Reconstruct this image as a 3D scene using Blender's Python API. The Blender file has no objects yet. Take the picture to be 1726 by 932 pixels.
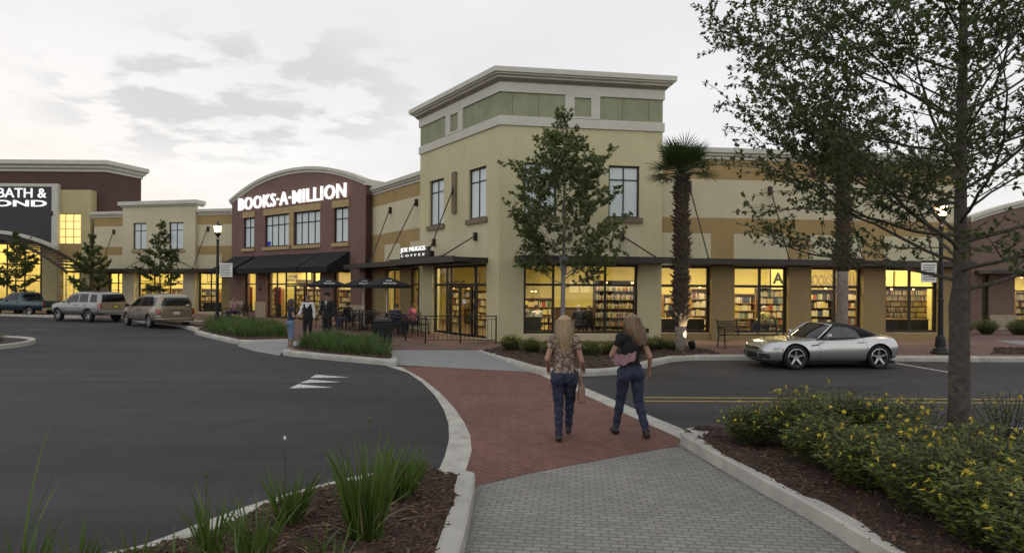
import bpy, bmesh, math, random
from mathutils import Vector, Matrix
from mathutils.bvhtree import BVHTree
R = math.radians
SC = bpy.context.scene
COL = SC.collection
# ---------------------------------------------------------------- camera
FPX, CX, HY, HCAM, ROLL = 1050.0, 863.0, 485.0, 2.1, 0.007
cam_d = bpy.data.cameras.new('camera'); cam = bpy.data.objects.new('camera', cam_d); COL.objects.link(cam)
cam_d.sensor_width = 36; cam_d.lens = 36*FPX/1726; cam_d.shift_y = 19/1726; cam_d.clip_end = 3000; cam_d.clip_start = 0.05
cam.location = (0, 0, HCAM)
cam.rotation_euler = (Matrix.Rotation(R(90), 3, 'X') @ Matrix.Rotation(ROLL, 3, 'Z')).to_euler()
SC.camera = cam
# ---------------------------------------------------------------- world: dusk sky with thin cloud
SUN_EL, SUN_AZ = 5.0, -38.0     # low sun beyond the buildings on the left
w = bpy.data.worlds.new("World"); SC.world = w; w.use_nodes = True
nt = w.node_tree; nt.nodes.clear(); N = nt.nodes.new; LK = nt.links.new
def mth(op, a, b=None, clamp=False, tree=None):
    t = tree or nt
    n = t.nodes.new('ShaderNodeMath'); n.operation = op; n.use_clamp = clamp
    for i, v in enumerate((a, b)):
        if v is None: continue
        if isinstance(v, (int, float)): n.inputs[i].default_value = v
        else: t.links.new(v, n.inputs[i])
    return n.outputs[0]
def mixc(f, a, b, tree=None):
    t = tree or nt
    n = t.nodes.new('ShaderNodeMix'); n.data_type = 'RGBA'
    for k, v in ((0, f), (6, a), (7, b)):
        if isinstance(v, (int, float)): n.inputs[k].default_value = v
        elif isinstance(v, (tuple, list)): n.inputs[k].default_value = tuple(v)+(1,)*(4-len(v))
        else: t.links.new(v, n.inputs[k])
    return n.outputs[2]
out = N('ShaderNodeOutputWorld'); bg = N('ShaderNodeBackground'); bg.inputs[1].default_value = 0.1
sky = N('ShaderNodeTexSky'); sky.sky_type = 'NISHITA'; sky.sun_disc = False
sky.sun_elevation = R(SUN_EL); sky.sun_rotation = R(SUN_AZ); sky.air_density = 1.2; sky.dust_density = 2.5
tc = N('ShaderNodeTexCoord'); sp = N('ShaderNodeSeparateXYZ'); LK(tc.outputs['Generated'], sp.inputs[0])
sx, sy, sz = sp.outputs
el = mth('MAXIMUM', sz, 0.0)
# cloud deck coordinates: direction projected on a plane overhead
den = mth('ADD', el, 0.10)
cb = N('ShaderNodeCombineXYZ'); LK(mth('DIVIDE', sx, den), cb.inputs[0]); LK(mth('DIVIDE', sy, den), cb.inputs[1])
mp = N('ShaderNodeMapping'); LK(cb.outputs[0], mp.inputs[0]); mp.inputs['Location'].default_value = (3.4, 1.3, 0.0); mp.inputs['Scale'].default_value = (1.0, 1.0, 1)
n1 = N('ShaderNodeTexNoise'); n1.inputs['Scale'].default_value = 3.3; n1.inputs['Detail'].default_value = 9; n1.inputs['Roughness'].default_value = .55
LK(mp.outputs[0], n1.inputs[0])
rp = N('ShaderNodeMapRange'); LK(n1.outputs[0], rp.inputs[0]); rp.inputs[1].default_value = .475; rp.inputs[2].default_value = .565
# clouds gather in a patch of the sky ahead-left
dx = mth('SUBTRACT', mth('DIVIDE', sx, mth('MAXIMUM', sy, .05)), -0.44)
dz = mth('SUBTRACT', mth('DIVIDE', sz, mth('MAXIMUM', sy, .05)), 0.315)
q = mth('ADD', mth('POWER', mth('ABSOLUTE', mth('DIVIDE', dx, .34)), 2.0), mth('POWER', mth('ABSOLUTE', mth('DIVIDE', dz, .12)), 2.0))
patch = mth('SUBTRACT', 1.25, q, clamp=True)
wide = mth('MULTIPLY', rp.outputs[0], mth('ADD', mth('MULTIPLY', patch, .92), .08))
grad = mth('POWER', mth('SUBTRACT', 1.0, el, clamp=True), 3.0)          # 1 at horizon
zen = mixc(grad, (8.6, 8.65, 9.0), (10.2, 10.1, 9.8))
n2 = N('ShaderNodeTexNoise'); n2.inputs['Scale'].default_value = .7; n2.inputs['Detail'].default_value = 5; LK(mp.outputs[0], n2.inputs[0])
soft = N('ShaderNodeMapRange'); LK(n2.outputs[0], soft.inputs[0]); soft.inputs[1].default_value = .35; soft.inputs[2].default_value = .7; soft.inputs[3].default_value = .93; soft.inputs[4].default_value = 1.06
vm = N('ShaderNodeVectorMath'); vm.operation = 'SCALE'; LK(zen, vm.inputs[0]); LK(soft.outputs[0], vm.inputs['Scale'])
col = mixc(0.965, sky.outputs[0], vm.outputs[0])
back = mth('ADD', 1.0, mth('MULTIPLY', mth('SUBTRACT', 0.10, sy, clamp=True), .15))      # brighter open sky behind the viewer
v2 = N('ShaderNodeVectorMath'); v2.operation = 'SCALE'; LK(col, v2.inputs[0]); LK(back, v2.inputs['Scale'])
col = mixc(mth('MULTIPLY', wide, .95), v2.outputs[0], (6.9, 7.05, 7.2))
LK(col, bg.inputs[0]); LK(bg.outputs[0], out.inputs[0])
# ---------------------------------------------------------------- sun (already almost gone, very soft)
sd = bpy.data.lights.new('sun', 'SUN'); sd.energy = 0.5; sd.angle = R(25); sd.color = (1, .93, .84)
so = bpy.data.objects.new('sun', sd); COL.objects.link(so)
dirv = Vector((math.sin(R(SUN_AZ))*math.cos(R(SUN_EL)), math.cos(R(SUN_AZ))*math.cos(R(SUN_EL)), math.sin(R(SUN_EL))))
so.rotation_euler = dirv.to_track_quat('Z', 'Y').to_euler()
SC.view_settings.view_transform = 'Standard'; SC.view_settings.look = 'None'; SC.view_settings.exposure = 0.0; SC.view_settings.gamma = 1
SC.render.engine = 'CYCLES'
cy = SC.cycles; cy.use_denoising = True; cy.max_bounces = 6; cy.transparent_max_bounces = 12; cy.diffuse_bounces = 3; cy.glossy_bounces = 3
cy.caustics_reflective = False; cy.caustics_refractive = False; cy.sample_clamp_indirect = 4.0; cy.use_adaptive_sampling = True

# ---------------------------------------------------------------- pixel helpers: where a point of the scene stands
def ray(px, py):
    u, v = (px-CX)/FPX, (HY-py)/FPX
    return (u*math.cos(ROLL)-v*math.sin(ROLL), u*math.sin(ROLL)+v*math.cos(ROLL))
def at(px, py, z=0.0):
    a, b = ray(px, py); Y = (z-HCAM)/b
    return Vector((a*Y, Y, z))
def atY(px, py, Y):
    a, b = ray(px, py); return Vector((a*Y, Y, HCAM+b*Y))

# ---------------------------------------------------------------- scene bookkeeping
def tag(o, label=None, cat=None, group=None, kind=None):
    if label: o['label'] = label
    if cat: o['category'] = cat
    if group: o['group'] = group
    if kind: o['kind'] = kind
    return o
def thing(name, label, cat, loc=(0, 0, 0), rz=0.0, group=None):
    o = bpy.data.objects.new(name, None); o.empty_display_size = .2; COL.objects.link(o)
    o.location = loc; o.rotation_euler = (0, 0, rz)
    return tag(o, label, cat, group)
def copy_tree(o, parent=None):
    c = o.copy(); COL.objects.link(c)
    if parent: c.parent = parent
    for ch in list(o.children): copy_tree(ch, c)
    return c
class MB:
    def __init__(s): s.v = []; s.f = []; s.mi = []; s.M = Matrix.Identity(4); s.cur = 0
    def add(s, vs, fs, m=None):
        b = len(s.v); M = s.M
        s.v += [tuple(M @ Vector(p)) for p in vs]
        s.f += [tuple(i+b for i in f) for f in fs]; s.mi += [s.cur if m is None else m]*len(fs)
    def box(s, x0, x1, y0, y1, z0, z1, m=None):
        s.add([(x0,y0,z0),(x1,y0,z0),(x1,y1,z0),(x0,y1,z0),(x0,y0,z1),(x1,y0,z1),(x1,y1,z1),(x0,y1,z1)],
              [(0,3,2,1),(4,5,6,7),(0,1,5,4),(1,2,6,5),(2,3,7,6),(3,0,4,7)], m)
    def rbox(s, c, size, rz=0, m=None, rx=0, ry=0, taper=1.0):
        T = Matrix.Translation(c) @ Matrix.Rotation(rz, 4, 'Z') @ Matrix.Rotation(ry, 4, 'Y') @ Matrix.Rotation(rx, 4, 'X')
        a, b, d = [q/2 for q in size]; t = taper
        vs = [T @ Vector(p) for p in ((-a,-b,-d),(a,-b,-d),(a,b,-d),(-a,b,-d),(-a*t,-b*t,d),(a*t,-b*t,d),(a*t,b*t,d),(-a*t,b*t,d))]
        s.add(vs, [(0,3,2,1),(4,5,6,7),(0,1,5,4),(1,2,6,5),(2,3,7,6),(3,0,4,7)], m)
    def quad(s, a, b, c, d, m=None): s.add([a, b, c, d], [(0,1,2,3)], m)
    def prism(s, poly, z0, z1, m=None):
        n = len(poly)
        vs = [(p[0], p[1], z0) for p in poly]+[(p[0], p[1], z1) for p in poly]
        s.add(vs, [tuple(range(n))[::-1], tuple(range(n, 2*n))]+[(i, (i+1) % n, n+(i+1) % n, n+i) for i in range(n)], m)
    def tube(s, pts, r, seg=8, m=None, cap=True):
        pts = [Vector(p) for p in pts]; n = len(pts)
        rr = r if isinstance(r, (list, tuple)) else [r]*n
        vs = []; up = None
        for i, p in enumerate(pts):
            d = (pts[min(i+1, n-1)]-pts[max(i-1, 0)])
            if d.length < 1e-9: d = Vector((0, 0, 1))
            d.normalize()
            if up is None:
                up = Vector((1, 0, 0)) if abs(d.x) < .8 else Vector((0, 1, 0))
            a = (up-d*up.dot(d)).normalized(); b = d.cross(a); up = a
            for k in range(seg):
                t = 2*math.pi*k/seg
                vs.append(p+(a*math.cos(t)+b*math.sin(t))*rr[i])
        fs = [(i*seg+k, i*seg+(k+1) % seg, (i+1)*seg+(k+1) % seg, (i+1)*seg+k) for i in range(n-1) for k in range(seg)]
        if cap: fs += [tuple(range(seg))[::-1], tuple(range((n-1)*seg, n*seg))]
        s.add(vs, fs, m)
    def lathe(s, prof, c=(0, 0, 0), seg=16, m=None, axis='Z', cap=True):
        A = {'Z': Matrix.Identity(4), 'Y': Matrix.Rotation(R(-90), 4, 'X'), 'X': Matrix.Rotation(R(90), 4, 'Y')}[axis]
        T = Matrix.Translation(c) @ A; vs = []
        for (r, z) in prof:
            for k in range(seg):
                t = 2*math.pi*k/seg; vs.append(T @ Vector((r*math.cos(t), r*math.sin(t), z)))
        n = len(prof)
        fs = [(i*seg+k, i*seg+(k+1) % seg, (i+1)*seg+(k+1) % seg, (i+1)*seg+k) for i in range(n-1) for k in range(seg)]
        if cap: fs += [tuple(range(seg))[::-1], tuple(range((n-1)*seg, n*seg))]
        s.add(vs, fs, m)
    def ball(s, c, r, seg=12, m=None, sc=(1, 1, 1)):
        vs = []; fs = []; nr = seg//2
        for i in range(nr+1):
            a = math.pi*i/nr
            for k in range(seg):
                t = 2*math.pi*k/seg
                vs.append((c[0]+r*sc[0]*math.sin(a)*math.cos(t), c[1]+r*sc[1]*math.sin(a)*math.sin(t), c[2]+r*sc[2]*math.cos(a)))
        for i in range(nr):
            for k in range(seg): fs.append((i*seg+k, (i+1)*seg+k, (i+1)*seg+(k+1) % seg, i*seg+(k+1) % seg))
        s.add(vs, fs, m)
    def sweep(s, path, prof, m=None, closed=False, cap=True):
        """path: xy points; prof: (outward offset, z) points; outward = right side of travel"""
        P = [Vector((p[0], p[1])) for p in path]; n = len(P); rings = []
        for i, p in enumerate(P):
            def nrm(a, b): d = (b-a).normalized(); return Vector((d.y, -d.x))
            ns = []
            if i > 0 or closed: ns.append(nrm(P[i-1], p))
            if i < n-1 or closed: ns.append(nrm(p, P[(i+1) % n]))
            if len(ns) == 2:
                q = (ns[0]+ns[1]); q.normalize(); k = 1/max(.35, q.dot(ns[0])); q *= k
            else: q = ns[0]
            rings.append([(p.x+q.x*o, p.y+q.y*o, z) for (o, z) in prof])
        k = len(prof); vs = [v for r_ in rings for v in r_]; fs = []
        for i in range(n if closed else n-1):
            j = (i+1) % n
            for a in range(k-1): fs.append((i*k+a, j*k+a, j*k+a+1, i*k+a+1))
        if cap and not closed: fs += [tuple(range(k)), tuple(range((n-1)*k, n*k))[::-1]]
        s.add(vs, fs, m)
    def build(s, name, mats, parent=None, smooth=False):
        me = bpy.data.meshes.new(name); me.from_pydata(s.v, [], s.f); me.update()
        if not isinstance(mats, (list, tuple)): mats = [mats]
        for m in mats: me.materials.append(m)
        if len(mats) > 1: me.polygons.foreach_set('material_index', s.mi)
        if smooth: me.polygons.foreach_set('use_smooth', [True]*len(s.f))
        o = bpy.data.objects.new(name, me); COL.objects.link(o)
        if parent: o.parent = parent
        return o
def finish(o, subsurf=0, bevel=0.0, autosmooth=None, recalc=True):
    """recalculate normals, bevel, subdivide into a plain mesh"""
    me = o.data
    if recalc:
        bm = bmesh.new(); bm.from_mesh(me); bmesh.ops.remove_doubles(bm, verts=bm.verts, dist=1e-5)
        bmesh.ops.recalc_face_normals(bm, faces=bm.faces); bm.to_mesh(me); bm.free()
    if bevel:
        md = o.modifiers.new('b', 'BEVEL'); md.width = bevel; md.segments = 2; md.limit_method = 'ANGLE'; md.angle_limit = R(40)
    if subsurf:
        md = o.modifiers.new('s', 'SUBSURF'); md.levels = subsurf; md.render_levels = subsurf
    return o
def bake(o):
    dg = bpy.context.evaluated_depsgraph_get(); dg.update()
    me = bpy.data.meshes.new_from_object(o.evaluated_get(dg))
    o.modifiers.clear(); o.data = me
    return o

# ---------------------------------------------------------------- materials
MATS = {}
def pmat(name, col, rough=.8, metal=0.0, var=.12, scale=3.0, bump=0.0, bscale=60.0, spec=None, col2=None, f2=(.45, .6), s2=2.0, coat=0.0, emit=None, es=0.0, detail=4, streak=0.0):
    m = bpy.data.materials.new(name); m.use_nodes = True; t = m.node_tree; b = t.nodes['Principled BSDF']
    tc = t.nodes.new('ShaderNodeTexCoord'); geo = t.nodes.new('ShaderNodeNewGeometry')
    base = col
    nz = t.nodes.new('ShaderNodeTexNoise'); nz.inputs['Scale'].default_value = scale; nz.inputs['Detail'].default_value = detail
    t.links.new(geo.outputs['Position'], nz.inputs[0])
    lo = tuple(max(0, c*(1-var)) for c in col); hi = tuple(min(1, c*(1+var)) for c in col)
    rr = t.nodes.new('ShaderNodeMapRange'); t.links.new(nz.outputs[0], rr.inputs[0]); rr.inputs[1].default_value = .3; rr.inputs[2].default_value = .7
    cc = mixc(rr.outputs[0], lo, hi, t)
    if col2:
        n3 = t.nodes.new('ShaderNodeTexNoise'); n3.inputs['Scale'].default_value = s2; n3.inputs['Detail'].default_value = 6
        t.links.new(geo.outputs['Position'], n3.inputs[0])
        r3 = t.nodes.new('ShaderNodeMapRange'); t.links.new(n3.outputs[0], r3.inputs[0]); r3.inputs[1].default_value = f2[0]; r3.inputs[2].default_value = f2[1]
        cc = mixc(r3.outputs[0], cc, col2, t)
    if streak:   # faint rain marks running down the render coat
        ms = t.nodes.new('ShaderNodeMapping'); ms.inputs['Scale'].default_value = (3.2, 3.2, .22); t.links.new(geo.outputs['Position'], ms.inputs[0])
        ns = t.nodes.new('ShaderNodeTexNoise'); ns.inputs['Scale'].default_value = 1.3; ns.inputs['Detail'].default_value = 7; ns.inputs['Roughness'].default_value = .7; t.links.new(ms.outputs[0], ns.inputs[0])
        rs = t.nodes.new('ShaderNodeMapRange'); t.links.new(ns.outputs[0], rs.inputs[0]); rs.inputs[1].default_value = .35; rs.inputs[2].default_value = .7; rs.inputs[3].default_value = 1+streak*.5; rs.inputs[4].default_value = 1-streak*1.3
        sv_ = t.nodes.new('ShaderNodeVectorMath'); sv_.operation = 'SCALE'; t.links.new(cc, sv_.inputs[0]); t.links.new(rs.outputs[0], sv_.inputs['Scale']); cc = sv_.outputs[0]
    t.links.new(cc, b.inputs['Base Color'])
    b.inputs['Roughness'].default_value = rough; b.inputs['Metallic'].default_value = metal
    if spec is not None: b.inputs['Specular IOR Level'].default_value = spec
    if coat: b.inputs['Coat Weight'].default_value = coat; b.inputs['Coat Roughness'].default_value = .05
    if emit: b.inputs['Emission Color'].default_value = tuple(emit)+(1,); b.inputs['Emission Strength'].default_value = es
    if bump:
        nb = t.nodes.new('ShaderNodeTexNoise'); nb.inputs['Scale'].default_value = bscale; nb.inputs['Detail'].default_value = 4
        t.links.new(geo.outputs['Position'], nb.inputs[0])
        bp = t.nodes.new('ShaderNodeBump'); bp.inputs['Strength'].default_value = bump; bp.inputs['Distance'].default_value = .02
        t.links.new(nb.outputs[0], bp.inputs['Height']); t.links.new(bp.outputs[0], b.inputs['Normal'])
    MATS[name] = m
    return m
def brickmat(name, col, col2, mortar, bw, bh, rough=.85, rot=0.0, use='wall', offset=.5, msz=.012, bump=.4, var=.18, ang=0.0):
    m = bpy.data.materials.new(name); m.use_nodes = True; t = m.node_tree; b = t.nodes['Principled BSDF']
    tc = t.nodes.new('ShaderNodeTexCoord'); mp = t.nodes.new('ShaderNodeMapping')
    if use == 'wall':   # object coords: x along wall, z up
        s = t.nodes.new('ShaderNodeSeparateXYZ'); t.links.new(tc.outputs['Object'], s.inputs[0])
        c = t.nodes.new('ShaderNodeCombineXYZ')
        t.links.new(mth('ADD', s.outputs[0], s.outputs[1], tree=t), c.inputs[0]); t.links.new(s.outputs[2], c.inputs[1])
        t.links.new(c.outputs[0], mp.inputs[0])
    else:
        g = t.nodes.new('ShaderNodeNewGeometry'); t.links.new(g.outputs['Position'], mp.inputs[0])
    mp.inputs['Rotation'].default_value = (0, 0, ang)
    br = t.nodes.new('ShaderNodeTexBrick'); t.links.new(mp.outputs[0], br.inputs[0])
    br.offset = offset
    br.inputs['Scale'].default_value = 1; br.inputs['Brick Width'].default_value = bw; br.inputs['Row Height'].default_value = bh
    br.inputs['Mortar Size'].default_value = msz; br.inputs['Mortar Smooth'].default_value = .3; br.inputs['Bias'].default_value = 0
    br.inputs['Color1'].default_value = tuple(col)+(1,); br.inputs['Color2'].default_value = tuple(col2)+(1,); br.inputs['Mortar'].default_value = tuple(mortar)+(1,)
    g2 = t.nodes.new('ShaderNodeNewGeometry'); nz = t.nodes.new('ShaderNodeTexNoise'); nz.inputs['Scale'].default_value = .8; nz.inputs['Detail'].default_value = 8; nz.inputs['Roughness'].default_value = .65
    t.links.new(g2.outputs['Position'], nz.inputs[0])
    r = t.nodes.new('ShaderNodeMapRange'); t.links.new(nz.outputs[0], r.inputs[0]); r.inputs[1].default_value = .3; r.inputs[2].default_value = .7; r.inputs[3].default_value = 1-var; r.inputs[4].default_value = 1+var
    vs = t.nodes.new('ShaderNodeVectorMath'); vs.operation = 'SCALE'; t.links.new(br.outputs[0], vs.inputs[0]); t.links.new(r.outputs[0], vs.inputs['Scale'])
    t.links.new(vs.outputs[0], b.inputs['Base Color']); b.inputs['Roughness'].default_value = rough
    bp = t.nodes.new('ShaderNodeBump'); bp.inputs['Strength'].default_value = bump; bp.inputs['Distance'].default_value = .01; bp.invert = True
    t.links.new(br.outputs['Fac'], bp.inputs['Height']); t.links.new(bp.outputs[0], b.inputs['Normal'])
    return m
def glassmat(name, tint=(1, 1, 1), rough=.02, refl=.9):
    m = bpy.data.materials.new(name); m.use_nodes = True; t = m.node_tree; t.nodes.clear()
    o = t.nodes.new('ShaderNodeOutputMaterial'); mx = t.nodes.new('ShaderNodeMixShader')
    tr = t.nodes.new('ShaderNodeBsdfTransparent'); tr.inputs[0].default_value = tuple(tint)+(1,)
    gl = t.nodes.new('ShaderNodeBsdfGlossy'); gl.inputs['Roughness'].default_value = rough; gl.inputs['Color'].default_value = (refl,)*3+(1,)
    fr = t.nodes.new('ShaderNodeFresnel'); fr.inputs[0].default_value = 1.5
    t.links.new(fr.outputs[0], mx.inputs[0]); t.links.new(tr.outputs[0], mx.inputs[1]); t.links.new(gl.outputs[0], mx.inputs[2]); t.links.new(mx.outputs[0], o.inputs[0])
    return m
stucco = dict(streak=.04, rough=.92, var=.05, scale=.9, bump=.25, bscale=35, spec=.2)
M_tower = pmat('stucco_tower', (.56, .51, .315), col2=(.515, .468, .285), s2=.6, f2=(.5, .75), **stucco)
M_cream = pmat('stucco_cream', (.58, .525, .36), col2=(.53, .475, .32), s2=.6, f2=(.5, .8), **stucco)
M_ochre = pmat('stucco_ochre', (.37, .265, .12), col2=(.33, .235, .105), s2=.7, f2=(.5, .8), **stucco)
M_tan = pmat('stucco_tan', (.30, .225, .11), **stucco)
M_olive = pmat('stucco_olive', (.30, .315, .20), col2=(.26, .28, .18), s2=1.5, **stucco)
M_trim = pmat('trim_cream', (.56, .54, .465), rough=.85, var=.06, scale=2, bump=.08)
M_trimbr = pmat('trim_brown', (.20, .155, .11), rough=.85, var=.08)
M_tanside = pmat('stucco_portal_tan', (.47, .41, .22), **stucco)
M_sill = pmat('sill_brown', (.19, .14, .085), rough=.8)
M_silltan = pmat('sill_tan', (.40, .29, .14), rough=.8)
M_brick = brickmat('brick_mauve', (.172, .088, .075), (.21, .108, .092), (.165, .112, .095), .22, .075, bump=.25, var=.1)
M_brickd = brickmat('brick_dark', (.085, .041, .036), (.108, .052, .045), (.08, .048, .042), .22, .075, bump=.25, var=.1)
M_brickb = brickmat('brick_brown', (.165, .105, .075), (.20, .13, .095), (.14, .10, .08), .22, .075, bump=.25, var=.1)
M_bricktan = pmat('stone_base', (.36, .30, .21), rough=.9, var=.15, scale=6, bump=.3, bscale=20)
M_dark = pmat('dark_bronze', (.022, .018, .015), rough=.45, metal=.3, var=.1)
M_canopy = pmat('canopy_metal', (.045, .036, .030), rough=.55, metal=.3, var=.15)
M_black = pmat('black_metal', (.012, .012, .013), rough=.4, metal=.4, var=.1)
M_blackfab = pmat('black_canvas', (.010, .010, .011), rough=.95, var=.2, scale=8, bump=.1, bscale=300)
M_rod = pmat('rod_metal', (.05, .04, .03), rough=.5, metal=.5)
M_glass = glassmat('clear_glass', (.93, .93, .88))
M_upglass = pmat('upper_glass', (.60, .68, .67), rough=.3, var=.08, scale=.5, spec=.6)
M_litglass = pmat('lit_window', (.9, .7, .3), rough=.4, var=.1, emit=(1, .66, .22), es=1.0)
M_yellow = pmat('interior_yellow', (.80, .69, .25), rough=.9, var=.04)
M_ceil = pmat('interior_ceiling', (.72, .62, .32), rough=.9, var=.03)
M_intfloor = pmat('interior_floor', (.10, .065, .04), rough=.35, var=.2)
M_wood = pmat('shelf_wood', (.055, .03, .015), rough=.5, var=.3, scale=8)
M_woodl = pmat('counter_wood', (.30, .17, .06), rough=.5, var=.2, scale=8)
M_lamp = pmat('tube_light', (1, 1, .9), emit=(1, .86, .50), es=9)
M_signw = pmat('sign_white_lit', (.9, .9, .9), emit=(1, .98, .94), es=.75)
M_white = pmat('white_paint', (.75, .75, .73), rough=.7, var=.1, scale=5)
M_roof = pmat('roof_membrane', (.3, .3, .28), rough=.9)
# ground
def ground_asphalt():
    m = bpy.data.materials.new('asphalt'); m.use_nodes = True; t = m.node_tree; b = t.nodes['Principled BSDF']
    g = t.nodes.new('ShaderNodeNewGeometry')
    def nz(sc, det=5, vec=None, rough=.6, dist=0.0):
        n = t.nodes.new('ShaderNodeTexNoise'); n.inputs['Scale'].default_value = sc; n.inputs['Detail'].default_value = det; n.inputs['Roughness'].default_value = rough; n.inputs['Distortion'].default_value = dist
        t.links.new(vec or g.outputs['Position'], n.inputs[0]); return n.outputs[0]
    def mr(v, a, b_, c, d):
        n = t.nodes.new('ShaderNodeMapRange'); t.links.new(v, n.inputs[0])
        for i, q_ in enumerate((a, b_, c, d)): n.inputs[i+1].default_value = q_
        return n.outputs[0]
    mp = t.nodes.new('ShaderNodeMapping'); t.links.new(g.outputs['Position'], mp.inputs[0]); mp.inputs['Scale'].default_value = (.25, 1.1, 1); mp.inputs['Rotation'].default_value = (0, 0, R(28))
    big = mr(nz(.22, 6, mp.outputs[0], .6, 1.2), .38, .62, .66, 1.34)
    mid = mr(nz(1.4, 6, None, .7), .3, .7, .80, 1.20)
    fine = mr(nz(70, 3, None, .8), .3, .7, .50, 1.60)
    # pale stones showing in the surface
    vo = t.nodes.new('ShaderNodeTexVoronoi'); vo.inputs['Scale'].default_value = 75; t.links.new(g.outputs['Position'], vo.inputs[0])
    st = mr(vo.outputs['Distance'], .0, .22, 1.0, 0.0)
    # hairline cracks
    vc = t.nodes.new('ShaderNodeTexVoronoi'); vc.feature = 'DISTANCE_TO_EDGE'; vc.inputs['Scale'].default_value = .16
    wv = t.nodes.new('ShaderNodeVectorMath'); wv.operation = 'ADD'; nd = t.nodes.new('ShaderNodeTexNoise'); nd.inputs['Scale'].default_value = .9; nd.inputs['Detail'].default_value = 6; t.links.new(g.outputs['Position'], nd.inputs[0])
    t.links.new(g.outputs['Position'], wv.inputs[0]); t.links.new(nd.outputs['Color'], wv.inputs[1]); t.links.new(wv.outputs[0], vc.inputs[0])
    ck = mr(vc.outputs['Distance'], 0, .004, .68, 1)
    k = mth('MULTIPLY', mth('MULTIPLY', big, mid, tree=t), mth('MULTIPLY', fine, ck, tree=t), tree=t)
    vs = t.nodes.new('ShaderNodeVectorMath'); vs.operation = 'SCALE'; vs.inputs[0].default_value = (.031, .0285, .0315); t.links.new(k, vs.inputs['Scale'])
    sel = mth('MULTIPLY', mth('GREATER_THAN', nz(40, 1), .6, tree=t), st, tree=t)
    c = mixc(mth('MULTIPLY', sel, .9, tree=t), vs.outputs[0], (.13, .12, .115), t)
    t.links.new(c, b.inputs['Base Color']); b.inputs['Roughness'].default_value = .82; b.inputs['Specular IOR Level'].default_value = .35
    bp = t.nodes.new('ShaderNodeBump'); bp.inputs['Strength'].default_value = .5; bp.inputs['Distance'].default_value = .006
    t.links.new(nz(110, 3), bp.inputs['Height']); t.links.new(bp.outputs[0], b.inputs['Normal'])
    return m
M_asph = ground_asphalt()
M_conc = pmat('kerb_concrete', (.40, .385, .34), rough=.9, var=.16, scale=2.5, bump=.35, bscale=40, col2=(.25, .235, .20), s2=3.5, f2=(.55, .8), detail=8)
M_ramp = pmat('ramp_concrete', (.235, .245, .24), rough=.9, var=.10, scale=2, bump=.15, bscale=60, col2=(.18, .185, .18), s2=2, f2=(.5, .8), detail=8)
M_cross = brickmat('brick_crossing', (.135, .058, .042), (.18, .080, .058), (.055, .034, .03), .20, .10, use='ground', ang=R(45), msz=.006, var=.2)
M_pave = brickmat('grey_pavers', (.205, .197, .178), (.262, .252, .23), (.145, .138, .125), .14, .07, use='ground', ang=R(6), msz=.010, bump=.6, var=.14)
M_soldier = brickmat('grey_soldier_course', (.19, .184, .172), (.225, .217, .204), (.11, .105, .095), .60, .125, use='ground', ang=0, msz=.010, bump=.6, offset=.0, var=.12)
M_plaza = brickmat('plaza_pavers', (.125, .068, .058), (.165, .09, .078), (.10, .06, .05), .22, .11, use='ground', ang=R(10), msz=.006, var=.15)
M_soil = pmat('mulch_soil', (.040, .022, .013), rough=1, var=.5, scale=25, bump=1.0, bscale=45)
M_chip = [pmat('mulch_chip_a', (.075, .036, .020), rough=.95, var=.4, scale=30), pmat('mulch_chip_b', (.035, .018, .011), rough=.95, var=.4, scale=30), pmat('mulch_chip_c', (.13, .075, .045), rough=.95, var=.4, scale=30)]
M_mark = pmat('road_paint_white', (.55, .55, .54), rough=.8, var=.15, scale=12, col2=(.12, .12, .12), s2=14, f2=(.52, .68), detail=8)
M_marky = pmat('road_paint_yellow', (.34, .25, .05), rough=.8, var=.2, scale=12, col2=(.09, .08, .05), s2=9, f2=(.55, .7), detail=8)
def leafmat(name, c1, c2, trans=.35, rough=.5):
    m = bpy.data.materials.new(name); m.use_nodes = True; t = m.node_tree; b = t.nodes['Principled BSDF']; o = t.nodes['Material Output']
    g = t.nodes.new('ShaderNodeNewGeometry')
    nz = t.nodes.new('ShaderNodeTexNoise'); nz.inputs['Scale'].default_value = 2.2; t.links.new(g.outputs['Position'], nz.inputs[0])
    f = mth('ADD', mth('MULTIPLY', g.outputs['Random Per Island'], .6, tree=t), mth('MULTIPLY', nz.outputs[0], .4, tree=t), tree=t)
    c = mixc(f, c1, c2, t)
    t.links.new(c, b.inputs['Base Color']); b.inputs['Roughness'].default_value = rough
    tr = t.nodes.new('ShaderNodeBsdfTranslucent'); t.links.new(c, tr.inputs[0])
    mx = t.nodes.new('ShaderNodeMixShader'); mx.inputs[0].default_value = trans
    t.links.new(b.outputs[0], mx.inputs[1]); t.links.new(tr.outputs[0], mx.inputs[2]); t.links.new(mx.outputs[0], o.inputs[0])
    return m
M_leaf = leafmat('oak_leaf', (.045, .065, .022), (.13, .17, .058), .5)
M_leaf2 = leafmat('maple_leaf', (.075, .10, .035), (.20, .24, .09), .5)
M_palm = leafmat('palm_frond', (.025, .05, .015), (.075, .12, .03), .2)
M_grass = leafmat('iris_blade', (.04, .075, .012), (.12, .19, .035), .3, .4)
M_grassd = leafmat('bed_grass_blade', (.035, .07, .016), (.12, .19, .045), .25, .5)
M_shrub = leafmat('shrub_leaf', (.055, .085, .013), (.19, .24, .04), .35, .4)
M_flower = pmat('yellow_petal', (.52, .40, .03), rough=.6, var=.2, scale=20)
M_whitefl = pmat('white_petal', (.7, .7, .62), rough=.6)
M_bark = pmat('bark_grey', (.085, .070, .056), rough=.95, var=.35, scale=14, bump=.9, bscale=28, detail=8)
M_barkl = pmat('bark_light', (.17, .15, .125), rough=.95, var=.3, scale=14, bump=.6, bscale=28, detail=8)
M_palmb = pmat('palm_bark', (.22, .19, .155), rough=.95, var=.3, scale=10, bump=.6, bscale=30)
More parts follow.
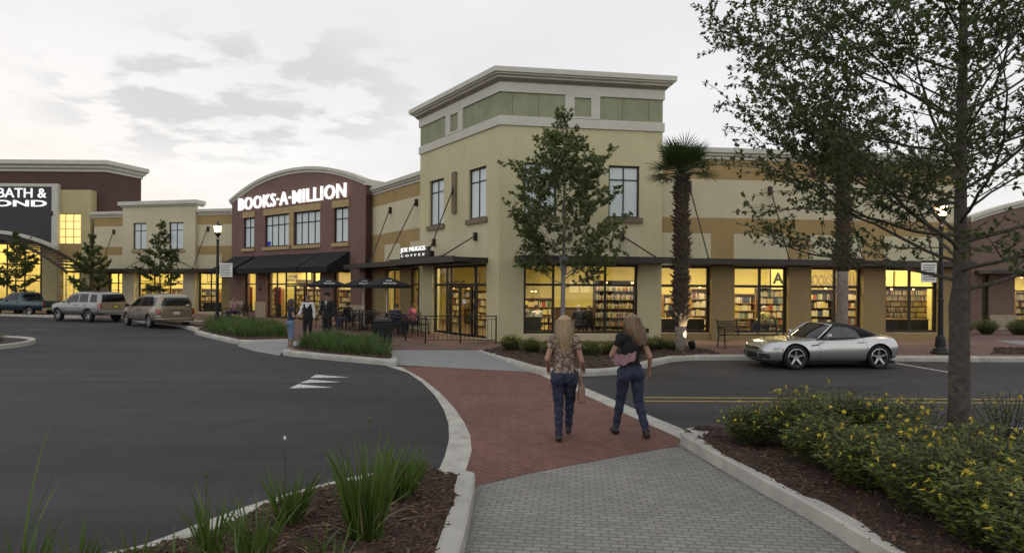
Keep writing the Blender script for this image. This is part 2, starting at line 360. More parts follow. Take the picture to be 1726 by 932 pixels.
M_palmd = pmat('palm_fibre', (.055, .040, .030), rough=.95, var=.4, scale=10, bump=.8, bscale=30)
M_dry = pmat('dry_blade', (.26, .21, .11), rough=.8, var=.3, scale=20)
M_boot = pmat('palm_boots', (.085, .058, .038), rough=.95, var=.4, scale=12)
# ================================================================ GROUND
rnd = random.Random(7)
def sheet(name, pts, mat, kind='structure'):
    mb = MB(); mb.add([tuple(p) for p in pts], [tuple(range(len(pts)))])
    o = mb.build(name, mat); bm = bmesh.new(); bm.from_mesh(o.data); bmesh.ops.recalc_face_normals(bm, faces=bm.faces)
    for f in bm.faces:
        if f.normal.z < 0: f.normal_flip()
    bm.to_mesh(o.data); bm.free(); return tag(o, kind=kind)
def z_(pts, z): return [Vector((p[0], p[1], z)) for p in pts]
g = MB(); g.quad((-400, -60, 0), (400, -60, 0), (400, 500, 0), (-400, 500, 0)); tag(g.build('road', M_asph), kind='structure')
# flush brick crossing, its concrete bands, grey walk
L_in = [(676,618),(712,638),(740,660),(764,685),(783,712),(793,735),(795,760),(786,790),(770,820)]
L_out = [(650,616),(688,628),(712,645),(733,666),(748,690),(756,714),(757,740),(750,768),(738,795)]
R_in = [(903,628),(945,647),(985,665),(1035,688),(1085,711),(1130,731),(1168,749)]
R_out = [(928,628),(962,643),(1000,659),(1050,680),(1100,702),(1140,718),(1178,736)]
cr = [at(*p, .004) for p in L_in]+[at(770, 822, .004), at(805, 818, .004), at(900, 796, .004), at(1000, 777, .004), at(1110, 757, .004)]+[at(*p, .004) for p in R_in[::-1]]+[at(870, 624, .004), at(760, 618, .004)]
sheet('crossing_paving', cr, M_cross)
def strip_between(name, A, B, z, mat):
    mb = MB(); n = len(A)
    vs = [at(*p, z) for p in A]+[at(*p, z) for p in B]
    mb.add(vs, [(i, i+1, n+i+1, n+i) for i in range(n-1)]); return tag(finish(mb.build(name, mat)), kind='structure')
strip_between('flush_kerb', L_in, L_out, .008, M_conc)
strip_between('flush_kerb', R_in, R_out, .008, M_conc)
wl = [at(768, 822), at(752, 878), at(735, 932)]; dl = (wl[2]-wl[0]).normalized(); wl.append(wl[2]+dl*6)
wr = [at(1168, 748), at(1310, 827), at(1426, 888), at(1495, 932)]; dr = (wr[3]-wr[1]).normalized(); wr.append(wr[3]+dr*6)
wf = [at(770, 821), at(805, 818), at(900, 796), at(1000, 777), at(1110, 757), at(1168, 749)]
sheet('walk_paving', z_(wl[::-1], .004)+z_(wf, .004)+z_(wr, .004), M_pave)
def border(name, line, w_, side):
    mb = MB(); vs = []
    for i, p in enumerate(line):
        d = (line[min(i+1, len(line)-1)]-line[max(0, i-1)]).normalized(); nrm = Vector((d.y, -d.x, 0))*side
        vs += [Vector((p.x, p.y, .008)), Vector((p.x+nrm.x*w_, p.y+nrm.y*w_, .008))]
    mb.add(vs, [(2*i, 2*i+1, 2*i+3, 2*i+2) for i in range(len(line)-1)]); return tag(finish(mb.build(name, M_soldier)), kind='structure')
border('walk_border', wl, .24, -1); border('walk_border', wr, .24, 1)

KP = [(0, -.06), (-.012, .10), (-.035, .143), (-.07, .153), (-.19, .156), (-.215, .14), (-.22, .0)]
def densify(pts, step=.35):
    out = [];
    for a, b in zip(pts[:-1], pts[1:]):
        n = max(1, int((Vector(b)-Vector(a)).length/step))
        for i in range(n): out.append(Vector(a).lerp(Vector(b), i/n))
    return out+[Vector(pts[-1])]
def smooth_path(pts, it=2):
    for _ in range(it):
        q_ = [pts[0]]
        for a, b in zip(pts[:-1], pts[1:]): q_ += [a.lerp(b, .25), a.lerp(b, .75)]
        pts = q_+[pts[-1]]
    return pts
def kerb(pts, closed=False, jit=.006):
    P = densify(smooth_path([Vector((p[0], p[1], 0)) for p in pts]), .5)
    for p in P: p.x += rnd.uniform(-jit, jit); p.y += rnd.uniform(-jit, jit)
    mb = MB(); mb.sweep([(p.x, p.y) for p in P], KP, closed=closed)
    o = mb.build('kerb', M_conc, smooth=False); finish(o); return tag(o, kind='structure')
Z5 = .15
K0 = [Vector((-60, 41, 0)), Vector((-46, 41.8, 0)), Vector((-36, 41.6, 0)), Vector((-30, 39.9, 0)), Vector((-24.5, 37.6, 0)), Vector((-20, 34.6, 0)), Vector((-16.4, 31.0, 0)), Vector((-14.3, 28.2, 0))]
k1 = K0+[at(327, 557, Z5), at(350, 563, Z5), at(402, 574.5, Z5), at(440, 573.5, Z5), at(493, 572, Z5)]
k2 = [at(492, 586, Z5), at(476, 588, Z5), at(476, 591, Z5), at(540, 597, Z5), at(600, 602, Z5), at(657, 607, Z5), at(674, 607, Z5), at(668, 601, Z5), at(655, 592, Z5)]
k3 = [at(803, 590, Z5), at(851, 604, Z5), at(900, 620, Z5), at(931, 623.5, Z5), at(1011, 623.5, Z5), at(1050, 620, Z5), at(1085, 612, Z5), at(1120, 604, Z5), at(1146, 599.5, Z5), at(1200, 598.5, Z5), at(1726, 602, Z5), Vector((60, 18.6, 0))]
for k in (k1, k2, k3): kerb(k)
def inset(pts, d=.12):
    o_ = []
    for i, p in enumerate(pts):
        t = (pts[min(i+1, len(pts)-1)]-pts[max(i-1, 0)]); t.z = 0; t.normalize(); o_.append(Vector((p.x-t.y*d, p.y+t.x*d, p.z)))
    return o_
s1, s2, s3 = [inset(smooth_path([Vector((p.x, p.y, 0)) for p in k], 1)) for k in (k1, k2, k3)]
slab = s1+[at(545, 573, Z5)]+s2+[at(652, 590, Z5), at(803, 589.5, Z5)]+s3+[Vector((90, 19, 0)), Vector((90, 90, 0)), Vector((-90, 90, 0)), Vector((-90, 43, 0))]
sheet('plaza_paving', z_(slab, .148), M_plaza)
# concrete ramps down to the road
rm = MB(); rm.add([at(400, 583, .006), at(430, 592, .006), at(470, 599, .006), at(478, 592, .06), at(500, 585, .12), at(548, 574, .15), at(520, 570, .15), at(493, 574, .14), at(440, 576, .08), at(404, 579, .02)], [tuple(range(10))])
tag(finish(rm.build('ramp', M_ramp)), kind='structure')
rm = MB(); a_, b_, c_, d_ = at(672, 615, .006), at(905, 627, .006), at(806, 590, .152), at(650, 590, .152)
nn = 8
rows = [[a_.lerp(b_, i/nn).lerp(d_.lerp(c_, i/nn), j/4) for i in range(nn+1)] for j in range(5)]
rm.add([p for r_ in rows for p in r_], [(j*(nn+1)+i, j*(nn+1)+i+1, (j+1)*(nn+1)+i+1, (j+1)*(nn+1)+i) for j in range(4) for i in range(nn)])
tag(finish(rm.build('ramp', M_ramp)), kind='structure')
# near planters
kl = [Vector((-5.2, 3.1, 0)), at(215, 948, Z5), at(330, 903, Z5), at(425, 864, Z5), at(560, 823, Z5), at(660, 800, Z5), at(722, 797, Z5), at(752, 806, Z5), at(768, 820, 0), at(752, 878, 0), at(735, 932, 0), at(735, 932, 0)+dl*6]
kerb(kl)
kr = [wr[-1]]+[at(1495, 932, 0), at(1426, 888, 0), at(1310, 827, 0), at(1200, 765, 0), at(1167, 745, 0), at(1166, 729, Z5), at(1190, 724.5, Z5), at(1252, 722.5, Z5), at(1500, 724, Z5), at(1726, 726, Z5), Vector((16, 8.9, 0))]
kerb(kr)
# round island whose kerb just shows at the left edge
isl = [Vector((-19.6+3.0*math.cos(t), 20.4+3.0*math.sin(t), 0)) for t in [R(100-a) for a in range(0, 205, 15)]]
kerb([Vector(( p.x, p.y, 0)) for p in isl])
sheet('island_soil', [(p.x, p.y, .11) for p in isl], M_soil)

def in_poly(x, y, P):
    c = False; j = len(P)-1
    for i in range(len(P)):
        if ((P[i].y > y) != (P[j].y > y)) and (x < (P[j].x-P[i].x)*(y-P[i].y)/(P[j].y-P[i].y+1e-12)+P[i].x): c = not c
        j = i
    return c
def noise2(x, y): return math.sin(x*2.1+1.3*math.sin(y*1.7))*.5+math.sin(y*3.3+x*.7)*.3+math.sin(x*5.1-y*4.3)*.2
def bed(poly, z, chips, h=.035, size=.028, res=.12, far=0.0):
    """mulched soil: one uneven sheet, and loose bark chips on it"""
    P = [Vector((p[0], p[1], 0)) for p in poly]
    bm = bmesh.new(); f = bm.faces.new([bm.verts.new((p.x, p.y, z)) for p in P])
    bmesh.ops.triangulate(bm, faces=[f])
    if res: 
        for _ in range(5 if not far else 3): bmesh.ops.subdivide_edges(bm, edges=[e for e in bm.edges if e.calc_length() > res*2], cuts=1, use_grid_fill=True)
        bmesh.ops.triangulate(bm, faces=bm.faces)
    bnd = set(v for e in bm.edges if e.is_boundary for v in e.verts)
    for v in bm.verts:
        if v not in bnd: v.co.z += h*(.6+noise2(v.co.x*1.5, v.co.y*1.5))
    bmesh.ops.recalc_face_normals(bm, faces=bm.faces)
    me = bpy.data.meshes.new('planting_soil'); bm.to_mesh(me); tree = BVHTree.FromBMesh(bm); bm.free()
    me.materials.append(M_soil); me.polygons.foreach_set('use_smooth', [True]*len(me.polygons))
    o = bpy.data.objects.new('planting_soil', me); COL.objects.link(o); tag(o, kind='structure')
    xs = [p.x for p in P]; ys = [p.y for p in P]; mb = MB(); n = 0; tries = 0
    while n < chips and tries < chips*8:
        tries += 1
        x, y = rnd.uniform(min(xs), max(xs)), rnd.uniform(min(ys), max(ys))
        if y < 3.2 or abs(x) > .9*y+1.0: continue
        if not in_poly(x, y, P): continue
        hit = tree.ray_cast(Vector((x, y, 2)), Vector((0, 0, -1)))
        if not hit[0]: continue
        s = size*rnd.uniform(.6, 1.7)
        mb.rbox((x, y, hit[0].z+s*.12), (s*1.9, s*rnd.uniform(.35, .8), s*.16), rnd.uniform(0, 6.3), rnd.choice((0, 0, 1, 1, 2)), rnd.uniform(-.5, .5), rnd.uniform(-.4, .4), .8); n += 1
    c = mb.build('mulch', M_chip); tag(c, kind='stuff', label='brown bark mulch spread over the planting bed', cat='mulch')
    return tree
def inner(pts, d): return inset(pts, d)
bedL = [Vector((p.x, p.y, 0)) for p in inner(smooth_path([Vector((p.x, p.y, 0)) for p in kl]), .19)]
bedR = [Vector((p.x, p.y, 0)) for p in inner(smooth_path([Vector((p.x, p.y, 0)) for p in kr]), .19)]+[Vector((16, 3, 0)), Vector((6, -1, 0))]
TR_L = bed(bedL, .13, 5200, .055, .024)
TR_R = bed(bedR, .13, 7000, .05, .026)
b1 = [at(333, 556, Z5), at(352, 561.5, Z5), at(402, 572.5, Z5), at(488, 570.5, Z5), at(484, 558, Z5), at(420, 548, Z5), at(350, 545, Z5)]
b2 = [at(490, 586.5, Z5), at(540, 594, Z5), at(600, 599.5, Z5), at(657, 604.5, Z5), at(664, 603, Z5), at(652, 589, Z5), at(620, 583, Z5), at(560, 578, Z5), at(510, 577, Z5)]
b3 = [at(812, 591, Z5), at(855, 603, Z5), at(905, 617, Z5), at(1011, 621, Z5), at(1046, 617.5, Z5), at(1085, 609, Z5), at(1130, 600, Z5), at(1215, 596.5, Z5), at(1200, 590, Z5), Vector((5.6, 23.2, 0)), Vector((-.2, 22.4, 0)), at(842, 584, Z5)]
bed(b1, .152, 500, .03, .06, .3, 1); bed(b2, .152, 600, .03, .05, .3, 1); bed(b3, .152, 1300, .04, .05, .3, 1)
b4 = [at(1668, 597, Z5), Vector((19, 19.0, 0)), Vector((26, 19.2, 0)), Vector((26, 21.5, 0)), Vector((16.8, 21.6, 0))]
bed(b4, .152, 300, .03, .05, .3, 1)
sheet('walk_concrete', z_([Vector((18.6, 22.6, 0)), Vector((40, 23.2, 0)), Vector((40, 25.2, 0)), Vector((19, 24.6, 0))], .155), M_ramp)
# markings
for tri in (((522.6,636.6),(532.4,631.2),(588.8,635.6)), ((504.8,645.3),(521.6,639.3),(574.4,643.6)), ((487.3,654),(503,647),(561.3,652.7))):
    sheet('yield_marking', [at(*p, .005) for p in tri], M_mark)
for y0 in (669.5, 675.5):
    A, B = at(1086, y0, .005), at(1726, y0+3.4, .005); d = (B-A).normalized(); B = B+d*20; n_ = Vector((-d.y, d.x, 0))*.05
    sheet('centre_line', [A-n_, B-n_, B+n_, A+n_], M_marky)
A, B = at(1508, 611.5, .005), at(1622, 631, .005); d = (B-A).normalized(); n_ = Vector((-d.y, d.x, 0))*.05
sheet('bay_marking', [A-n_, B-n_, B+n_, A+n_], M_mark)
mh = MB(); mh.lathe([(.0, .0), (.42, .0), (.42, .006), (.36, .006), (.35, .009), (0, .009)], at(60, 555.5), 24)
tag(mh.build('manhole_cover', M_dark), 'round iron manhole cover in the road in front of the pickup', 'manhole cover')

# ================================================================ BUILDINGS
class Fr:
    def __init__(s, o, ang): s.o = Vector((o[0], o[1])); s.a = R(ang); s.x = Vector((math.cos(s.a), math.sin(s.a))); s.y = Vector((-math.sin(s.a), math.cos(s.a)))
    def _t(s, px, py, off):
        a, b = ray(px, py); d = Vector((a, 1)); t = (off+s.o.dot(s.y))/d.dot(s.y); return d*t, t, b
    def lx(s, px, off=0, py=450): p, t, b = s._t(px, py, off); return (p-s.o).dot(s.x)
    def lz(s, px, py, off=0): p, t, b = s._t(px, py, off); return HCAM+b*t
    def w(s, x, y, z=0): p = s.o+s.x*x+s.y*y; return Vector((p.x, p.y, z))
    def mat(s, base=(0, 0)): return Matrix.Translation((s.o.x-base[0], s.o.y-base[1], 0)) @ Matrix.Rotation(s.a, 4, 'Z')
FG = Fr((5.55, 23.75), 6.0); FF = Fr((-.47, 22.6), 8.2); FE = Fr((-4.13, 27.8), -54.86)
FD = Fr((-7.48, 33.3), -55.2); FC = Fr((-18.48, 41.03), -37.0); FB = Fr((-30.4, 45.3), -13.5)
FA = Fr((-60, 46.2), 0.0); FH = Fr((23.2, 31.5), 3.0)
LF, LE, LD, LC, LB, LG = 6.17, 6.37, 6.4, 13.44, 11.56, 12.3

def facade(mb, L, H, t, ops, bands=(), x0=0.0, z0=-.05, base=0):
    xs = sorted({x0, L}|{v for o in ops for v in o[:2]}|{min(max(v, x0), L) for b in bands for v in b[:2]})
    zs = sorted({z0, H}|{v for o in ops for v in o[2:4]}|{min(v, H) for b in bands for v in b[2:4]})
    xs = [v for i, v in enumerate(xs) if i == 0 or v-xs[i-1] > 1e-4]; zs = [v for i, v in enumerate(zs) if i == 0 or v-zs[i-1] > 1e-4]
    def hole(x, z): return any(o[0] < x < o[1] and o[2] < z < o[3] for o in ops)
    nx, nz = len(xs)-1, len(zs)-1
    H_ = [[hole((xs[i]+xs[i+1])/2, (zs[j]+zs[j+1])/2) for j in range(nz)] for i in range(nx)]
    for i in range(nx):
        for j in range(nz):
            a, b, c, d = xs[i], xs[i+1], zs[j], zs[j+1]; cx_, cz_ = (a+b)/2, (c+d)/2
            if H_[i][j]: continue
            m = base
            for bb in bands:
                if bb[0] < cx_ < bb[1] and bb[2] < cz_ < bb[3]: m = bb[4]
            mb.quad((a, 0, c), (b, 0, c), (b, 0, d), (a, 0, d), m); mb.quad((a, t, d), (b, t, d), (b, t, c), (a, t, c), m)
            if i == 0 or H_[i-1][j]: mb.quad((a, t, c), (a, 0, c), (a, 0, d), (a, t, d), m)
            if i == nx-1 or H_[i+1][j]: mb.quad((b, 0, c), (b, t, c), (b, t, d), (b, 0, d), m)
            if j == 0 or H_[i][j-1]: mb.quad((a, t, c), (b, t, c), (b, 0, c), (a, 0, c), m)
            if j == nz-1 or H_[i][j+1]: mb.quad((a, 0, d), (b, 0, d), (b, t, d), (a, t, d), m)
def window(parent, M, x0, x1, z0, z1, vs=(), hs=(), fw=.06, dy=.14, glass=None, frame=None, name='window', thick=.07, inner_fw=None):
    f = MB(); f.M = M; e = .003; q_ = inner_fw or fw*.7
    X0, X1, Z0, Z1 = x0+e, x1-e, z0+e, z1-e
    f.box(X0, X0+fw, dy, dy+thick, Z0, Z1); f.box(X1-fw, X1, dy, dy+thick, Z0, Z1)
    f.box(X0+fw, X1-fw, dy, dy+thick, Z0, Z0+fw); f.box(X0+fw, X1-fw, dy, dy+thick, Z1-fw, Z1)
    for v in vs: f.box(v-q_/2, v+q_/2, dy+.004, dy+thick-.004, Z0+fw, Z1-fw)
    for h in hs: f.box(X0+fw, X1-fw, dy+.008, dy+thick-.008, h-q_/2, h+q_/2)
    fo = f.build(name, frame or M_dark, parent)
    p = MB(); p.M = M; y = dy+thick*.5
    p.quad((X0+.01, y, Z0+.01), (X1-.01, y, Z0+.01), (X1-.01, y, Z1-.01), (X0+.01, y, Z1-.01))
    p.build('pane', glass or M_glass, fo)
    return fo
def part_box(name, mat, parent, M, *b, bev=0):
    mb = MB(); mb.M = M; mb.box(*b); o = mb.build(name, mat, parent)
    if bev: finish(o, bevel=bev)
    return o
def tie_rod(parent, M, xa, xb, za, zb, out):
    """rod from the canopy edge (xa, -out, za) up to the wall bracket (xb, 0, zb)"""
    mb = MB(); mb.M = M; mb.tube([(xa, -out, za), (xb, -.12, zb)], .026, 6); mb.ball((xa, -out, za), .05, 8)
    r_ = mb.build('tie_rod', M_rod, parent)
    b = MB(); b.M = M; b.box(xb-.06, xb+.06, -.13, -.002, zb-.16, zb+.16); b.build('bracket', M_dark, r_)
def canopy(parent, M, x0, x1, out=1.15, z0=3.02, z1=3.24):
    mb = MB(); mb.M = M
    mb.box(x0, x1, -out, -out+.07, z0, z1); mb.box(x0, x1, -out+.07, -.004, z1-.09, z1-.03)
    n = max(2, int((x1-x0)/1.2))
    for i in range(n+1):
        x = x0+.04+(x1-x0-.08)*i/n; mb.box(x-.035, x+.035, -out+.07, -.004, z0+.02, z1-.09)
    return mb.build('canopy', M_canopy, parent)
def cornice_prof(z, h=.42, p=.22):
    return [(0, z), (.05, z+.01), (.05, z+.10), (p*.6, z+.14), (p*.6, z+.2), (p, z+.24), (p, z+h), (0, z+h+.02), (-.35, z+h+.02)]
SZ0, SZ1, TZ = .42, 3.0, 2.22
def text(s, size, M, mat, parent=None, bold=0.0, ext=.01, name='lettering', fit=None, align='LEFT', spacing=1.0, bev=0):
    cu = bpy.data.curves.new(name, 'FONT'); cu.body = s; cu.size = size; cu.offset = bold; cu.extrude = ext; cu.space_character = spacing; cu.align_x = align; cu.resolution_u = 3
    o = bpy.data.objects.new(name, cu); COL.objects.link(o); dg = bpy.context.evaluated_depsgraph_get(); dg.update()
    me = bpy.data.meshes.new_from_object(o.evaluated_get(dg)); bpy.data.objects.remove(o)
    xs = [v.co.x for v in me.vertices]; ys = [v.co.y for v in me.vertices]
    T = Matrix.Identity(4)
    if fit:   # (width, height) with lower left corner at the origin
        a, b = fit; wx, wy = max(xs)-min(xs), max(ys)-min(ys); kx, ky = a/wx, b/wy
        T = Matrix.Diagonal((kx, ky, 1, 1)) @ Matrix.Translation((-min(xs), -min(ys), 0))
    me.transform(M @ Matrix.Rotation(R(90), 4, 'X') @ T); me.materials.clear(); me.materials.append(mat)
    ob = bpy.data.objects.new(name, me); COL.objects.link(ob)
    if parent: ob.parent = parent
    return ob
def TR(x, y, z): return Matrix.Translation((x, y, z))

# ---- tower
T = thing('tower_building', 'pale green stucco corner tower with white banded cornice and olive panels', 'building', (FF.o.x, FF.o.y, 0))
bs = (FF.o.x, FF.o.y); MF, ME = FF.mat(bs), FE.mat(bs)
wz0, wz1 = 4.74, 6.68
fx = FF.lx; ex = FE.lx
opF = [(fx(883), fx(1076), SZ0, SZ1), (fx(883), fx(937), wz0, wz1), (fx(1025), fx(1077), wz0, wz1)]
opE = [(ex(729), ex(820), .17, SZ1), (ex(723), ex(747), wz0, wz1), (ex(789), ex(818.5), wz0, wz1)]
mb = MB(); mb.M = MF
facade(mb, LF, 9.8, .35, opF, [(fx(883)-.05, fx(1077)+.03, 3.25, 4.42, 1), (0, LF, 8.0, 9.6, 2), (0, fx(950), 8.34, 9.2, 3), (fx(966), fx(994), 8.42, 9.12, 3), (fx(1009), LF, 8.34, 9.2, 3)])
mb.M = ME
facade(mb, LE, 9.8, .35, opE, [(ex(709), ex(820), 3.25, 4.42, 1), (0, LE, 8.0, 9.6, 2), (0, ex(751), 8.34, 9.2, 3), (ex(759), ex(772), 8.42, 9.12, 3), (ex(780), LE, 8.34, 9.2, 3)])
pE, pF = FE.w(0, 0), FF.w(LF, 0)
def rel(p): return Vector((p.x-bs[0], p.y-bs[1], 0))
bE, bF = FE.w(0, 7), FF.w(LF, 7)
mb.M = Matrix.Identity(4)
for a, b in ((rel(bE), rel(pE)), (rel(pF), rel(bF))):
    mb.add([(a.x, a.y, 3.1), (b.x, b.y, 3.1), (b.x, b.y, 9.8), (a.x, a.y, 9.8)], [(0, 1, 2, 3)], 0)
mb.build('wall', [M_tower, M_cream, M_trim, M_olive], T)
path = [rel(bE), rel(pE), Vector((0, 0, 0)), rel(pF), rel(bF)]
for zz in ((8.0, 8.34), (9.2, 9.6)):
    q2 = MB(); q2.sweep(path, [(0, zz[0]), (.06, zz[0]), (.06, zz[1]-.03), (.03, zz[1]), (0, zz[1])]); q2.build('band', M_trim, T)
q2 = MB(); q2.M = MF
for M_, f_, a, b, c, d in ((MF, fx, 950, 966, 994, 1009), (ME, ex, 751, 759, 772, 780)):
    q2 = MB(); q2.M = M_; q2.box(f_(a), f_(b), -.058, 0, 8.342, 9.198); q2.box(f_(c), f_(d), -.058, 0, 8.342, 9.198); q2.box(f_(b), f_(c), -.058, 0, 8.342, 8.42); q2.box(f_(b), f_(c), -.058, 0, 9.12, 9.198)
    q2.build('frieze_frame', M_trim, T)
for p_ in (862, 906, 1047, 1092):
    q2 = MB(); q2.M = MF; q2.box(fx(p_)-.012, fx(p_)+.012, -.006, -.002, 8.342, 9.198); q2.build('panel_joint', M_sill, T)
q2 = MB(); q2.sweep(path, [(0, 9.55), (.10, 9.56), (.10, 9.62), (.17, 9.66), (.22, 9.68), (.22, 9.73), (.33, 9.76), (.33, 9.80), (.40, 9.82), (.40, 10.0), (.0, 10.02), (-.4, 10.02)])
q2.build('cornice', M_trim, T)
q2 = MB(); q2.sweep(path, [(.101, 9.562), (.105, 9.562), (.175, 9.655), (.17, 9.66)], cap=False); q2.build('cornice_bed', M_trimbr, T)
c4 = [rel(bE), rel(pE), Vector((0, 0, 0)), rel(pF), rel(bF)]
q2 = MB(); q2.add([(p.x, p.y, 9.7) for p in c4], [(0, 1, 2, 3, 4)]); q2.build('roof', M_roof, T)
for (M_, f_, lst) in ((MF, fx, ((883, 937), (1025, 1077))), (ME, ex, ((723, 747), (789, 818.5)))):
    for a, b in lst:
        x0, x1 = f_(a), f_(b)
        wn = window(T, M_, x0, x1, wz0, wz1, vs=((x0+x1)/2,), hs=(wz0+1.42,), glass=M_upglass, dy=.09)
        s_ = MB(); s_.M = M_; s_.box(x0-.12, x1+.12, -.09, .08, wz0-.19, wz0-.003); s_.build('sill', M_sill, wn)
part_box('wall_sconce', M_sill, T, ME, ex(763.5), ex(769.5), -.10, -.003, FE.lz(766, 360), FE.lz(766, 291))
part_box('wall_sconce', M_sill, T, MF, fx(975), fx(985), -.10, -.003, 4.9, 6.55)
x0, x1 = opF[0][:2]
window(T, MF, x0, x1, SZ0, SZ1, vs=(fx(934), fx(1022)), hs=(TZ,), fw=.09, inner_fw=.085, dy=.12)
part_box('base_course', M_cream, T, MF, fx(884), fx(1075), -.03, .10, -.02, SZ0-.004)
x0, x1 = opE[0][:2]
dx0, dxm, dx1 = ex(753), ex(773), ex(796)
window(T, ME, x0, x1, .17, SZ1, vs=(ex(749), ex(755.5), ex(796), ex(798)), hs=(TZ-.02,), fw=.10, inner_fw=.10, dy=.12)
dr_ = window(T, ME, dx0+.1, dx1-.1, .2, TZ-.08, vs=(dxm,), fw=.07, inner_fw=.13, dy=.05, name='door')
hb = MB(); hb.M = ME
for s in (-.14, .14): hb = MB(); hb.M = ME; hb.tube([(dxm+s, -.02, 1.0), (dxm+s, -.02, 1.45)], .015, 6); hb.build('handle', M_rod, dr_)
nb = MB(); nb.M = ME; nb.box(dxm+.25, dxm+.48, .045, .05, 1.45, 1.62); nb.build('notice', M_white, dr_)
canopy(T, MF, .55, LF+.03, 1.05); canopy(T, ME, .25, LE-.75, 1.5)
for pa, pb, F_, M_, f_ in ((1104, 1048, FF, MF, fx), (905, 960, FF, MF, fx)): tie_rod(T, M_, f_(pa, -1.0), f_(pb), 3.25, F_.lz(pb, 399), 1.0)
tie_rod(T, ME, ex(744, -1.4), ex(803), 3.25, FE.lz(803, 399), 1.4)
tie_rod(T, ME, ex(715, -1.4), ex(733), 3.25, FE.lz(733, 409), 1.4)
tie_rod(T, ME, ex(719, -1.4), ex(766), 3.25, FE.lz(766, 322), 1.4)
ob = MB(); ob.M = MF; ob.box(fx(1089), fx(1094), -.03, -.003, .45, .62); ob.build('outlet_box', M_rod, T)

def strip_wall(T_, M_, L, f_, H, cols, ops, extra=()):
    mb = MB(); mb.M = M_
    bands = [(0, L, 6.32, H, 1), (0, L, 4.24, 4.84, 1)]
    for a, b in cols: bands.append((a, b, 3.2, 4.3, 1)); bands.append((a, b, -.1, 3.2, 2))
    bands += list(extra)
    facade(mb, L, H, .35, ops, bands); mb.build('wall', [M_cream, M_ochre, M_tan, M_tower], T_)
    r_ = MB(); r_.M = M_; r_.quad((0, .3, H-.15), (L, .3, H-.15), (L, 12, H-.15), (0, 12, H-.15)); r_.build('roof', M_roof, T_)
# ---- right wing G
T = thing('store_wing', 'long stucco wing with ochre and cream bands right of the corner tower', 'building', (FG.o.x, FG.o.y, 0), FG.a)
I = Matrix.Identity(4); gx = FG.lx
gop = [(gx(1108), gx(1198)), (gx(1236.5), gx(1328)), (gx(1365.5), gx(1453)), (gx(1490.5), gx(1582))]
strip_wall(T, I, LG, gx, 7.2, [(gx(1198), gx(1236.5)), (gx(1328), gx(1365.5)), (gx(1453), gx(1490.5)), (gx(1582), LG+.1)], [(a, b, SZ0, SZ1) for a, b in gop])
q2 = MB(); q2.sweep([(0, 0), (LG, 0), (LG, 8)], cornice_prof(7.08)); q2.build('cornice', M_trim, T)
q2 = MB(); q2.quad((LG, 0, 0), (LG, 9, 0), (LG, 9, 7.1), (LG, 0, 7.1)); q2.build('side_wall', M_cream, T)
for i, (a, b) in enumerate(gop):
    v = ((a+b)/2,) if i else ((a+b)/2-.1,)
    window(T, I, a, b, SZ0, SZ1, vs=((a+b)/2+(.02 if i else .0),), hs=(TZ,), fw=.10, inner_fw=.10, dy=.12)
    part_box('base_course', M_tan, T, I, a+.01, b-.01, -.03, .10, -.02, SZ0-.004)
for a, b in ((gx(1198), gx(1236.5)), (gx(1328), gx(1365.5)), (gx(1453), gx(1490.5)), (gx(1582), LG+.02)):
    part_box('pier', M_tan, T, I, a, b, -.10, -.003, -.02, 2.99)
canopy(T, I, .55, LG+.2, .85)
for pa, pb, py in ((1194, 1160, 318), (1330, 1296, 322), (1455, 1420, 328), (1575, 1538, 330)): tie_rod(T, I, gx(pa, -.8), gx(pb), 3.25, FG.lz(pb, py), .8)
# ---- link D
T = thing('store_wing', 'short stucco wing with ochre bands between the brick front and the corner tower', 'building', (FD.o.x, FD.o.y, 0), FD.a)
dxf = FD.lx
dop = [(dxf(648), dxf(674)), (dxf(691), dxf(712))]
strip_wall(T, I, LD, dxf, 7.2, [(-.05, dxf(648)), (dxf(674), dxf(691)), (dxf(712), LD+.1)], [(a, b, SZ0, SZ1) for a, b in dop])
q2 = MB(); q2.sweep([(0, 0), (LD, 0)], cornice_prof(6.95)); q2.build('cornice', M_trim, T)
for a, b in dop: window(T, I, a, b, SZ0, SZ1, vs=((a+b)/2,), hs=(TZ,), fw=.09, dy=.12)
canopy(T, I, -.2, LD, 1.5)
for pa, pb, py in ((624, 659, 355), (651, 703, 342)): tie_rod(T, I, dxf(pa, -1.4), min(LD-.2, dxf(pb)), 3.25, FD.lz(pb, py), 1.4)
# ---- brick front C
T = thing('brick_storefront', 'mauve brick bookshop front with arched parapet and black canvas awnings', 'building', (FC.o.x, FC.o.y, 0), FC.a)
cx = FC.lx
cop = [(cx(412), cx(432.5), .45, SZ1), (cx(450), cx(541), .17, SZ1), (cx(562), cx(591), .45, SZ1)]
cwin = [(cx(410), cx(428)), (cx(446), cx(487)), (cx(495), cx(539)), (cx(562), cx(586))]
uz0, uz1 = 4.5, 6.45
def arch(x, lo=7.72, hi=9.0): t = (x-LC/2)/(LC/2); return lo+(hi-lo)*(1-abs(t)**2.15)
mb = MB(); facade(mb, LC, 7.0, .4, cop+[(a, b, uz0, uz1) for a, b in cwin])
N_ = 28
for i in range(N_):
    a, b = LC*i/N_, LC*(i+1)/N_
    mb.add([(a, 0, 7.0), (b, 0, 7.0), (b, 0, arch(b)), (a, 0, arch(a)), (a, .4, 7.0), (b, .4, 7.0), (b, .4, arch(b)), (a, .4, arch(a))], [(0, 1, 2, 3), (5, 4, 7, 6), (3, 2, 6, 7)])
mb.quad((LC, 0, -.05), (LC, 1.6, -.05), (LC, 1.6, 7.7), (LC, 0, 7.7)); mb.quad((0, 1.6, -.05), (0, 0, -.05), (0, 0, 7.7), (0, 1.6, 7.7))
mb.box(cx(606), LC+.03, -.06, -.003, -.02, 7.69)
mb.build('wall', M_brick, T)
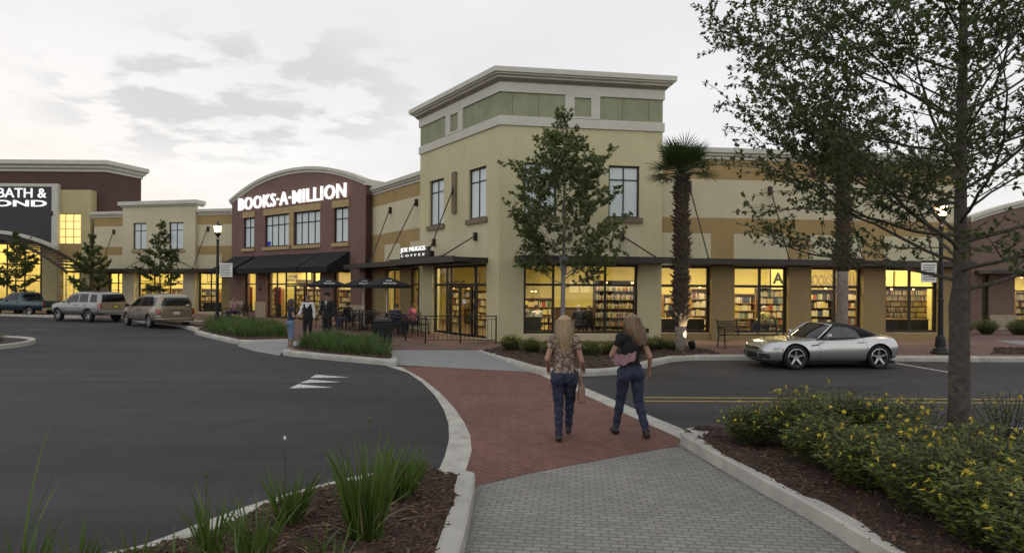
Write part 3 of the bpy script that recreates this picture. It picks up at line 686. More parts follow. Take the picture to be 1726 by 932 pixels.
q2 = MB(); vs = []; fs = []
prof = [(-.002, -.28), (-.07, -.26), (-.07, -.16), (-.16, -.10), (-.16, .06), (.42, .06)]
xs_ = [-.12]+[LC*i/40 for i in range(41)]+[LC+.12]
for x in xs_:
    zz = arch(min(max(x, 0), LC)); vs += [(x, p[0], zz+p[1]) for p in prof]
k = len(prof)
fs = [(i*k+a, (i+1)*k+a, (i+1)*k+a+1, i*k+a+1) for i in range(len(xs_)-1) for a in range(k-1)]+[tuple(range(k)), tuple(range((len(xs_)-1)*k, len(xs_)*k))[::-1]]
q2.add(vs, fs); q2.box(LC+.004, LC+.16, -.14, 1.6, 7.45, 7.77); q2.build('cornice', M_trim, T)
for i, (a, b) in enumerate(cwin):
    n = 1 if i in (0, 3) else 3
    wn = window(T, I, a, b, uz0, uz1, vs=tuple(a+(b-a)*j/(n+1) for j in range(1, n+1)), hs=(uz1-.62,), glass=M_upglass, dy=.10, fw=.08)
    s_ = MB(); s_.box(a-.12, b+.12, -.09, .08, uz0-.2, uz0-.003); s_.build('sill', M_silltan, wn)
for a, b in ((cwin[0][0]-.1, cwin[0][1]+.1), (cwin[1][0]-.1, cwin[2][1]+.1), (cwin[3][0]-.1, cwin[3][1]+.1)): part_box('lintel', M_silltan, T, I, a, b, -.05, -.003, uz1+.003, uz1+.38)
part_box('window_panel', M_silltan, T, I, cwin[1][1]+.02, cwin[2][0]-.02, -.04, -.003, uz0, uz1)
part_box('blue_card', pmat('blue_card', (.03, .05, .45)), T, I, cwin[1][0]+.1, cwin[1][0]+.45, .128, .133, uz0+.1, uz0+.35)
for a, b in ((-.02, cop[0][0]-.01), (cop[0][1]+.01, cop[1][0]-.01), (cop[1][1]+.01, cop[2][0]-.01), (cop[2][1]+.01, LC+.05)): part_box('stone_base', M_bricktan, T, I, a, b, -.10, -.065, -.02, 1.12); 
for a, b in ((-.02, cop[0][0]), (cop[0][1], cop[1][0]), (cop[1][1], cop[2][0])): part_box('pier', M_brick, T, I, a, b, -.06, -.003, -.02, 2.99)
for a, b, v, z0 in ((cop[0][0], cop[0][1], (), .45), (cop[2][0], cop[2][1], (), .45)): window(T, I, a, b, z0, SZ1, vs=v, hs=(TZ,), fw=.10, dy=.12)
a, b = cop[1][:2]
window(T, I, a, b, .17, SZ1, vs=(cx(464), cx(479), cx(513), cx(526)), hs=(TZ,), fw=.10, inner_fw=.09, dy=.12)
dr_ = window(T, I, cx(480), cx(512), .2, TZ-.07, vs=(cx(496),), fw=.07, inner_fw=.14, dy=.05, name='door')
part_box('handle', M_rod, dr_, I, cx(496)+.1, cx(496)+.13, .02, .045, 1.0, 1.4)
def awning(x0, x1, zt, zb, out):
    m = MB(); v = .30
    m.add([(x0, -.01, zt), (x1, -.01, zt), (x1, -out, zb), (x0, -out, zb), (x0, -out, zb-v), (x1, -out, zb-v), (x0, -.01, zb-v), (x1, -.01, zb-v), (x0, -out+.03, zb-v), (x1, -out+.03, zb-v)],
          [(0, 3, 2, 1), (3, 4, 5, 2), (0, 6, 4, 3), (1, 2, 5, 7)]); o = m.build('awning', M_blackfab, T)
    finish(o); md = o.modifiers.new('t', 'SOLIDIFY'); md.thickness = .02; bake(o)
awning(cx(398)-.3, cx(430), 4.0, 3.15, 1.5); awning(cx(437)+.0, cx(539.5), 4.0, 3.15, 1.5); awning(cx(542), cx(589.5), 4.02, 3.15, 1.5)
bl = MB(); bl.ball((cx(441), -.1, 1.9), .09, 8); bl.build('alarm_bell', M_dark, T)
SG = thing('store_sign', 'large white lit letters BOOKS-A-MILLION on the arched brick front', 'sign', tuple(FC.w(cx(405.5), -.15, 6.93)), FC.a)
ww = cx(586)-cx(405.5)
text('BOOKS\u00b7A\u00b7MILLION', 1, I, M_signw, SG, bold=.008, ext=.06, fit=(ww, .80), spacing=1.12)
# ---- left wing B
T = thing('store_wing', 'stucco wing with raised cream middle bay between the two brick stores', 'building', (FB.o.x, FB.o.y, 0), FB.a)
bx = FB.lx
bop = [(bx(182), bx(212), .3, SZ1), (bx(232), bx(312), .3, SZ1), (bx(334), bx(374), .3, SZ1)]
bw = [(bx(229), bx(251)), (bx(289), bx(313))]
r0, r1 = bx(211), bx(333)
strip_wall(T, I, LB, bx, 7.05, [(-.05, bx(182)), (bx(374), LB+.1)], bop+[], extra=[(r0, r1, -.1, 7.2, 0)])
mb = MB(); facade(mb, r1-r0, 7.75, .25, [(a-r0, b-r0, o2, o3) for a, b, o2, o3 in [(bw[0][0], bw[0][1], 4.6, 6.5), (bw[1][0], bw[1][1], 4.6, 6.5)]], (), z0=3.05)
for v_ in range(len(mb.v)): p = mb.v[v_]; mb.v[v_] = (p[0]+r0, p[1]-.25, p[2])
for a, b in ((r0+.0, bx(231)), (bx(313), r1)): mb.box(a, b, -.25, -.003, -.02, 3.05)
mb.build('raised_bay', M_cream, T)
q2 = MB(); q2.sweep([(r0, 0.5), (r0, -.25), (r1, -.25), (r1, .5)], [(0, 7.6), (.1, 7.64), (.1, 7.7), (.22, 7.74), (.22, 8.0), (0, 8.02), (-.3, 8.02)]); q2.build('cornice', M_trim, T)
for s_, e_ in ((-.2, r0-.003), (r1+.003, LB)):
    q2 = MB(); q2.sweep([(s_, 0), (e_, 0)], cornice_prof(6.95)); q2.build('cornice', M_trim, T)
for a, b in bw:
    wn = window(T, TR(0, -.25, 0), a, b, 4.6, 6.5, vs=((a+b)/2,), hs=(5.95,), glass=M_upglass, dy=.09)
    s_ = MB(); s_.box(a-.12, b+.12, -.33, -.15, 4.42, 4.597); s_.build('sill', M_silltan, wn)
for a, b, z0, z1 in bop: window(T, I, a, b, z0, z1, vs=((a+b)/2,) if b-a < 3 else (a+(b-a)/3, a+2*(b-a)/3), hs=(TZ,), fw=.10, dy=.12)
canopy(T, I, .3, LB+.1, 1.1)
for pa, pb, py in ((170, 192.5, 391), (325, 351, 386), (212, 240, 438), (240, 268, 398), (326, 300, 438), (300, 285, 398)):
    o_ = -.25 if r0 < bx(pb) < r1 else 0
    tie_rod(T, TR(0, o_, 0), bx(pa, -1.0), bx(pb, o_), 3.25, FB.lz(pb, py, o_), 1.0+o_)
# ---- far left brick store A
T = thing('brick_superstore', 'dark brick superstore with cream cornice and arched entrance canopy', 'building', (FA.o.x, FA.o.y, 0))
ax = FA.lx
XR = ax(178); pr = rel
mb = MB()
facade(mb, XR, 11.0, .4, [(ax(0)-9, XR-3.35, .1, 5.8), (ax(100), ax(134), .4, 4.2), (ax(97), ax(135), 5.0, 7.3)])
rb = Vector((XR+.87, 2.9, 0))
mb.quad((XR, 0, 0), (rb.x, rb.y, 0), (rb.x, rb.y, 11.0), (XR, 0, 11.0)); mb.quad((rb.x, rb.y, 0), (rb.x-9, rb.y+10, 0), (rb.x-9, rb.y+10, 11), (rb.x, rb.y, 11)); mb.build('wall', M_brickd, T)
q2 = MB(); q2.sweep([(0, 0), (XR, 0), (rb.x, rb.y), (rb.x-9, rb.y+10)], [(0, 10.45), (.10, 10.46), (.10, 10.6), (.28, 10.72), (.28, 10.85), (.50, 10.95), (.50, 11.25), (0, 11.27), (-.5, 11.27)]); q2.build('cornice', M_trim, T)
q2 = MB(); q2.quad((0, .2, 10.9), (XR, .2, 10.9), (rb.x-9, rb.y+10, 10.9), (0, 20, 10.9)); q2.build('roof', M_roof, T)
# tan portal
pz = FA.lz(110, 320, -.7)
p0, p1, pw0, pw1 = ax(71, -.7), ax(152, -.7), ax(95.6, -.7), ax(136, -.7)
fzt = FA.lz(50, 309.5, -1.0)
mb = MB(); mb.M = TR(0, -.7, 0); facade(mb, p1, pz, .68, [(pw0, pw1, FA.lz(115, 411.5, -.7), FA.lz(115, 360, -.7)), (pw0+.02, pw1, .3, 3.95)], [(pw0-.1, pw1+.02, 4.0, FA.lz(115, 411, -.7), 1)], x0=p0, z0=-.05); mb.build('portal', [M_tanside, M_ochre], T)
window(T, TR(0, -.7, 0), pw0, pw1, FA.lz(115, 411.5, -.7), FA.lz(115, 360, -.7), vs=(pw0+(pw1-pw0)/3, pw0+(pw1-pw0)*2/3), hs=tuple(FA.lz(115, y_, -.7) for y_ in (373, 386, 399)), fw=.05, glass=M_litglass, dy=.06, frame=M_ochre)
window(T, TR(0, -.7, 0), pw0+.02, pw1, .3, 3.95, vs=(pw0+(pw1-pw0)/3, pw0+(pw1-pw0)*2/3), hs=(1.35, 2.1, 2.5, 3.3), fw=.06, dy=.10, frame=M_trim)
# cream sign surround with dark panel
sx1, sx0 = ax(96, -1.0), ax(0, -1.0)-10
mb = MB(); mb.box(sx0, sx1, -1.0, -.715, fzt-.22, fzt); mb.box(sx1-.42, sx1, -1.0, -.715, 4.6, fzt-.22); mb.box(sx0, sx0+.42, -1.0, -.715, 4.6, fzt-.22); mb.build('sign_surround', M_trim, T)
M_navy = brickmat('sign_panel', (.020, .019, .026), (.024, .022, .030), (.012, .011, .016), .5, .5, msz=.01, offset=0, rough=.5, bump=.2, var=.1)
mb = MB(); mb.box(sx0+.42, sx1-.42, -.95, -.72, 5.0, fzt-.22); mb.build('sign_panel', M_navy, T)
AC, AR, AZ = ax(0, -1.0)-1.0, 12.0, 5.80
def arcz(x): return AZ-AR+math.sqrt(AR*AR-(x-AC)**2)
q2 = MB(); n = 36
def arc_slab(m_, xa, xb, ya, yb, t0, t1):
    for i in range(n):
        a, b = xa+(xb-xa)*i/n, xa+(xb-xa)*(i+1)/n
        m_.add([(a, ya, arcz(a)+t0), (b, ya, arcz(b)+t0), (b, yb, arcz(b)+t0), (a, yb, arcz(a)+t0), (a, ya, arcz(a)+t1), (b, ya, arcz(b)+t1), (b, yb, arcz(b)+t1), (a, yb, arcz(a)+t1)],
               [(0, 3, 2, 1), (4, 5, 6, 7), (0, 1, 5, 4), (2, 3, 7, 6)]+([(3, 0, 4, 7)] if i == 0 else [])+([(1, 2, 6, 5)] if i == n-1 else []))
arc_slab(q2, 2*AC-ax(93, -1.1), ax(93, -1.1), -1.12, -.72, -.02, .24); q2.build('arch_fascia', M_trim, T)
q2 = MB(); xe = ax(131, -2.5)
arc_slab(q2, 2*AC-xe, xe, -3.6, -3.48, -.20, .0); arc_slab(q2, 2*AC-xe, xe, -1.32, -1.2, -.20, .0)
for i in range(46):
    x = 2*AC-xe+.1+(2*xe-2*AC-.2)*i/45; q2.rbox((x, -2.4, arcz(x)-.10), (.16, 2.1, .05), 0, None, 0, math.asin(max(-1, min(1, (x-AC)/AR))))
q2.build('arched_canopy', M_canopy, T)
tie_rod(T, TR(0, -.95, 0), ax(40, -3.5), ax(88, -.95), arcz(ax(40, -3.5)), FA.lz(88, 360, -.95), 2.4)
# entrance glazing
e1 = ax(71, -.4)
window(T, TR(0, -.45, 0), ax(0)-8, e1, .15, 5.6, vs=tuple(e1-1.25-1.3*i for i in range(9)), hs=(2.35, 2.75, 3.6, 4.45), fw=.1, dy=.0, thick=.08)
LT = thing('store_sign', 'white lit letters BED BATH & BEYOND on the dark panel at the left', 'sign', (FA.o.x, FA.o.y-.97, 0))
s0 = ax(75, -1.1); z0_, z1_ = FA.lz(40, 333, -1.1), FA.lz(40, 317, -1.1)
wB = ax(75, -1.1)-ax(-7, -1.1)
text('BATH &', 1, TR(ax(-7, -1.1), 0, z0_), M_signw, LT, bold=.0, ext=.04, fit=(wB, z1_-z0_))
text('BED', 1, TR(ax(-7, -1.1)-2.4, 0, z0_), M_signw, LT, bold=.0, ext=.04, fit=(2.0, z1_-z0_))
z0_, z1_ = FA.lz(40, 348, -1.1), FA.lz(40, 337, -1.1)
text('BEYOND', 1, TR(ax(-78, -1.1), 0, z0_), M_signw, LT, bold=.022, ext=.04, fit=(ax(76, -1.1)-ax(-78, -1.1), z1_-z0_))
# ---- far right brick building H
T = thing('brick_storefront', 'mauve brick storefront at the right edge behind the big tree', 'building', (FH.o.x, FH.o.y, 0), FH.a)
hx = FH.lx
hop = [(.6, hx(1667), .45, 2.95), (hx(1711), hx(1711)+2.2, .45, 2.95)]
LH = 14
mb = MB(); facade(mb, LH, 5.6, .4, hop)
for i in range(20):
    a, b = LH*i/20, LH*(i+1)/20
    za, zb = [5.85+1.3*(1-abs((q_-7)/7)**2) for q_ in (a, b)]
    mb.add([(a, 0, 5.6), (b, 0, 5.6), (b, 0, zb), (a, 0, za), (a, .4, 5.6), (b, .4, 5.6), (b, .4, zb), (a, .4, za)], [(0, 1, 2, 3), (5, 4, 7, 6), (3, 2, 6, 7)])
mb.quad((0, 8, 0), (0, 0, 0), (0, 0, 5.85), (0, 8, 5.85)); mb.build('wall', M_brickb, T)
q2 = MB(); vs = []
xs_ = [LH*i/24 for i in range(25)]
for x in xs_:
    zz = 5.85+1.3*(1-abs((x-7)/7)**2); vs += [(x, p[0], zz+p[1]) for p in prof]
q2.add(vs, [(i*k+a, (i+1)*k+a, (i+1)*k+a+1, i*k+a+1) for i in range(24) for a in range(k-1)]+[tuple(range(k))]); q2.build('cornice', M_trim, T)
for a, b, z0, z1 in hop: window(T, I, a, b, z0, z1, vs=((a+b)/2,), hs=(TZ-.1,), fw=.09, dy=.12)
part_box('base_course', M_bricktan, T, I, hop[0][1], hop[1][0], -.06, -.003, -.02, .9)
part_box('canopy', M_canopy, T, I, .2, LH, -1.0, -.004, 2.96, 3.14)

# ================================================================ LIT INTERIORS
def room(fr, x0, x1, d, h=3.9, lights=2, e=60, wall=None, z=.16, side=True):
    mb = MB(); mb.M = fr.mat()
    mb.box(x0, x1, d, d+.1, z, h, 0)
    if side: mb.box(x0-.1, x0, .4, d, z, h, 0); mb.box(x1, x1+.1, .4, d, z, h, 0)
    mb.box(x0, x1, .36, d, h, h+.1, 1); mb.box(x0, x1, .36, d, z-.04, z, 2)
    tag(mb.build('interior_shell', [wall or M_yellow, M_ceil, M_intfloor]), kind='structure')
    add_lights(fr, x0, x1, d, h, lights, e)
CLP = []
def add_lights(fr, x0, x1, d, h, n, e):
    for i in range(n):
        x = x0+(x1-x0)*(i+.5)/n
        for yy in ((d*.17, d*.6) if d < 7 else (d*.14, d*.55)):
            p = fr.w(x, yy, h-.06)
            la = bpy.data.lights.new('ceiling_lamp', 'AREA'); la.shape = 'RECTANGLE'; la.size = 1.6; la.size_y = .5; la.energy = e; la.color = (1, .84, .48)
            o = bpy.data.objects.new('ceiling_lamp', la); COL.objects.link(o); o.location = p-Vector((0, 0, .06)); o.rotation_euler = (0, 0, fr.a)
            CLP.append((p, fr.a, fr))
E_ = 82
room(FC, .3, LC-.3, 6.0, lights=3, e=E_); room(FB, .3, LB-.3, 5.0, lights=3, e=E_*1.0); room(FH, .1, 12, 5.0, h=3.3, lights=3, e=E_)
room(FA, ax(-60), XR-.5, 6.0, h=6.4, lights=2, e=E_*2.2)
# the bookshop's big corner room
RP = [FD.w(.2, .4), FD.w(LD, .4), FE.w(.1, .4), FE.w(LE-.15, .4), FF.w(.15, .4), FF.w(LF, .4), FG.w(.0, .4), FG.w(LG-.1, .4), FG.w(LG-.1, 7), FG.w(1.5, 7.5), Vector((1.5, 33.5, 0)), Vector((-1, 38, 0)), Vector((-6, 38, 0))]
mb = MB(); mb.add([(p.x, p.y, .17) for p in RP], [tuple(range(len(RP)))], 2); mb.add([(p.x, p.y, 3.9) for p in RP], [tuple(range(len(RP)))], 1)
for a, b in zip(RP[7:], RP[8:]+RP[:1]): mb.add([(a.x, a.y, .17), (b.x, b.y, .17), (b.x, b.y, 3.9), (a.x, a.y, 3.9)], [(0, 1, 2, 3)], 0)
tag(mb.build('interior_shell', [M_yellow, M_ceil, M_intfloor]), kind='structure')
add_lights(FG, 0, LG, 7.0, 3.9, 4, E_*1.5); add_lights(FF, 0, LF, 7.5, 3.9, 2, E_); add_lights(FE, .5, LE-2, 8, 3.9, 1, E_); add_lights(FD, .5, LD, 4, 3.9, 1, E_)
tl = None
rn = {id(FC): 'the arched brick bookshop', id(FB): 'the left wing', id(FH): 'the right brick storefront', id(FA): 'the dark brick superstore', id(FG): 'the right wing', id(FF): 'the tower cafe', id(FE): 'the tower door', id(FD): 'the link wing'}
cnt_ = {}
ORD = lambda n: ['first', 'second', 'third', 'fourth', 'fifth', 'sixth', 'seventh', 'eighth', 'ninth', 'tenth'][n] if n < 10 else str(n+1)+('th' if n+1 in (11, 12, 13) else {1: 'st', 2: 'nd', 3: 'rd'}.get((n+1) % 10, 'th'))
for p, a, fr_ in CLP:
    if tl is None:
        tl = thing('ceiling_light', 'long tube light fixture on a shop ceiling seen through the windows', 'ceiling light', group='ceiling lights inside the shops')
        m_ = MB(); m_.box(-.8, .8, -.12, .12, -.0, .05); m_.build('housing', M_white, tl); m_ = MB(); m_.box(-.78, .78, -.08, .08, -.035, -.002); m_.build('tube', M_lamp, tl); o = tl
    else: o = copy_tree(tl)
    o.location = p; o.rotation_euler = (0, 0, a); cnt_[id(fr_)] = cnt_.get(id(fr_), -1)+1; o['label'] = f'{ORD(cnt_[id(fr_)])} tube light from the left on the ceiling inside {rn[id(fr_)]}'
# posters / hanging signs on interior walls
def poster(fr, x, y, z, w_, h_, txt, label, ink=M_dark, paper=M_yellow, frame=True, fitw=.8, fith=.5):
    t = thing('wall_sign', label, 'sign', tuple(fr.w(x, y, z)), fr.a)
    if frame: 
        m = MB(); m.box(-.05, w_+.05, 0, .03, -.05, h_+.05); m.build('frame', M_dark, t)
        m = MB(); m.box(0, w_, -.006, -.001, 0, h_); m.build('face', paper, t)
    if txt: text(txt, 1, TR(w_*(1-fitw)/2, -.014, h_*(1-fith)/2), ink, t, bold=.03, ext=.004, fit=(w_*fitw, h_*fith))
    return t
poster(FG, gx(1300, 2.5)-.0, 2.5, 2.12, .62, .95, 'A', 'framed yellow poster with a black letter A in the second window of the right wing')
t = poster(FG, gx(1362, 5.5), 5.5, 2.25, 3.2, .6, 'BOOKS\u00b7A\u00b7MILLION', 'brown wall lettering seen through the third window of the right wing', frame=False, ink=M_sill, fitw=1, fith=1)
poster(FG, gx(1508, 3.2), 3.2, 2.3, 1.5, .62, '', 'framed sign above the shelves in the fourth window of the right wing')
poster(FC, cx(484, 3.0), 3.0, 2.42, 1.25, .42, 'CUSTOMER\nSERVICE', 'hanging customer service sign behind the bookshop door', frame=False, fitw=1, fith=1)
poster(FC, cx(500, 4.5), 4.5, 2.55, 1.7, .75, '', 'framed sign high on the wall right of the customer service sign', fith=.3)
poster(FC, cx(474, 4.8), 4.8, 2.4, .6, .7, '', 'small framed poster high on the wall left of the customer service sign')
poster(FC, cx(533, 4.5), 4.5, 2.4, .6, .6, '', 'small framed poster beside the right edge of the bookshop entrance glass')
poster(FE, ex(757, 3.0), 3.0, 2.15, 1.6, .28, 'NEWSSTAND', 'hanging newsstand lettering inside the tower door', frame=False, fitw=1, fith=1)
poster(FE, ex(799, 3.2), 3.2, 2.2, .42, .5, 'W', 'small framed sign right of the tower door glass')
poster(FB, bx(233, 3), 3.0, 2.45, 1.1, .6, '', 'framed picture high in the left half of the wide window of the left wing')
poster(FB, bx(296, 3), 3.0, 2.45, 1.0, .6, '', 'framed picture high in the right half of the wide window of the left wing')
poster(FB, bx(350, 3), 3.0, 2.4, .8, .7, '', 'framed picture in the window nearest the arched brick front')
poster(FD, dxf(664, 2.0), 2.0, 2.3, .4, .35, '', 'small framed sign in the window behind the umbrellas')
M_red = pmat('red_card', (.40, .03, .02), rough=.6, var=.2, scale=12)
for px, lb in ((420, 'red standing sale board behind the left bookshop window'), (468, 'red standing sale board beside the bookshop door')):
    t = thing('sale_board', lb, 'sign', tuple(FC.w(cx(px, .9), .9, .17)), FC.a)
    m = MB(); m.box(-.35, .35, 0, .05, .75, 1.85); m.build('face', M_red, t); m = MB(); m.box(-.3, .3, .06, .09, 0, .75); m.box(-.33, .33, -.1, .2, -.0, .03); m.build('stand', M_dark, t)
    [(lambda q_: (q_.box(-.26, .26-.07*(k_ % 2), -.006, -.001, 1.05+.14*k_, 1.10+.14*k_), q_.build('print_line', M_silltan, t)))(MB()) for k_ in range(5)]
# ---- shelves and books
bcols = [(.26,.05,.03), (.04,.06,.13), (.46,.37,.21), (.07,.12,.06), (.52,.48,.36), (.36,.20,.06), (.03,.03,.03), (.50,.42,.12), (.15,.05,.05), (.20,.26,.27)]
bname = ['red', 'dark blue', 'tan', 'green', 'white', 'orange', 'black', 'yellow', 'maroon', 'pale blue']
BM = [pmat('book_cover_'+n.replace(' ', '_'), c, rough=.5, var=.25, scale=20) for n, c in zip(bname, bcols)]
bproto = []
for i, m in enumerate(BM):
    q_ = MB(); q_.box(0, 1, 0, 1, 0, 1, 0); q_.box(.06, .94, -.01, -.002, .62, .74, 1); me = q_.build('book', [m, M_white]); bproto.append(me.data); bpy.data.objects.remove(me)
STUFF = {}; NB = [0]
def book(fr, x, y, z, w_, d_, h_, c, where, tilt=0):
    M = fr.mat() @ TR(x, y, z) @ Matrix.Rotation(tilt, 4, 'Y') @ Matrix.Diagonal((w_, d_, h_, 1))
    if NB[0] < 280 and where[2]:
        NB[0] += 1
        o = bpy.data.objects.new('book', bproto[c]); COL.objects.link(o); o.matrix_world = M
        tag(o, f'{bname[c]} book, {ORD(where[3])} from the left on {where[0]}', 'book', f'books on {where[0]}')
    else:
        mb = STUFF.setdefault(where[1], MB()); mb.M = M; mb.box(0, 1, 0, 1, 0, 1, c)
def shelf(fr, x, y, w_, h_, n, where, label, z0=.17, lowest=.15, dens=1.0, single=False, faceout=0.0, base=0.0, wood=None, clip=None):
    t = thing('bookshelf', label, 'bookshelf', tuple(fr.w(x, y, z0)), fr.a)
    m = MB(); m.box(0, .03, 0, .32, 0, h_); m.box(w_-.03, w_, 0, .32, 0, h_); m.box(.03, w_-.03, .30, .32, 0, h_); m.box(.03, w_-.03, 0, .30, h_-.03, h_)
    if base: m.box(.03, w_-.03, .0, .30, 0, base)
    zs = [max(base, .05)+(h_-max(base, .05)-.1)*i/n for i in range(n)]
    m.build('case', wood or M_wood, t)
    m = MB()
    for z in zs: m.box(.032, w_-.032, .006, .298, z, z+.025)
    m.build('shelf', wood or M_wood, t)
    gap = (zs[1]-zs[0]) if n > 1 else h_*.8
    for r_i, z in enumerate(zs):
        xx = .05; kb_ = 0
        while xx < w_-.08:
            if rnd.random() < faceout:
                bw_ = rnd.uniform(.13, .2); bh = min(gap-.05, rnd.uniform(.2, .28)); bd = .03; ti = 0
            else: bw_ = rnd.uniform(.022, .05); bh = min(gap-.045, rnd.uniform(.17, .27)); bd = .16; ti = rnd.choice((0, 0, 0, .12))
            if xx+bw_ > w_-.04: break
            if rnd.random() < dens: book(fr, x+xx, y+.04, z0+z+.028, bw_*.94, bd, bh, rnd.randrange(10) if rnd.random() < .6 else rnd.choice((2, 4, 4, 7)), (('the '+['lowest','second','third','fourth','fifth','top'][min(r_i,5)] if n > 5 else 'the '+['lowest','second','third','fourth','top'][min(r_i,4)])+' shelf '+where[0], where[1], single and z > .5, kb_), 0); kb_ += 1
            xx += bw_
    return t
W = lambda n, k, : (n, k)
shelf(FF, fx(1003, 1.6), 1.6, 1.65, 2.25, 6, ('right of the tower window', 'tower'), 'tall dark bookshelf at the right of the wide tower window', single=True, lowest=.3)
shelf(FG, gx(1492, 1.3), 1.3, 2.05, 2.05, 5, ('in the rightmost wing window', 'wing'), 'dark bookshelf in the fourth window of the right wing above a low cabinet', base=.78, single=True)
shelf(FG, gx(1118, 3.0), 3.0, 1.0, 1.7, 5, ('the shelves left of the palm', 'wing'), 'wood bookshelf in the first wing window left of the palm trunk', faceout=.3, wood=M_woodl)
shelf(FG, gx(1165, 2.6), 2.6, 1.0, 1.95, 5, ('the shelves right of the palm', 'wing'), 'wood bookshelf in the first wing window right of the palm trunk', faceout=.35, wood=M_woodl)
shelf(FG, gx(1238, 2.0), 2.0, .95, 1.75, 5, ('the rack', 'wing'), 'bookshelf with face-out books in the left half of the second wing window', faceout=.6, wood=M_woodl)
shelf(FG, gx(1278, 3.0), 3.0, 1.6, 2.0, 6, ('the rack', 'wing'), 'bookshelf in the right half of the second wing window', faceout=.35)
shelf(FG, gx(1364, 2.2), 2.2, 1.1, 1.95, 5, ('the rack', 'wing'), 'bookshelf in the left half of the third wing window', faceout=.4)
shelf(FG, gx(1410, 2.6), 2.6, 1.3, 1.95, 5, ('the rack', 'wing'), 'bookshelf in the right half of the third wing window', faceout=.4, wood=M_woodl)
shelf(FF, fx(872, 5), 5.0, 1.7, 1.5, 4, ('the back', 'tower'), 'low bookshelf deep behind the left pane of the wide tower window', faceout=.4, wood=M_woodl)
for i, (px, y, w_) in enumerate(((752, 4.0, 1.4), (775, 5.0, 1.6), (800, 3.6, 1.2))):
    shelf(FE, ex(px, y), y, w_, 1.8, 5, ('the back', 'tower'), ['bookshelf behind the left leaf of the tower door', 'bookshelf behind the right leaf of the tower door', 'bookshelf at the right of the tower door glass'][i], faceout=.5, wood=M_woodl)
for i, (px, y, w_) in enumerate(((452, 2.6, 1.5), (482, 4.5, 2.4), (515, 2.8, 1.8), (563, 2.0, 1.6), (414, 2.4, 1.4))):
    shelf(FC, cx(px, y), y, w_, 1.75, 5, ('the back', 'front'), ['bookshelf just left of the bookshop door', 'bookshelf deep behind the bookshop door', 'bookshelf just right of the bookshop door', 'bookshelf in the right bookshop window', 'bookshelf in the left bookshop window'][i], faceout=.5, wood=M_woodl)
for i, (px, y, w_) in enumerate(((236, 2.2, 2.6), (276, 2.6, 1.7), (336, 2.0, 1.7), (184, 2.2, 1.2))):
    shelf(FB, bx(px, y), y, w_, 1.7, 4, ('the left', 'left'), ['bookshelf in the left part of the wide window of the left wing', 'bookshelf in the right part of the wide window of the left wing', 'bookshelf in the left-wing window nearest the street lamp', 'bookshelf in the narrow left-wing window by the dark brick store'][i], faceout=.6, wood=M_woodl)
for i, (px, y, w_) in enumerate(((1640, 1.6, 1.0), (1712, 1.4, 1.2))):
    shelf(FH, hx(px, y), y, w_, 1.9, 5, ('the right', 'right'), ['lit display shelf in the window just right of the big trunk', 'lit display shelf at the very right edge of the photo'][i], faceout=.5, wood=M_woodl)
for i, (px, w_) in enumerate(((650, 1.2), (692, 1.0))):
    shelf(FD, dxf(px, 1.6), 1.6, w_, 1.9, 5, ('the link', 'link'), ['bookshelf in the window behind the right umbrella', 'bookshelf in the window beside the tower pillar'][i], faceout=.5, wood=M_woodl)
for kk, mb in STUFF.items(): tag(mb.build('shelved_books', BM), kind='stuff', label='many small books filling the shelves inside the shops', cat='books')
# dark low cabinets behind the glass, as in the photo
for fr, a, b, lb in ((FG, gop[0][0], gop[0][1], 'dark low cabinet filling the foot of the first wing window'), (FG, gop[3][0], gop[3][1], 'dark low cabinet filling the foot of the fourth wing window'), (FB, bop[1][0], bop[1][1], 'dark low cabinet along the wide left-wing window'), (FB, bop[2][0], bop[2][1], 'dark low cabinet in the left-wing window by the lamp post'), (FB, bop[0][0], bop[0][1], 'dark low cabinet in the narrow left-wing window')):
    t = thing('window_cabinet', lb, 'cabinet', tuple(fr.w(a, .45, .17)), fr.a)
    m = MB(); L_ = b-a; m.box(.05, L_-.05, .0, .45, 0, .74); m.build('carcass', M_dark, t); m = MB(); m.box(.02, L_-.02, -.03, .48, .743, .78); m.build('top', M_woodl, t)
# shelf lamps glowing over the shelves
sl = None
for fr, px, y, z in ((FF, 1022, 1.45, 2.36), (FF, 1066, 1.45, 2.36), (FG, 1503, 1.2, 2.2), (FG, 1540, 1.2, 2.2), (FG, 1180, 2.5, 2.2), (FG, 1290, 2.8, 2.25), (FG, 1312, 2.8, 2.25), (FG, 1392, 2.1, 2.2), (FC, 430, 2.2, 2.05), (FC, 503, 4.4, 2.1), (FC, 520, 2.7, 2.05), (FC, 535, 2.7, 2.05), (FB, 365, 1.9, 2.1), (FE, 765, 3.9, 2.1), (FE, 790, 4.5, 2.1), (FH, 1661, 1.0, 2.85), (FH, 1722, 1.0, 2.85), (FB, 200, 2.1, 2.1), (FF, 897, 3, 2.0), (FF, 903, 3, 2.0)):
    if sl is None:
        sl = thing('shelf_lamp', 'small warm lamp glowing above the shop shelves', 'lamp', group='warm lamps above the shop shelves')
        m = MB(); m.lathe([(.02, .06), (.05, .05), (.10, -.02)], (0, 0, 0), 10); m.build('shade', M_rod, sl); m = MB(); m.ball((0, 0, -.02), .05, 8); m.build('bulb', pmat('bulb_warm', (1, .8, .5), emit=(1, .55, .18), es=9), sl)
        o = sl
    else: o = copy_tree(sl)
    o.location = fr.w(fr.lx(px, y), y, z); k_ = cnt_.get((id(fr), 's'), -1)+1; cnt_[(id(fr), 's')] = k_; o['label'] = f'{ORD(k_)} small warm lamp glowing above the shelves inside {rn[id(fr)]}'
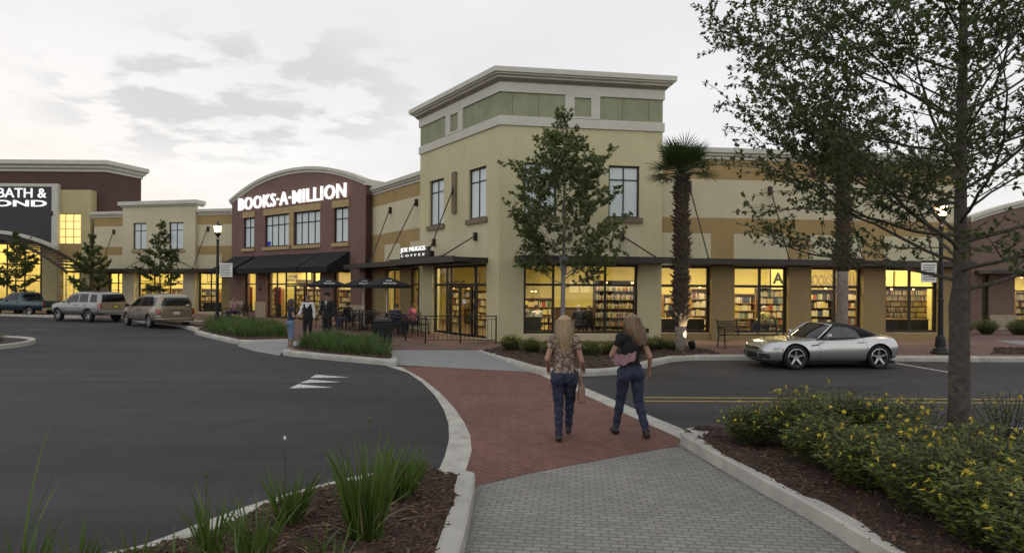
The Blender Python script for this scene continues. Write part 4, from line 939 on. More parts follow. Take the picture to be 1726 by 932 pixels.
# ================================================================ VEGETATION
def leaf_quad(V, Fc, p, d, n, L, Wd, curl=.15):
    """a pointed leaf of two bent quads"""
    d = d.normalized(); s = d.cross(n)
    if s.length < 1e-4: s = Vector((1, 0, 0))
    s.normalize(); n = s.cross(d)
    b = len(V)
    V += [p, p+d*L*.45+s*Wd*.5-n*curl*L*.2, p+d*L*.5, p+d*L*.45-s*Wd*.5-n*curl*L*.2, p+d*L-n*curl*L*.5]
    Fc += [(b, b+1, b+2), (b, b+2, b+3), (b+1, b+4, b+2), (b+2, b+4, b+3)]
def raw(name, V, Fc, mats, parent=None, mi=None, smooth=False):
    me = bpy.data.meshes.new(name); me.from_pydata([tuple(v) for v in V], [], Fc); me.update()
    for m in (mats if isinstance(mats, (list, tuple)) else [mats]): me.materials.append(m)
    if mi: me.polygons.foreach_set('material_index', mi)
    if smooth: me.polygons.foreach_set('use_smooth', [True]*len(Fc))
    o = bpy.data.objects.new(name, me); COL.objects.link(o)
    if parent: o.parent = parent
    return o
def rv(r_, s=1.0): return Vector((r_.uniform(-s, s), r_.uniform(-s, s), r_.uniform(-s, s)))
def tree(name, label, cat, loc, H, r0, limbs, lmat, bmat, seed, leafL=.06, leafW=.03, group=None, lean=(0, 0), zlow=1.9, reach=3.2, perleaf=5, twigs=9, top_r=.25, shape=None, trunk_pts=None, droop=0.0, subs=7, cull=None, extra=(), neck=0):
    r_ = random.Random(seed); t = thing(name, label, cat, loc, 0, group)
    # trunk
    n = 28; tp = []; tr_ = []
    for i in range(n+1):
        u = i/n; tp.append(Vector((lean[0]*u+.05*math.sin(u*5+seed)*u, lean[1]*u+.04*math.sin(u*4+1+seed)*u, H*.97*u-(.05 if i == 0 else 0))))
        tr_.append(r0*((1-u)**.8*.86+.08)+(.25*r0*max(0, 1-u*H/.25) if u*H < .25 else 0))
    if neck:
        tr_ = [q_*(1.0 if p_.z < neck-.35 else (1.1 if p_.z < neck else .74)) for q_, p_ in zip(tr_, tp)]
    tm = MB(); tm.tube(tp, tr_, 14); bm_ = MB(); V = []; Fc = []
    def tpt(z):
        u = max(0, min(.999, z/(H*.97)))*n; i = int(u); return tp[i].lerp(tp[i+1], u-i), tr_[i]*(1-(u-i))+tr_[i+1]*(u-i)
    def leaves(p, d, k):
        for _ in range(k):
            dd = (d*.6+rv(r_, 1.0)); nn = Vector((r_.uniform(-.6, .6), r_.uniform(-.6, .6), 1)).normalized()
            if dd.length < .05: continue
            leaf_quad(V, Fc, p+rv(r_, .02), dd, nn, leafL*r_.uniform(.6, 1.2), leafW*r_.uniform(.7, 1.2))
    def branch(p, d, L, rad, lvl):
        k = max(4, int(L/.22)) if lvl < 2 else 4
        pts = [p.copy()]; dd = d.normalized(); st = L/k
        for i in range(k):
            dd = (dd+rv(r_, .16 if lvl < 2 else .22)+Vector((0, 0, .05 if lvl == 0 else .015-droop))).normalized(); pts.append(pts[-1]+dd*st)
        rr = [max(.0035, rad*(1-.8*i/k)) for i in range(k+1)]
        bm_.tube(pts, rr, 7 if lvl == 0 else (5 if lvl == 1 else 3), cap=False)
        if lvl < 2:
            m = int(subs*(L/(reach if lvl == 0 else reach*.5))+2) if lvl == 0 else int(twigs*L/(reach*.45)+2)
            for j in range(m):
                u = .22+.78*(j+r_.random()*.8)/m if lvl == 0 else .12+.88*(j+r_.random()*.8)/m
                u = min(u, .999)*k; i = int(u); q = pts[i].lerp(pts[i+1], u-i); ax_ = (pts[i+1]-pts[i]).normalized()
                side = ax_.cross(Vector((0, 0, 1))); side = side.normalized() if side.length > .1 else Vector((1, 0, 0))
                sg = 1 if j % 2 else -1
                nd = ax_*r_.uniform(.5, 1.0)+side*sg*r_.uniform(.5, 1.0)+Vector((0, 0, r_.uniform(-.25, .5)))
                if lvl == 0: branch(q, nd, L*r_.uniform(.28, .5)*(1.15-.5*u/k), rad*.42*(1-.5*u/k), 1)
                else: branch(q, nd, r_.uniform(.18, .42)*min(1.3, reach/2.6), .006, 2)
            if lvl == 1: leaves(pts[-1], dd, perleaf)
        else:
            for i in range(1, k+1):
                leaves(pts[i], dd, perleaf if i < k else perleaf+2)
    for i in range(limbs):
        u = (i+r_.random()*.5)/limbs; z = zlow+(H*.95-zlow)*u**1.02; p, rr = tpt(z)
        az = i*2.399+r_.uniform(-.4, .4); pr = (shape(u) if shape else (1-u*.72))
        L = reach*pr*r_.uniform(.78, 1.08); up = .22+.75*u+r_.uniform(-.12, .18)
        if cull and cull(az, u): continue
        branch(p, Vector((math.cos(az), math.sin(az), up)), L, max(.012, rr*r_.uniform(.26, .38)), 0)
    for z, az, up, L in extra:
        p, rr = tpt(z); branch(p, Vector((math.cos(R(az)), math.sin(R(az)), up)), L, rr*.32, 0)
    for _ in range(3): branch(tp[-1], Vector((0, 0, 1))+rv(r_, .4), top_r*2.2, .012, 1)
    tr = tm.build('trunk', bmat, t, smooth=True); bm_.build('branches', bmat, t, smooth=True)
    raw('crown', V, Fc, lmat, t); return t, len(Fc)//4
big, n1_ = tree('shade_tree', 'large dark oak rising out of the yellow flowered shrubs at the right', 'tree', (5.72, 7.95, .12), 8.6, .138, 48, M_leaf, M_bark, 11, leafL=.074, leafW=.040, zlow=1.95, reach=3.8, neck=1.95, perleaf=5, twigs=12, subs=9, shape=lambda u: 1.0-.62*u if u > .05 else .7, extra=[(2.35, 172, .10, 2.9), (2.7, 190, .08, 3.2), (3.1, 178, .12, 3.2), (4.2, 184, .14, 3.2)])
mid_, n2_ = tree('young_tree', 'young leafy tree in the bed in front of the corner tower', 'tree', tuple(at(948, 592, .15)), 6.95, .085, 34, M_leaf2, M_barkl, 5, leafL=.115, leafW=.10, zlow=1.9, reach=2.15, perleaf=3, twigs=6, subs=6, shape=lambda u: (.7+2.2*u if u < .15 else (1.03 if u < .45 else 1.03-1.15*(u-.45)/.75)))
for k_, (px, py, Zd, hh, lb) in enumerate(((270, 527, 40.0, 5.6, 'small dark tree between the minivan and the left wing'), (152, 520, 42.0, 4.9, 'small bushy tree behind the silver sport utility car'), (26, 522, 42.5, 5.1, 'small round tree in front of the arched entrance of the dark brick store'))):
    p = atY(px, py, Zd); p.z = .15
    tree('young_tree', lb, 'tree', tuple(p), hh, .06, 20, M_leaf2, M_bark, 21+k_, leafL=.12, leafW=.085, zlow=1.1, reach=1.65, perleaf=5, twigs=6, subs=6, shape=lambda u: (.7+1.0*u if u < .3 else 1.0-.85*(u-.3)/.7))
print('LEAVES', n1_, n2_)
def palm(label, loc, H, rb, seed, boots=True, fr_r=1.22, smooth_to=1.0):
    r_ = random.Random(seed); t = thing('palm_tree', label, 'palm tree', loc)
    m = MB(); pts = [(0, 0, -.05+H*i/20) for i in range(21)]
    rr = [rb*(1.12-.3*(i/20)) if i/20*H > smooth_to else rb*(.84+.03*math.sin(i*2.1))+(.03*max(0, .3-i/20*H)) for i in range(21)]
    ks = max(1, int(smooth_to/H*20)); m.tube(pts[:ks+1], rr[:ks+1], 14, 0); m.tube(pts[ks:], [q_*1.03 for q_ in rr[ks:]], 14, 1); m.build('trunk', [M_palmb, M_palmd], t, smooth=True)
    bo = MB(); z = smooth_to; i = 0
    while z < H-.1 and boots:
        for k in range(7):
            a = i*.45+k*2*math.pi/7+r_.uniform(-.12, .12); d = Vector((math.cos(a), math.sin(a), 0)); rad = rb*(1.1-.3*z/H)
            p = d*rad*.92+Vector((0, 0, z+r_.uniform(-.03, .03))); L = r_.uniform(.10, .21)
            e = p+d*L*r_.uniform(.5, 1.1)+Vector((0, 0, L*r_.uniform(.3, .9))); bo.tube([p, p.lerp(e, .5)+Vector((0, 0, .01)), e], [.045, .032, .016], 4)
        z += .085; i += 1
    if boots: bo.build('leaf_bases', M_boot, t)
    V = []; Fc = []; st = MB()
    for k in range(56):
        a = k*2.399; el_ = r_.uniform(-.12, 1.15); L = fr_r*r_.uniform(.40, .66)
        d = Vector((math.cos(a)*math.cos(el_), math.sin(a)*math.cos(el_), math.sin(el_)))
        b = Vector((0, 0, H-.05)); e = b+d*L; st.tube([b, b+d*L*.5+Vector((0, 0, .03)), e], [.014, .010, .008], 4)
        side = d.cross(Vector((0, 0, 1))).normalized(); up = side.cross(d)
        for j in range(24):     # a fan of stiff blades
            th = R(-115+230*j/23); bl = fr_r*.52*(1-.25*abs(th)/2)*r_.uniform(.9, 1.08)
            dd = (d*math.cos(th)+side*math.sin(th)+up*r_.uniform(-.12, .12)).normalized(); ws = dd.cross(up).normalized()*.015
            tip = e+dd*bl+Vector((0, 0, -.04*bl-(.10*bl if el_ < .2 else 0))); mid = e+dd*bl*.55+up*.015
            i0 = len(V); V += [e-ws*.5, e+ws*.5, mid+ws, mid-ws, tip]; Fc += [(i0, i0+1, i0+2, i0+3), (i0+3, i0+2, i0+4)]
    st.build('leaf_stalks', M_palm, t); raw('fronds', V, Fc, M_palm, t); return t
pl1 = at(1147, 592, .15); palm('palm with shaggy brown trunk lit by a spotlight beside the tower', tuple(pl1), 5.6, .205, 3)
pl2 = at(1419, 594, .15); palm('palm with smooth grey lower trunk behind the silver convertible', tuple(pl2), 5.75, .20, 4, smooth_to=2.6)
# uplight
ul = thing('ground_spotlight', 'dark ground spotlight shining on the palm trunk beside the tower', 'spotlight', tuple(at(1166, 593, .15)))
m = MB(); m.tube([(0, 0, 0), (0, 0, .16)], .03, 8); m.build('stake', M_black, ul)
m = MB(); m.lathe([(.05, -.16), (.10, -.1), (.11, .08), (.095, .085), (.09, .05), (0, .05)], (0, 0, 0), 14); hd = m.build('head', M_black, ul); hd.location = (0, 0, .24)
dv = (pl1+Vector((.14, -.2, .75)))-(at(1166, 593, .15)+Vector((0, 0, .24))); hd.rotation_euler = dv.to_track_quat('Z', 'Y').to_euler()
la = bpy.data.lights.new('spot', 'SPOT'); la.energy = 170; la.spot_size = R(80); la.spot_blend = .6; la.color = (1, .84, .50); la.shadow_soft_size = .04
lo = bpy.data.objects.new('spot', la); COL.objects.link(lo); lo.location = at(1166, 593, .15)+Vector((0, -.0, .24))+dv.normalized()*.1; lo.rotation_euler = (-dv).to_track_quat('Z', 'Y').to_euler()

# blades
def blades(V, Fc, r_, base, n, L, spread, w_=.011, arch=.6, rad=.08):
    for _ in range(n):
        a = r_.uniform(0, 6.283); q = rad*math.sqrt(r_.random()); p = base+Vector((math.cos(a)*q, math.sin(a)*q, 0))
        a2 = a+r_.uniform(-.7, .7); tl = r_.uniform(.03, spread); l_ = L*r_.uniform(.5, 1.08)*(1-.15*tl); d = Vector((math.cos(a2)*tl, math.sin(a2)*tl, 1)).normalized()
        tw = r_.uniform(0, 3.14); s = Vector((math.cos(tw), math.sin(tw), 0)); ww_ = w_*r_.uniform(.7, 1.2); i0 = len(V); k = 5
        ar = arch*r_.uniform(.1, 1.0)*(3 if r_.random() < .06 else 1)
        for i in range(k):
            u = i/(k-1); q_ = p+d*l_*u+Vector((math.cos(a2), math.sin(a2), 0))*ar*l_*u*u*.45-Vector((0, 0, ar*l_*u**3*.32)); wv = ww_*(1-u**1.8)*(.7+.6*min(1, u*3))
            if i < k-1: V += [q_-s*wv*.5, q_+s*wv*.5]
            else: V.append(q_)
        for i in range(k-2): Fc.append((i0+2*i, i0+2*i+1, i0+2*i+3, i0+2*i+2))
        Fc.append((i0+2*(k-2), i0+2*(k-2)+1, i0+2*(k-1)))
r_ = random.Random(5)
clumps = [ # px, py(base), height m, blades, spread, label
 (615, 905, .90, 130, .25, 'tallest spiky iris clump in the near left bed'),
 (668, 838, .58, 120, .55, 'bushy iris clump at the tip of the near left bed'),
 (690, 822, .50, 90, .55, 'short iris tuft nearest the rounded tip of the near left bed'),
 (488, 880, .55, 75, .50, 'medium iris clump left of the tallest one, near the far kerb'),
 (357, 945, .62, 34, .30, 'thin upright iris clump where the far kerb meets the bottom of the photo'),
 (432, 948, .56, 60, .42, 'iris clump with a white bud at the bottom of the near left bed'),
 (400, 985, .5, 26, .5, 'low iris clump at the bottom edge between two taller ones'),
 (560, 965, .38, 14, .8, 'sparse iris seedling in the mulch at the bottom edge'),
 (540, 935, .3, 10, .9, 'few-bladed iris seedling beside the tallest clump'),
]
for (px, py, L, n, sp_, lb) in clumps:
    p = at(px, py, .17)
    t = thing('iris_clump', lb, 'plant', tuple(p), 0, 'iris clumps in the near left bed'); V = []; Fc = []
    blades(V, Fc, r_, Vector((0, 0, 0)), n, L, sp_, w_=.020 if L > .5 else .014, rad=.05+.0006*n); raw('blades', V, Fc, M_grass, t); V = []; Fc = []
    blades(V, Fc, r_, Vector((0, 0, 0)), max(2, n//9), L*.7, 1.1, w_=.014, arch=1.3, rad=.08); raw('dry_blades', V, Fc, M_dry, t)
def iris_at(x, y, L, n, sp_, lb):
    t = thing('iris_clump', lb, 'plant', (x, y, .12), 0, 'iris clumps in the near left bed'); V = []; Fc = []
    blades(V, Fc, r_, Vector((0, 0, 0)), n, L, sp_, w_=.014, rad=.09); raw('blades', V, Fc, M_grass, t); return t
for px, top, n, lb in ((22, 700, 6, 'very thin tall iris stalks at the left edge'), (50, 868, 30, 'iris tips just showing at the bottom left corner'), (130, 868, 34, 'iris tips second from the bottom left corner'), (232, 868, 34, 'iris tips third from the bottom left corner'), (300, 880, 26, 'dark iris tips by the end of the far kerb')):
    Y = 4.15; p = atY(px, top, Y); iris_at(p.x, Y, p.z-.1, n, .22, lb)
# flower stalks
fs = MB()
for px, py, top, lb in ((478, 880, 738, 'white iris bud on a tall stalk above the middle clump'), (422, 948, 858, 'white iris bud on a stalk in the bottom clump'), (622, 905, 706, 'dark seed stalk above the tallest iris clump'), (345, 945, 800, 'bent seed stalk over the thin iris clump')):
    p = at(px, py, .17); q = atY(px+2, top, p.y); t = thing('flower_stalk', lb, 'plant', tuple(p))
    m = MB(); d = q-p; m.tube([Vector((0, 0, 0)), d*.5+Vector((.01, 0, 0)), d], .004, 5); m.build('stalk', M_grass, t)
    m = MB(); m.ball(tuple(d), .016, 8, sc=(.7, .7, 1.2)); m.build('bud', M_whitefl if 'white' in lb else M_grass, t)
# grass masses in the far beds
def massgrass(poly, n, L, lb, shrink=.0):
    P = [Vector((p[0], p[1], 0)) for p in poly]; V = []; Fc = []; xs = [p.x for p in P]; ys = [p.y for p in P]; k = 0
    while k < n:
        x, y = r_.uniform(min(xs), max(xs)), r_.uniform(min(ys), max(ys))
        if not in_poly(x, y, P): continue
        hgt = L*(.75+.35*noise2(x*1.9, y*2.3)); blades(V, Fc, r_, Vector((x, y, .17)), 9, hgt, .55, w_=.02, rad=.09); k += 1
    o = raw('ornamental_grass', V, Fc, M_grassd); return tag(o, lb, 'grass', kind='stuff')
c1 = sum((Vector((p.x, p.y, 0)) for p in b1), Vector())/len(b1); c2 = sum((Vector((p.x, p.y, 0)) for p in b2), Vector())/len(b2)
def shrinkp(P, c, k, back=0): return [Vector((c.x+(p.x-c.x)*k, c.y+(p.y-c.y)*k+back, 0)) for p in P]
massgrass(shrinkp(b1, c1, .88, .25), 1000, .72, 'dense green strap-leaf grass filling the bed by the left street lamp')
massgrass(shrinkp(b2, c2, .88, .15), 640, .70, 'dense green strap-leaf grass filling the bed in front of the standing men')
# shrubs
def shrub_mesh(seed, rad, h, stems, leafL, leafW, per, flowers, open_=0.0):
    r_ = random.Random(seed); t = thing('flowering_shrub', 'x', 'shrub'); st = MB(); V = []; Fc = []; FV = []; FF_ = []
    for s in range(stems):
        a = s*2.399; q = rad*math.sqrt((s+.5)/stems); tip = Vector((math.cos(a)*q, math.sin(a)*q, h*(1.02-.45*(q/rad)**2)*r_.uniform(.78, 1.12)))
        b = Vector((math.cos(a)*q*.25, math.sin(a)*q*.25, -.02)); c = b.lerp(tip, .5)+rv(r_, .05)
        st.tube([b, c, tip], [.007, .005, .003], 4, cap=False)
        for i in range(per):
            u = open_+(1-open_)*((i+r_.random())/per)**.7; p = (b*(1-u)**2+c*2*u*(1-u)+tip*u*u)+rv(r_, .02)
            a2 = r_.uniform(0, 6.283); d = Vector((math.cos(a2), math.sin(a2), r_.uniform(-.15, .7)))
            leaf_quad(V, Fc, p, d, Vector((0, 0, 1))+rv(r_, .4), leafL*r_.uniform(.65, 1.15), leafW*r_.uniform(.8, 1.2), .3)
        if r_.random() < flowers:
            for _ in range(1):
                FV = []; FF_ = []; p0_ = tip+rv(r_, .035)+Vector((0, 0, .02)); p = Vector(); ax_ = (Vector((0, 0, .7))+rv(r_, .8)+Vector((0, -.5, 0))).normalized(); u_ = ax_.orthogonal().normalized(); v_ = ax_.cross(u_); fr_ = .021*r_.uniform(.7, 1.15)
                for k in range(5):
                    an = k*1.2566; e = (u_*math.cos(an)+v_*math.sin(an)); leaf_quad(FV, FF_, p, e+ax_*.45, ax_, fr_*1.35, fr_*1.05, -.1)
                i0 = len(FV); FV.append(p-ax_*.05)
                for k in range(5): FV.append(p+(u_*math.cos(k*1.2566)+v_*math.sin(k*1.2566))*.008)
                for k in range(5): FF_.append((i0, i0+1+k, i0+1+(k+1) % 5))
                fo = raw('flower', FV, FF_, M_flower, t); fo.location = p0_
    st.build('stems', M_bark, t); raw('foliage', V, Fc, M_shrub, t)
    return t
protos = [shrub_mesh(31, .52, .62, 170, .085, .030, 15, .15), shrub_mesh(32, .50, .56, 160, .09, .032, 15, .20), shrub_mesh(33, .55, .64, 180, .085, .030, 15, .11)]
sparse = shrub_mesh(34, .42, .60, 46, .075, .028, 8, .25, open_=.55)
places = [ # x, y, proto, scale, label
 (3.10, 8.02, 1, .80, 'small yellow flowered shrub at the left end of the back row by the kerb'),
 (3.62, 7.72, 0, 1.0, 'second shrub from the left in the back row'),
 (4.15, 8.0, 2, .98, 'third shrub from the left in the back row'),
 (4.62, 7.75, 1, 1.02, 'fourth shrub from the left in the back row, before the gap'),
 (3.50, 6.95, 2, .82, 'low shrub in front of the second back row shrub'),
 (3.56, 6.25, 1, .90, 'shrub at the edge of the mulch halfway along the kerb'),
 (4.28, 6.75, 0, .85, 'flowered shrub in the middle of the mass left of the trunk'),
 (4.93, 6.5, 1, .92, 'shrub just in front of the big tree trunk'),
 (3.70, 5.55, 0, .92, 'shrub by the mulch edge, third from the camera'),
 (4.38, 5.85, 2, .92, 'shrub inside the mass between the kerb and the trunk'),
 (5.08, 5.7, 1, .95, 'shrub inside the mass below the trunk'),
 (5.78, 6.3, 2, .95, 'shrub at the right edge level with the trunk'),
 (3.73, 4.85, 1, .92, 'shrub by the mulch edge, second from the camera'),
 (4.43, 5.05, 0, .95, 'shrub toward the lower right of the mass'),
 (5.13, 4.95, 2, .95, 'shrub at the far lower right of the photo'),
 (3.76, 4.2, 2, .90, 'nearest shrub at the bottom right corner'),
 (4.48, 4.3, 1, .95, 'nearest shrub against the right edge of the photo'),
 (5.78, 5.5, 0, .95, 'shrub against the right edge below the trunk'),
 (6.70, 6.9, 1, .92, 'shrub at the right edge behind the trunk line')]
used = set()
for i, (x, y, k, s, lb) in enumerate(places):
    if k in used: o = copy_tree(protos[k])
    else: o = protos[k]; used.add(k)
    o.location = (x, y, .14); s *= 1.1; o.scale = (s, s, s*rnd.uniform(.93, 1.03)); o.rotation_euler = (0, 0, i*1.7); tag(o, lb, 'shrub', 'yellow flowered shrubs in the near right bed')
sparse.location = (5.28, 8.1, .14); tag(sparse, 'open twiggy shrub just left of the big trunk', 'shrub', 'yellow flowered shrubs in the near right bed')
o = copy_tree(sparse); o.location = (6.45, 8.1, .14); o.rotation_euler = (0, 0, 2.2); o.scale = (1.1, 1.1, 1.1); o['label'] = 'open twiggy shrub just right of the big trunk'
# middle bed shrubs
far = []
for i, (px, py, k, s, lb) in enumerate(((862, 590, 1, .85, 'yellow flowered shrub at the left corner of the tower bed'), (895, 594, 1, .80, 'second flowered shrub from the tower corner, under the tower window'), (930, 597, 0, .7, 'flowered shrub behind the blonde walking woman'), (995, 600, 1, .78, 'flowered shrub between the two walking women'), (1028, 598, 1, .72, 'flowered shrub just left of the woman in black'), (1090, 592, 2, .72, 'dark shrub at the right end of the tower window'), (1108, 590, 2, .7, 'dark shrub below the outlet box of the tower'), (1132, 591, 2, .55, 'small dark shrub at the foot of the lit palm'))):
    o = copy_tree(protos[k]); p = at(px, py, .15); o.location = p; o.scale = (s, s, s); o.rotation_euler = (0, 0, i); tag(o, lb, 'shrub', 'shrubs in the bed below the tower')
for i in range(6):
    o = copy_tree(protos[(0, 2)[i % 2]]); o.location = (17.0+i*1.15, 20.0+.3*(i % 2), .14); o.scale = (.8, .8, .62); o.rotation_euler = (0, 0, i*2.); tag(o, ['leftmost low hedge shrub right of the big trunk', 'second low hedge shrub right of the big trunk', 'third low hedge shrub right of the big trunk', 'fourth low hedge shrub right of the big trunk', 'fifth low hedge shrub, at the right edge of the photo', 'last low hedge shrub by the right kerb'][i], 'shrub', 'low hedge at the right edge')
for i in range(5):
    o = copy_tree(protos[2]); o.location = (20.2+i*1.3, 28.0+.2*(i % 2), .14); o.scale = (1.0, 1.0, 1.1); o.rotation_euler = (0, 0, i*2.3); tag(o, 'dark shrub against the brick storefront at the right, ' + ['first from the trunk', 'second from the trunk', 'third from the trunk', 'fourth from the trunk', 'last at the edge'][i], 'shrub', 'dark shrubs below the right brick storefront')
for i in range(7):
    o = copy_tree(sparse); a = R(60-i*26); o.location = (-19.6+2.2*math.cos(a), 20.4+2.2*math.sin(a), .12); o.scale = (.5,)*3; tag(o, ORD(i)+' small sparse shrub counted clockwise on the round island at the left edge', 'shrub', 'shrubs on the round island')

# ================================================================ STREET FURNITURE
def lamp_post(label, loc, H=4.75):
    t = thing('street_lamp', label, 'street lamp', loc)
    m = MB(); m.lathe([(.27, 0), (.27, .05), (.22, .09), (.20, .16), (.15, .22), (.135, .45), (.12, .52), (.085, .58)], seg=16); m.build('base', M_black, t)
    m = MB(); m.lathe([(.078, .58), (.072, 1.6), (.085, 1.62), (.085, 1.68), (.066, 1.72), (.052, H-.85), (.075, H-.83), (.075, H-.78), (.045, H-.72), (.05, H-.62)], seg=12); m.build('pole', M_black, t, smooth=False)
    m = MB(); m.lathe([(.03, H-.66), (.07, H-.62), (.13, H-.53), (.155, H-.47), (.155, H-.45), (0, H-.45)], seg=16)
    for k in range(6):
        a = k*math.pi/3; m.tube([(.14*math.cos(a), .14*math.sin(a), H-.47), (.185*math.cos(a), .185*math.sin(a), H-.17)], .008, 4)
    m.lathe([(.21, H-.17), (.215, H-.155), (.19, H-.13), (.12, H-.07), (.05, H-.04), (.03, H), (.045, H+.03), (.0, H+.09)], seg=16); m.build('lantern_frame', M_black, t)
    m = MB(); m.lathe([(0, H-.448), (.13, H-.448), (.172, H-.172), (0, H-.172)], seg=16); m.build('globe', pmat('lamp_glow', (1, .9, .7), emit=(1, .66, .30), es=7), t)
    la = bpy.data.lights.new('bulb', 'POINT'); la.energy = 60; la.color = (1, .72, .40); la.shadow_soft_size = .2
    lo = bpy.data.objects.new('bulb', la); COL.objects.link(lo); lo.location = Vector(loc)+Vector((0, -.28, H-.3)); return t
p1_ = at(366, 553, .15); lamp_post('black street lamp standing in the grass bed at the left', tuple(p1_), 4.85)
p2_ = at(1585, 596, .15); lamp_post('black street lamp beside the silver convertible at the right', tuple(p2_), 4.72)
def pole_sign(label, base, z0, dx0, dx1, h):
    t = thing('parking_sign', label, 'sign', tuple(base))
    m = MB(); m.box(min(dx0, dx1), max(dx0, dx1), -.02, .02, z0, z0+h); m.build('board', M_white, t)
    for i in range(7):
        z = z0+h*(.88-.12*i); k = (i*37 % 5)*.03
        a_ = min(dx0, dx1)+.04; m = MB(); m.box(a_, a_+abs(dx1-dx0)*(.86-k), -.024, -.021, z-.02, z+.006); m.build('print_line', M_rod, t)
    m = MB(); s = 1 if dx1 > 0 else -1; a, b = (min(abs(dx0), abs(dx1))-.1)*s, max(abs(dx0), abs(dx1))*s
    m.tube([(0, 0, z0+h+.06), (b, 0, z0+h+.06)], .014, 6); m.tube([(0, 0, z0+h+.32), (s*.12, 0, z0+h+.34), (s*.25, 0, z0+h+.22), (s*.2, 0, z0+h+.12), (s*.12, 0, z0+h+.18)], .011, 5)
    m.tube([(s*.2, 0, z0+h+.1), (s*.34, 0, z0+h+.2), (s*.42, 0, z0+h+.1)], .010, 5)
    m.tube([(0, 0, z0-.04), (b, 0, z0-.04)], .012, 6); m.build('bracket', M_black, t)
d1 = p1_.y/FPX
pole_sign('white notice board hanging from the left street lamp', p1_-Vector((0, 0, .15)), HCAM+(485-467-3)*d1, 4*d1, 25*d1, 23*d1)
d2 = p2_.y/FPX
pole_sign('white notice board hanging from the right street lamp', p2_-Vector((0, 0, .15)), HCAM+(485-476+5)*d2, -8*d2, -33*d2, 33*d2)
# grey sign post seen edge on
sp_ = at(949, 596, .15); t = thing('sign_post', 'plain grey sign post seen from behind, in front of the tower tree', 'sign post', tuple(sp_))
m = MB(); m.box(-.05, .05, -.03, .03, 0, 2.9); m.build('post', pmat('galvanised', (.20, .19, .20), rough=.6, metal=.3), t)
m = MB(); m.add([(-.06, -.05, 2.35), (.06, -.05, 2.35), (.14, -.05, 2.88), (-.14, -.05, 2.88), (-.06, .02, 2.35), (.06, .02, 2.35), (.14, .02, 2.88), (-.14, .02, 2.88)], [(0, 1, 2, 3), (7, 6, 5, 4), (0, 4, 5, 1), (1, 5, 6, 2), (2, 6, 7, 3), (3, 7, 4, 0)]); m.build('top_bracket', pmat('galvanised_dark', (.13, .125, .13), rough=.6, metal=.3), t)
# benches
def bench(label, loc, rz, W_=1.85):
    t = thing('bench', label, 'bench', loc, rz)   # faces local -y
    m = MB()
    for s in range(6): m.box(-W_/2, W_/2, -.02-s*.075, .035-s*.075, .43, .445)
    m.build('seat', M_black, t)
    m = MB()
    for s in range(8): y = .06+s*.018; z = .50+s*.05; m.box(-W_/2, W_/2, y, y+.012, z, z+.03)
    for x in (-W_/2, -W_/6, W_/6, W_/2): m.add([(x-.02, .04, .45), (x+.02, .04, .45), (x+.02, .21, .92), (x-.02, .21, .92), (x-.02, .07, .45), (x+.02, .07, .45), (x+.02, .24, .92), (x-.02, .24, .92)], [(0, 1, 2, 3), (7, 6, 5, 4), (0, 4, 5, 1), (1, 5, 6, 2), (2, 6, 7, 3), (3, 7, 4, 0)])
    m.build('backrest', M_black, t)
    for x in (-W_/2+.02, W_/2-.02):
        m = MB(); m.tube([(x, -.42, 0), (x, -.40, .40), (x, -.41, .62), (x, -.36, .66), (x, .0, .66), (x, .12, .62)], .022, 6); m.tube([(x, .20, 0), (x, .08, .43)], .022, 6); m.tube([(x, -.40, .42), (x, .08, .42)], .02, 6); m.build('leg', M_black, t)
    return t
bench('black slatted metal bench on the pavement left of the silver convertible', tuple(at(1262, 585, .148)), R(4), 2.05)
bl = atY(400, 530, 35.0); bench('black bench with a seated person in front of the brick bookshop', (bl.x, bl.y, .148), R(-37))
# litter bin
tb = at(644.5, 582.5, .148); t = thing('litter_bin', 'large black square litter bin at the end of the middle grass bed', 'litter bin', tuple(tb), R(8))
m = MB(); m.box(-.28, .28, -.28, .28, .05, .78); m.box(-.24, .24, -.24, .24, 0, .05); m.build('body', M_black, t)
m = MB()
for x in [-.25+.05*i for i in range(11)]: m.box(x, x+.025, -.30, -.282, .08, .74)
for x in [-.25+.05*i for i in range(11)]: m.box(.282, .30, x, x+.025, .08, .74)
m.build('slats', M_black, t)
m = MB(); m.lathe([(.40, .78), (.42, .82), (.34, .90), (.16, .94), (.15, .91), (0, .91)], seg=4); lid = m.build('lid', M_dark, t); lid.rotation_euler = (0, 0, R(45))
# railing
def railing(label, pts):
    t = thing('railing', label, 'railing', tuple(pts[0])); o = pts[0]; m = MB(); P = [p-o for p in pts]
    for a, b in zip(P[:-1], P[1:]):
        for z in (.95, .12): m.tube([a+Vector((0, 0, z)), b+Vector((0, 0, z))], .02 if z > .5 else .013, 6)
        m.tube([a+Vector((0, 0, .84)), b+Vector((0, 0, .84))], .012, 6)
    m.build('rails', M_black, t); m = MB()
    for a, b in zip(P[:-1], P[1:]):
        n = int((b-a).length/.14)
        for i in range(1, n): q = a.lerp(b, i/n); m.tube([q+Vector((0, 0, .12)), q+Vector((0, 0, .84))], .008, 4)
    m.build('balusters', M_black, t)
    for i, p in enumerate(P):
        m = MB(); m.box(p.x-.025, p.x+.025, p.y-.025, p.y+.025, 0, .97); m.build('post', M_black, t)
    return t
rl = [at(836, 578.5, .148), at(776, 578.5, .148), at(717, 579, .148), at(683.5, 574, .148), atY(650, 540, 23.9), atY(606, 540, 26.6), atY(567, 540, 28.6)]
for p in rl: p.z = .148
railing('black metal railing round the cafe terrace', rl)
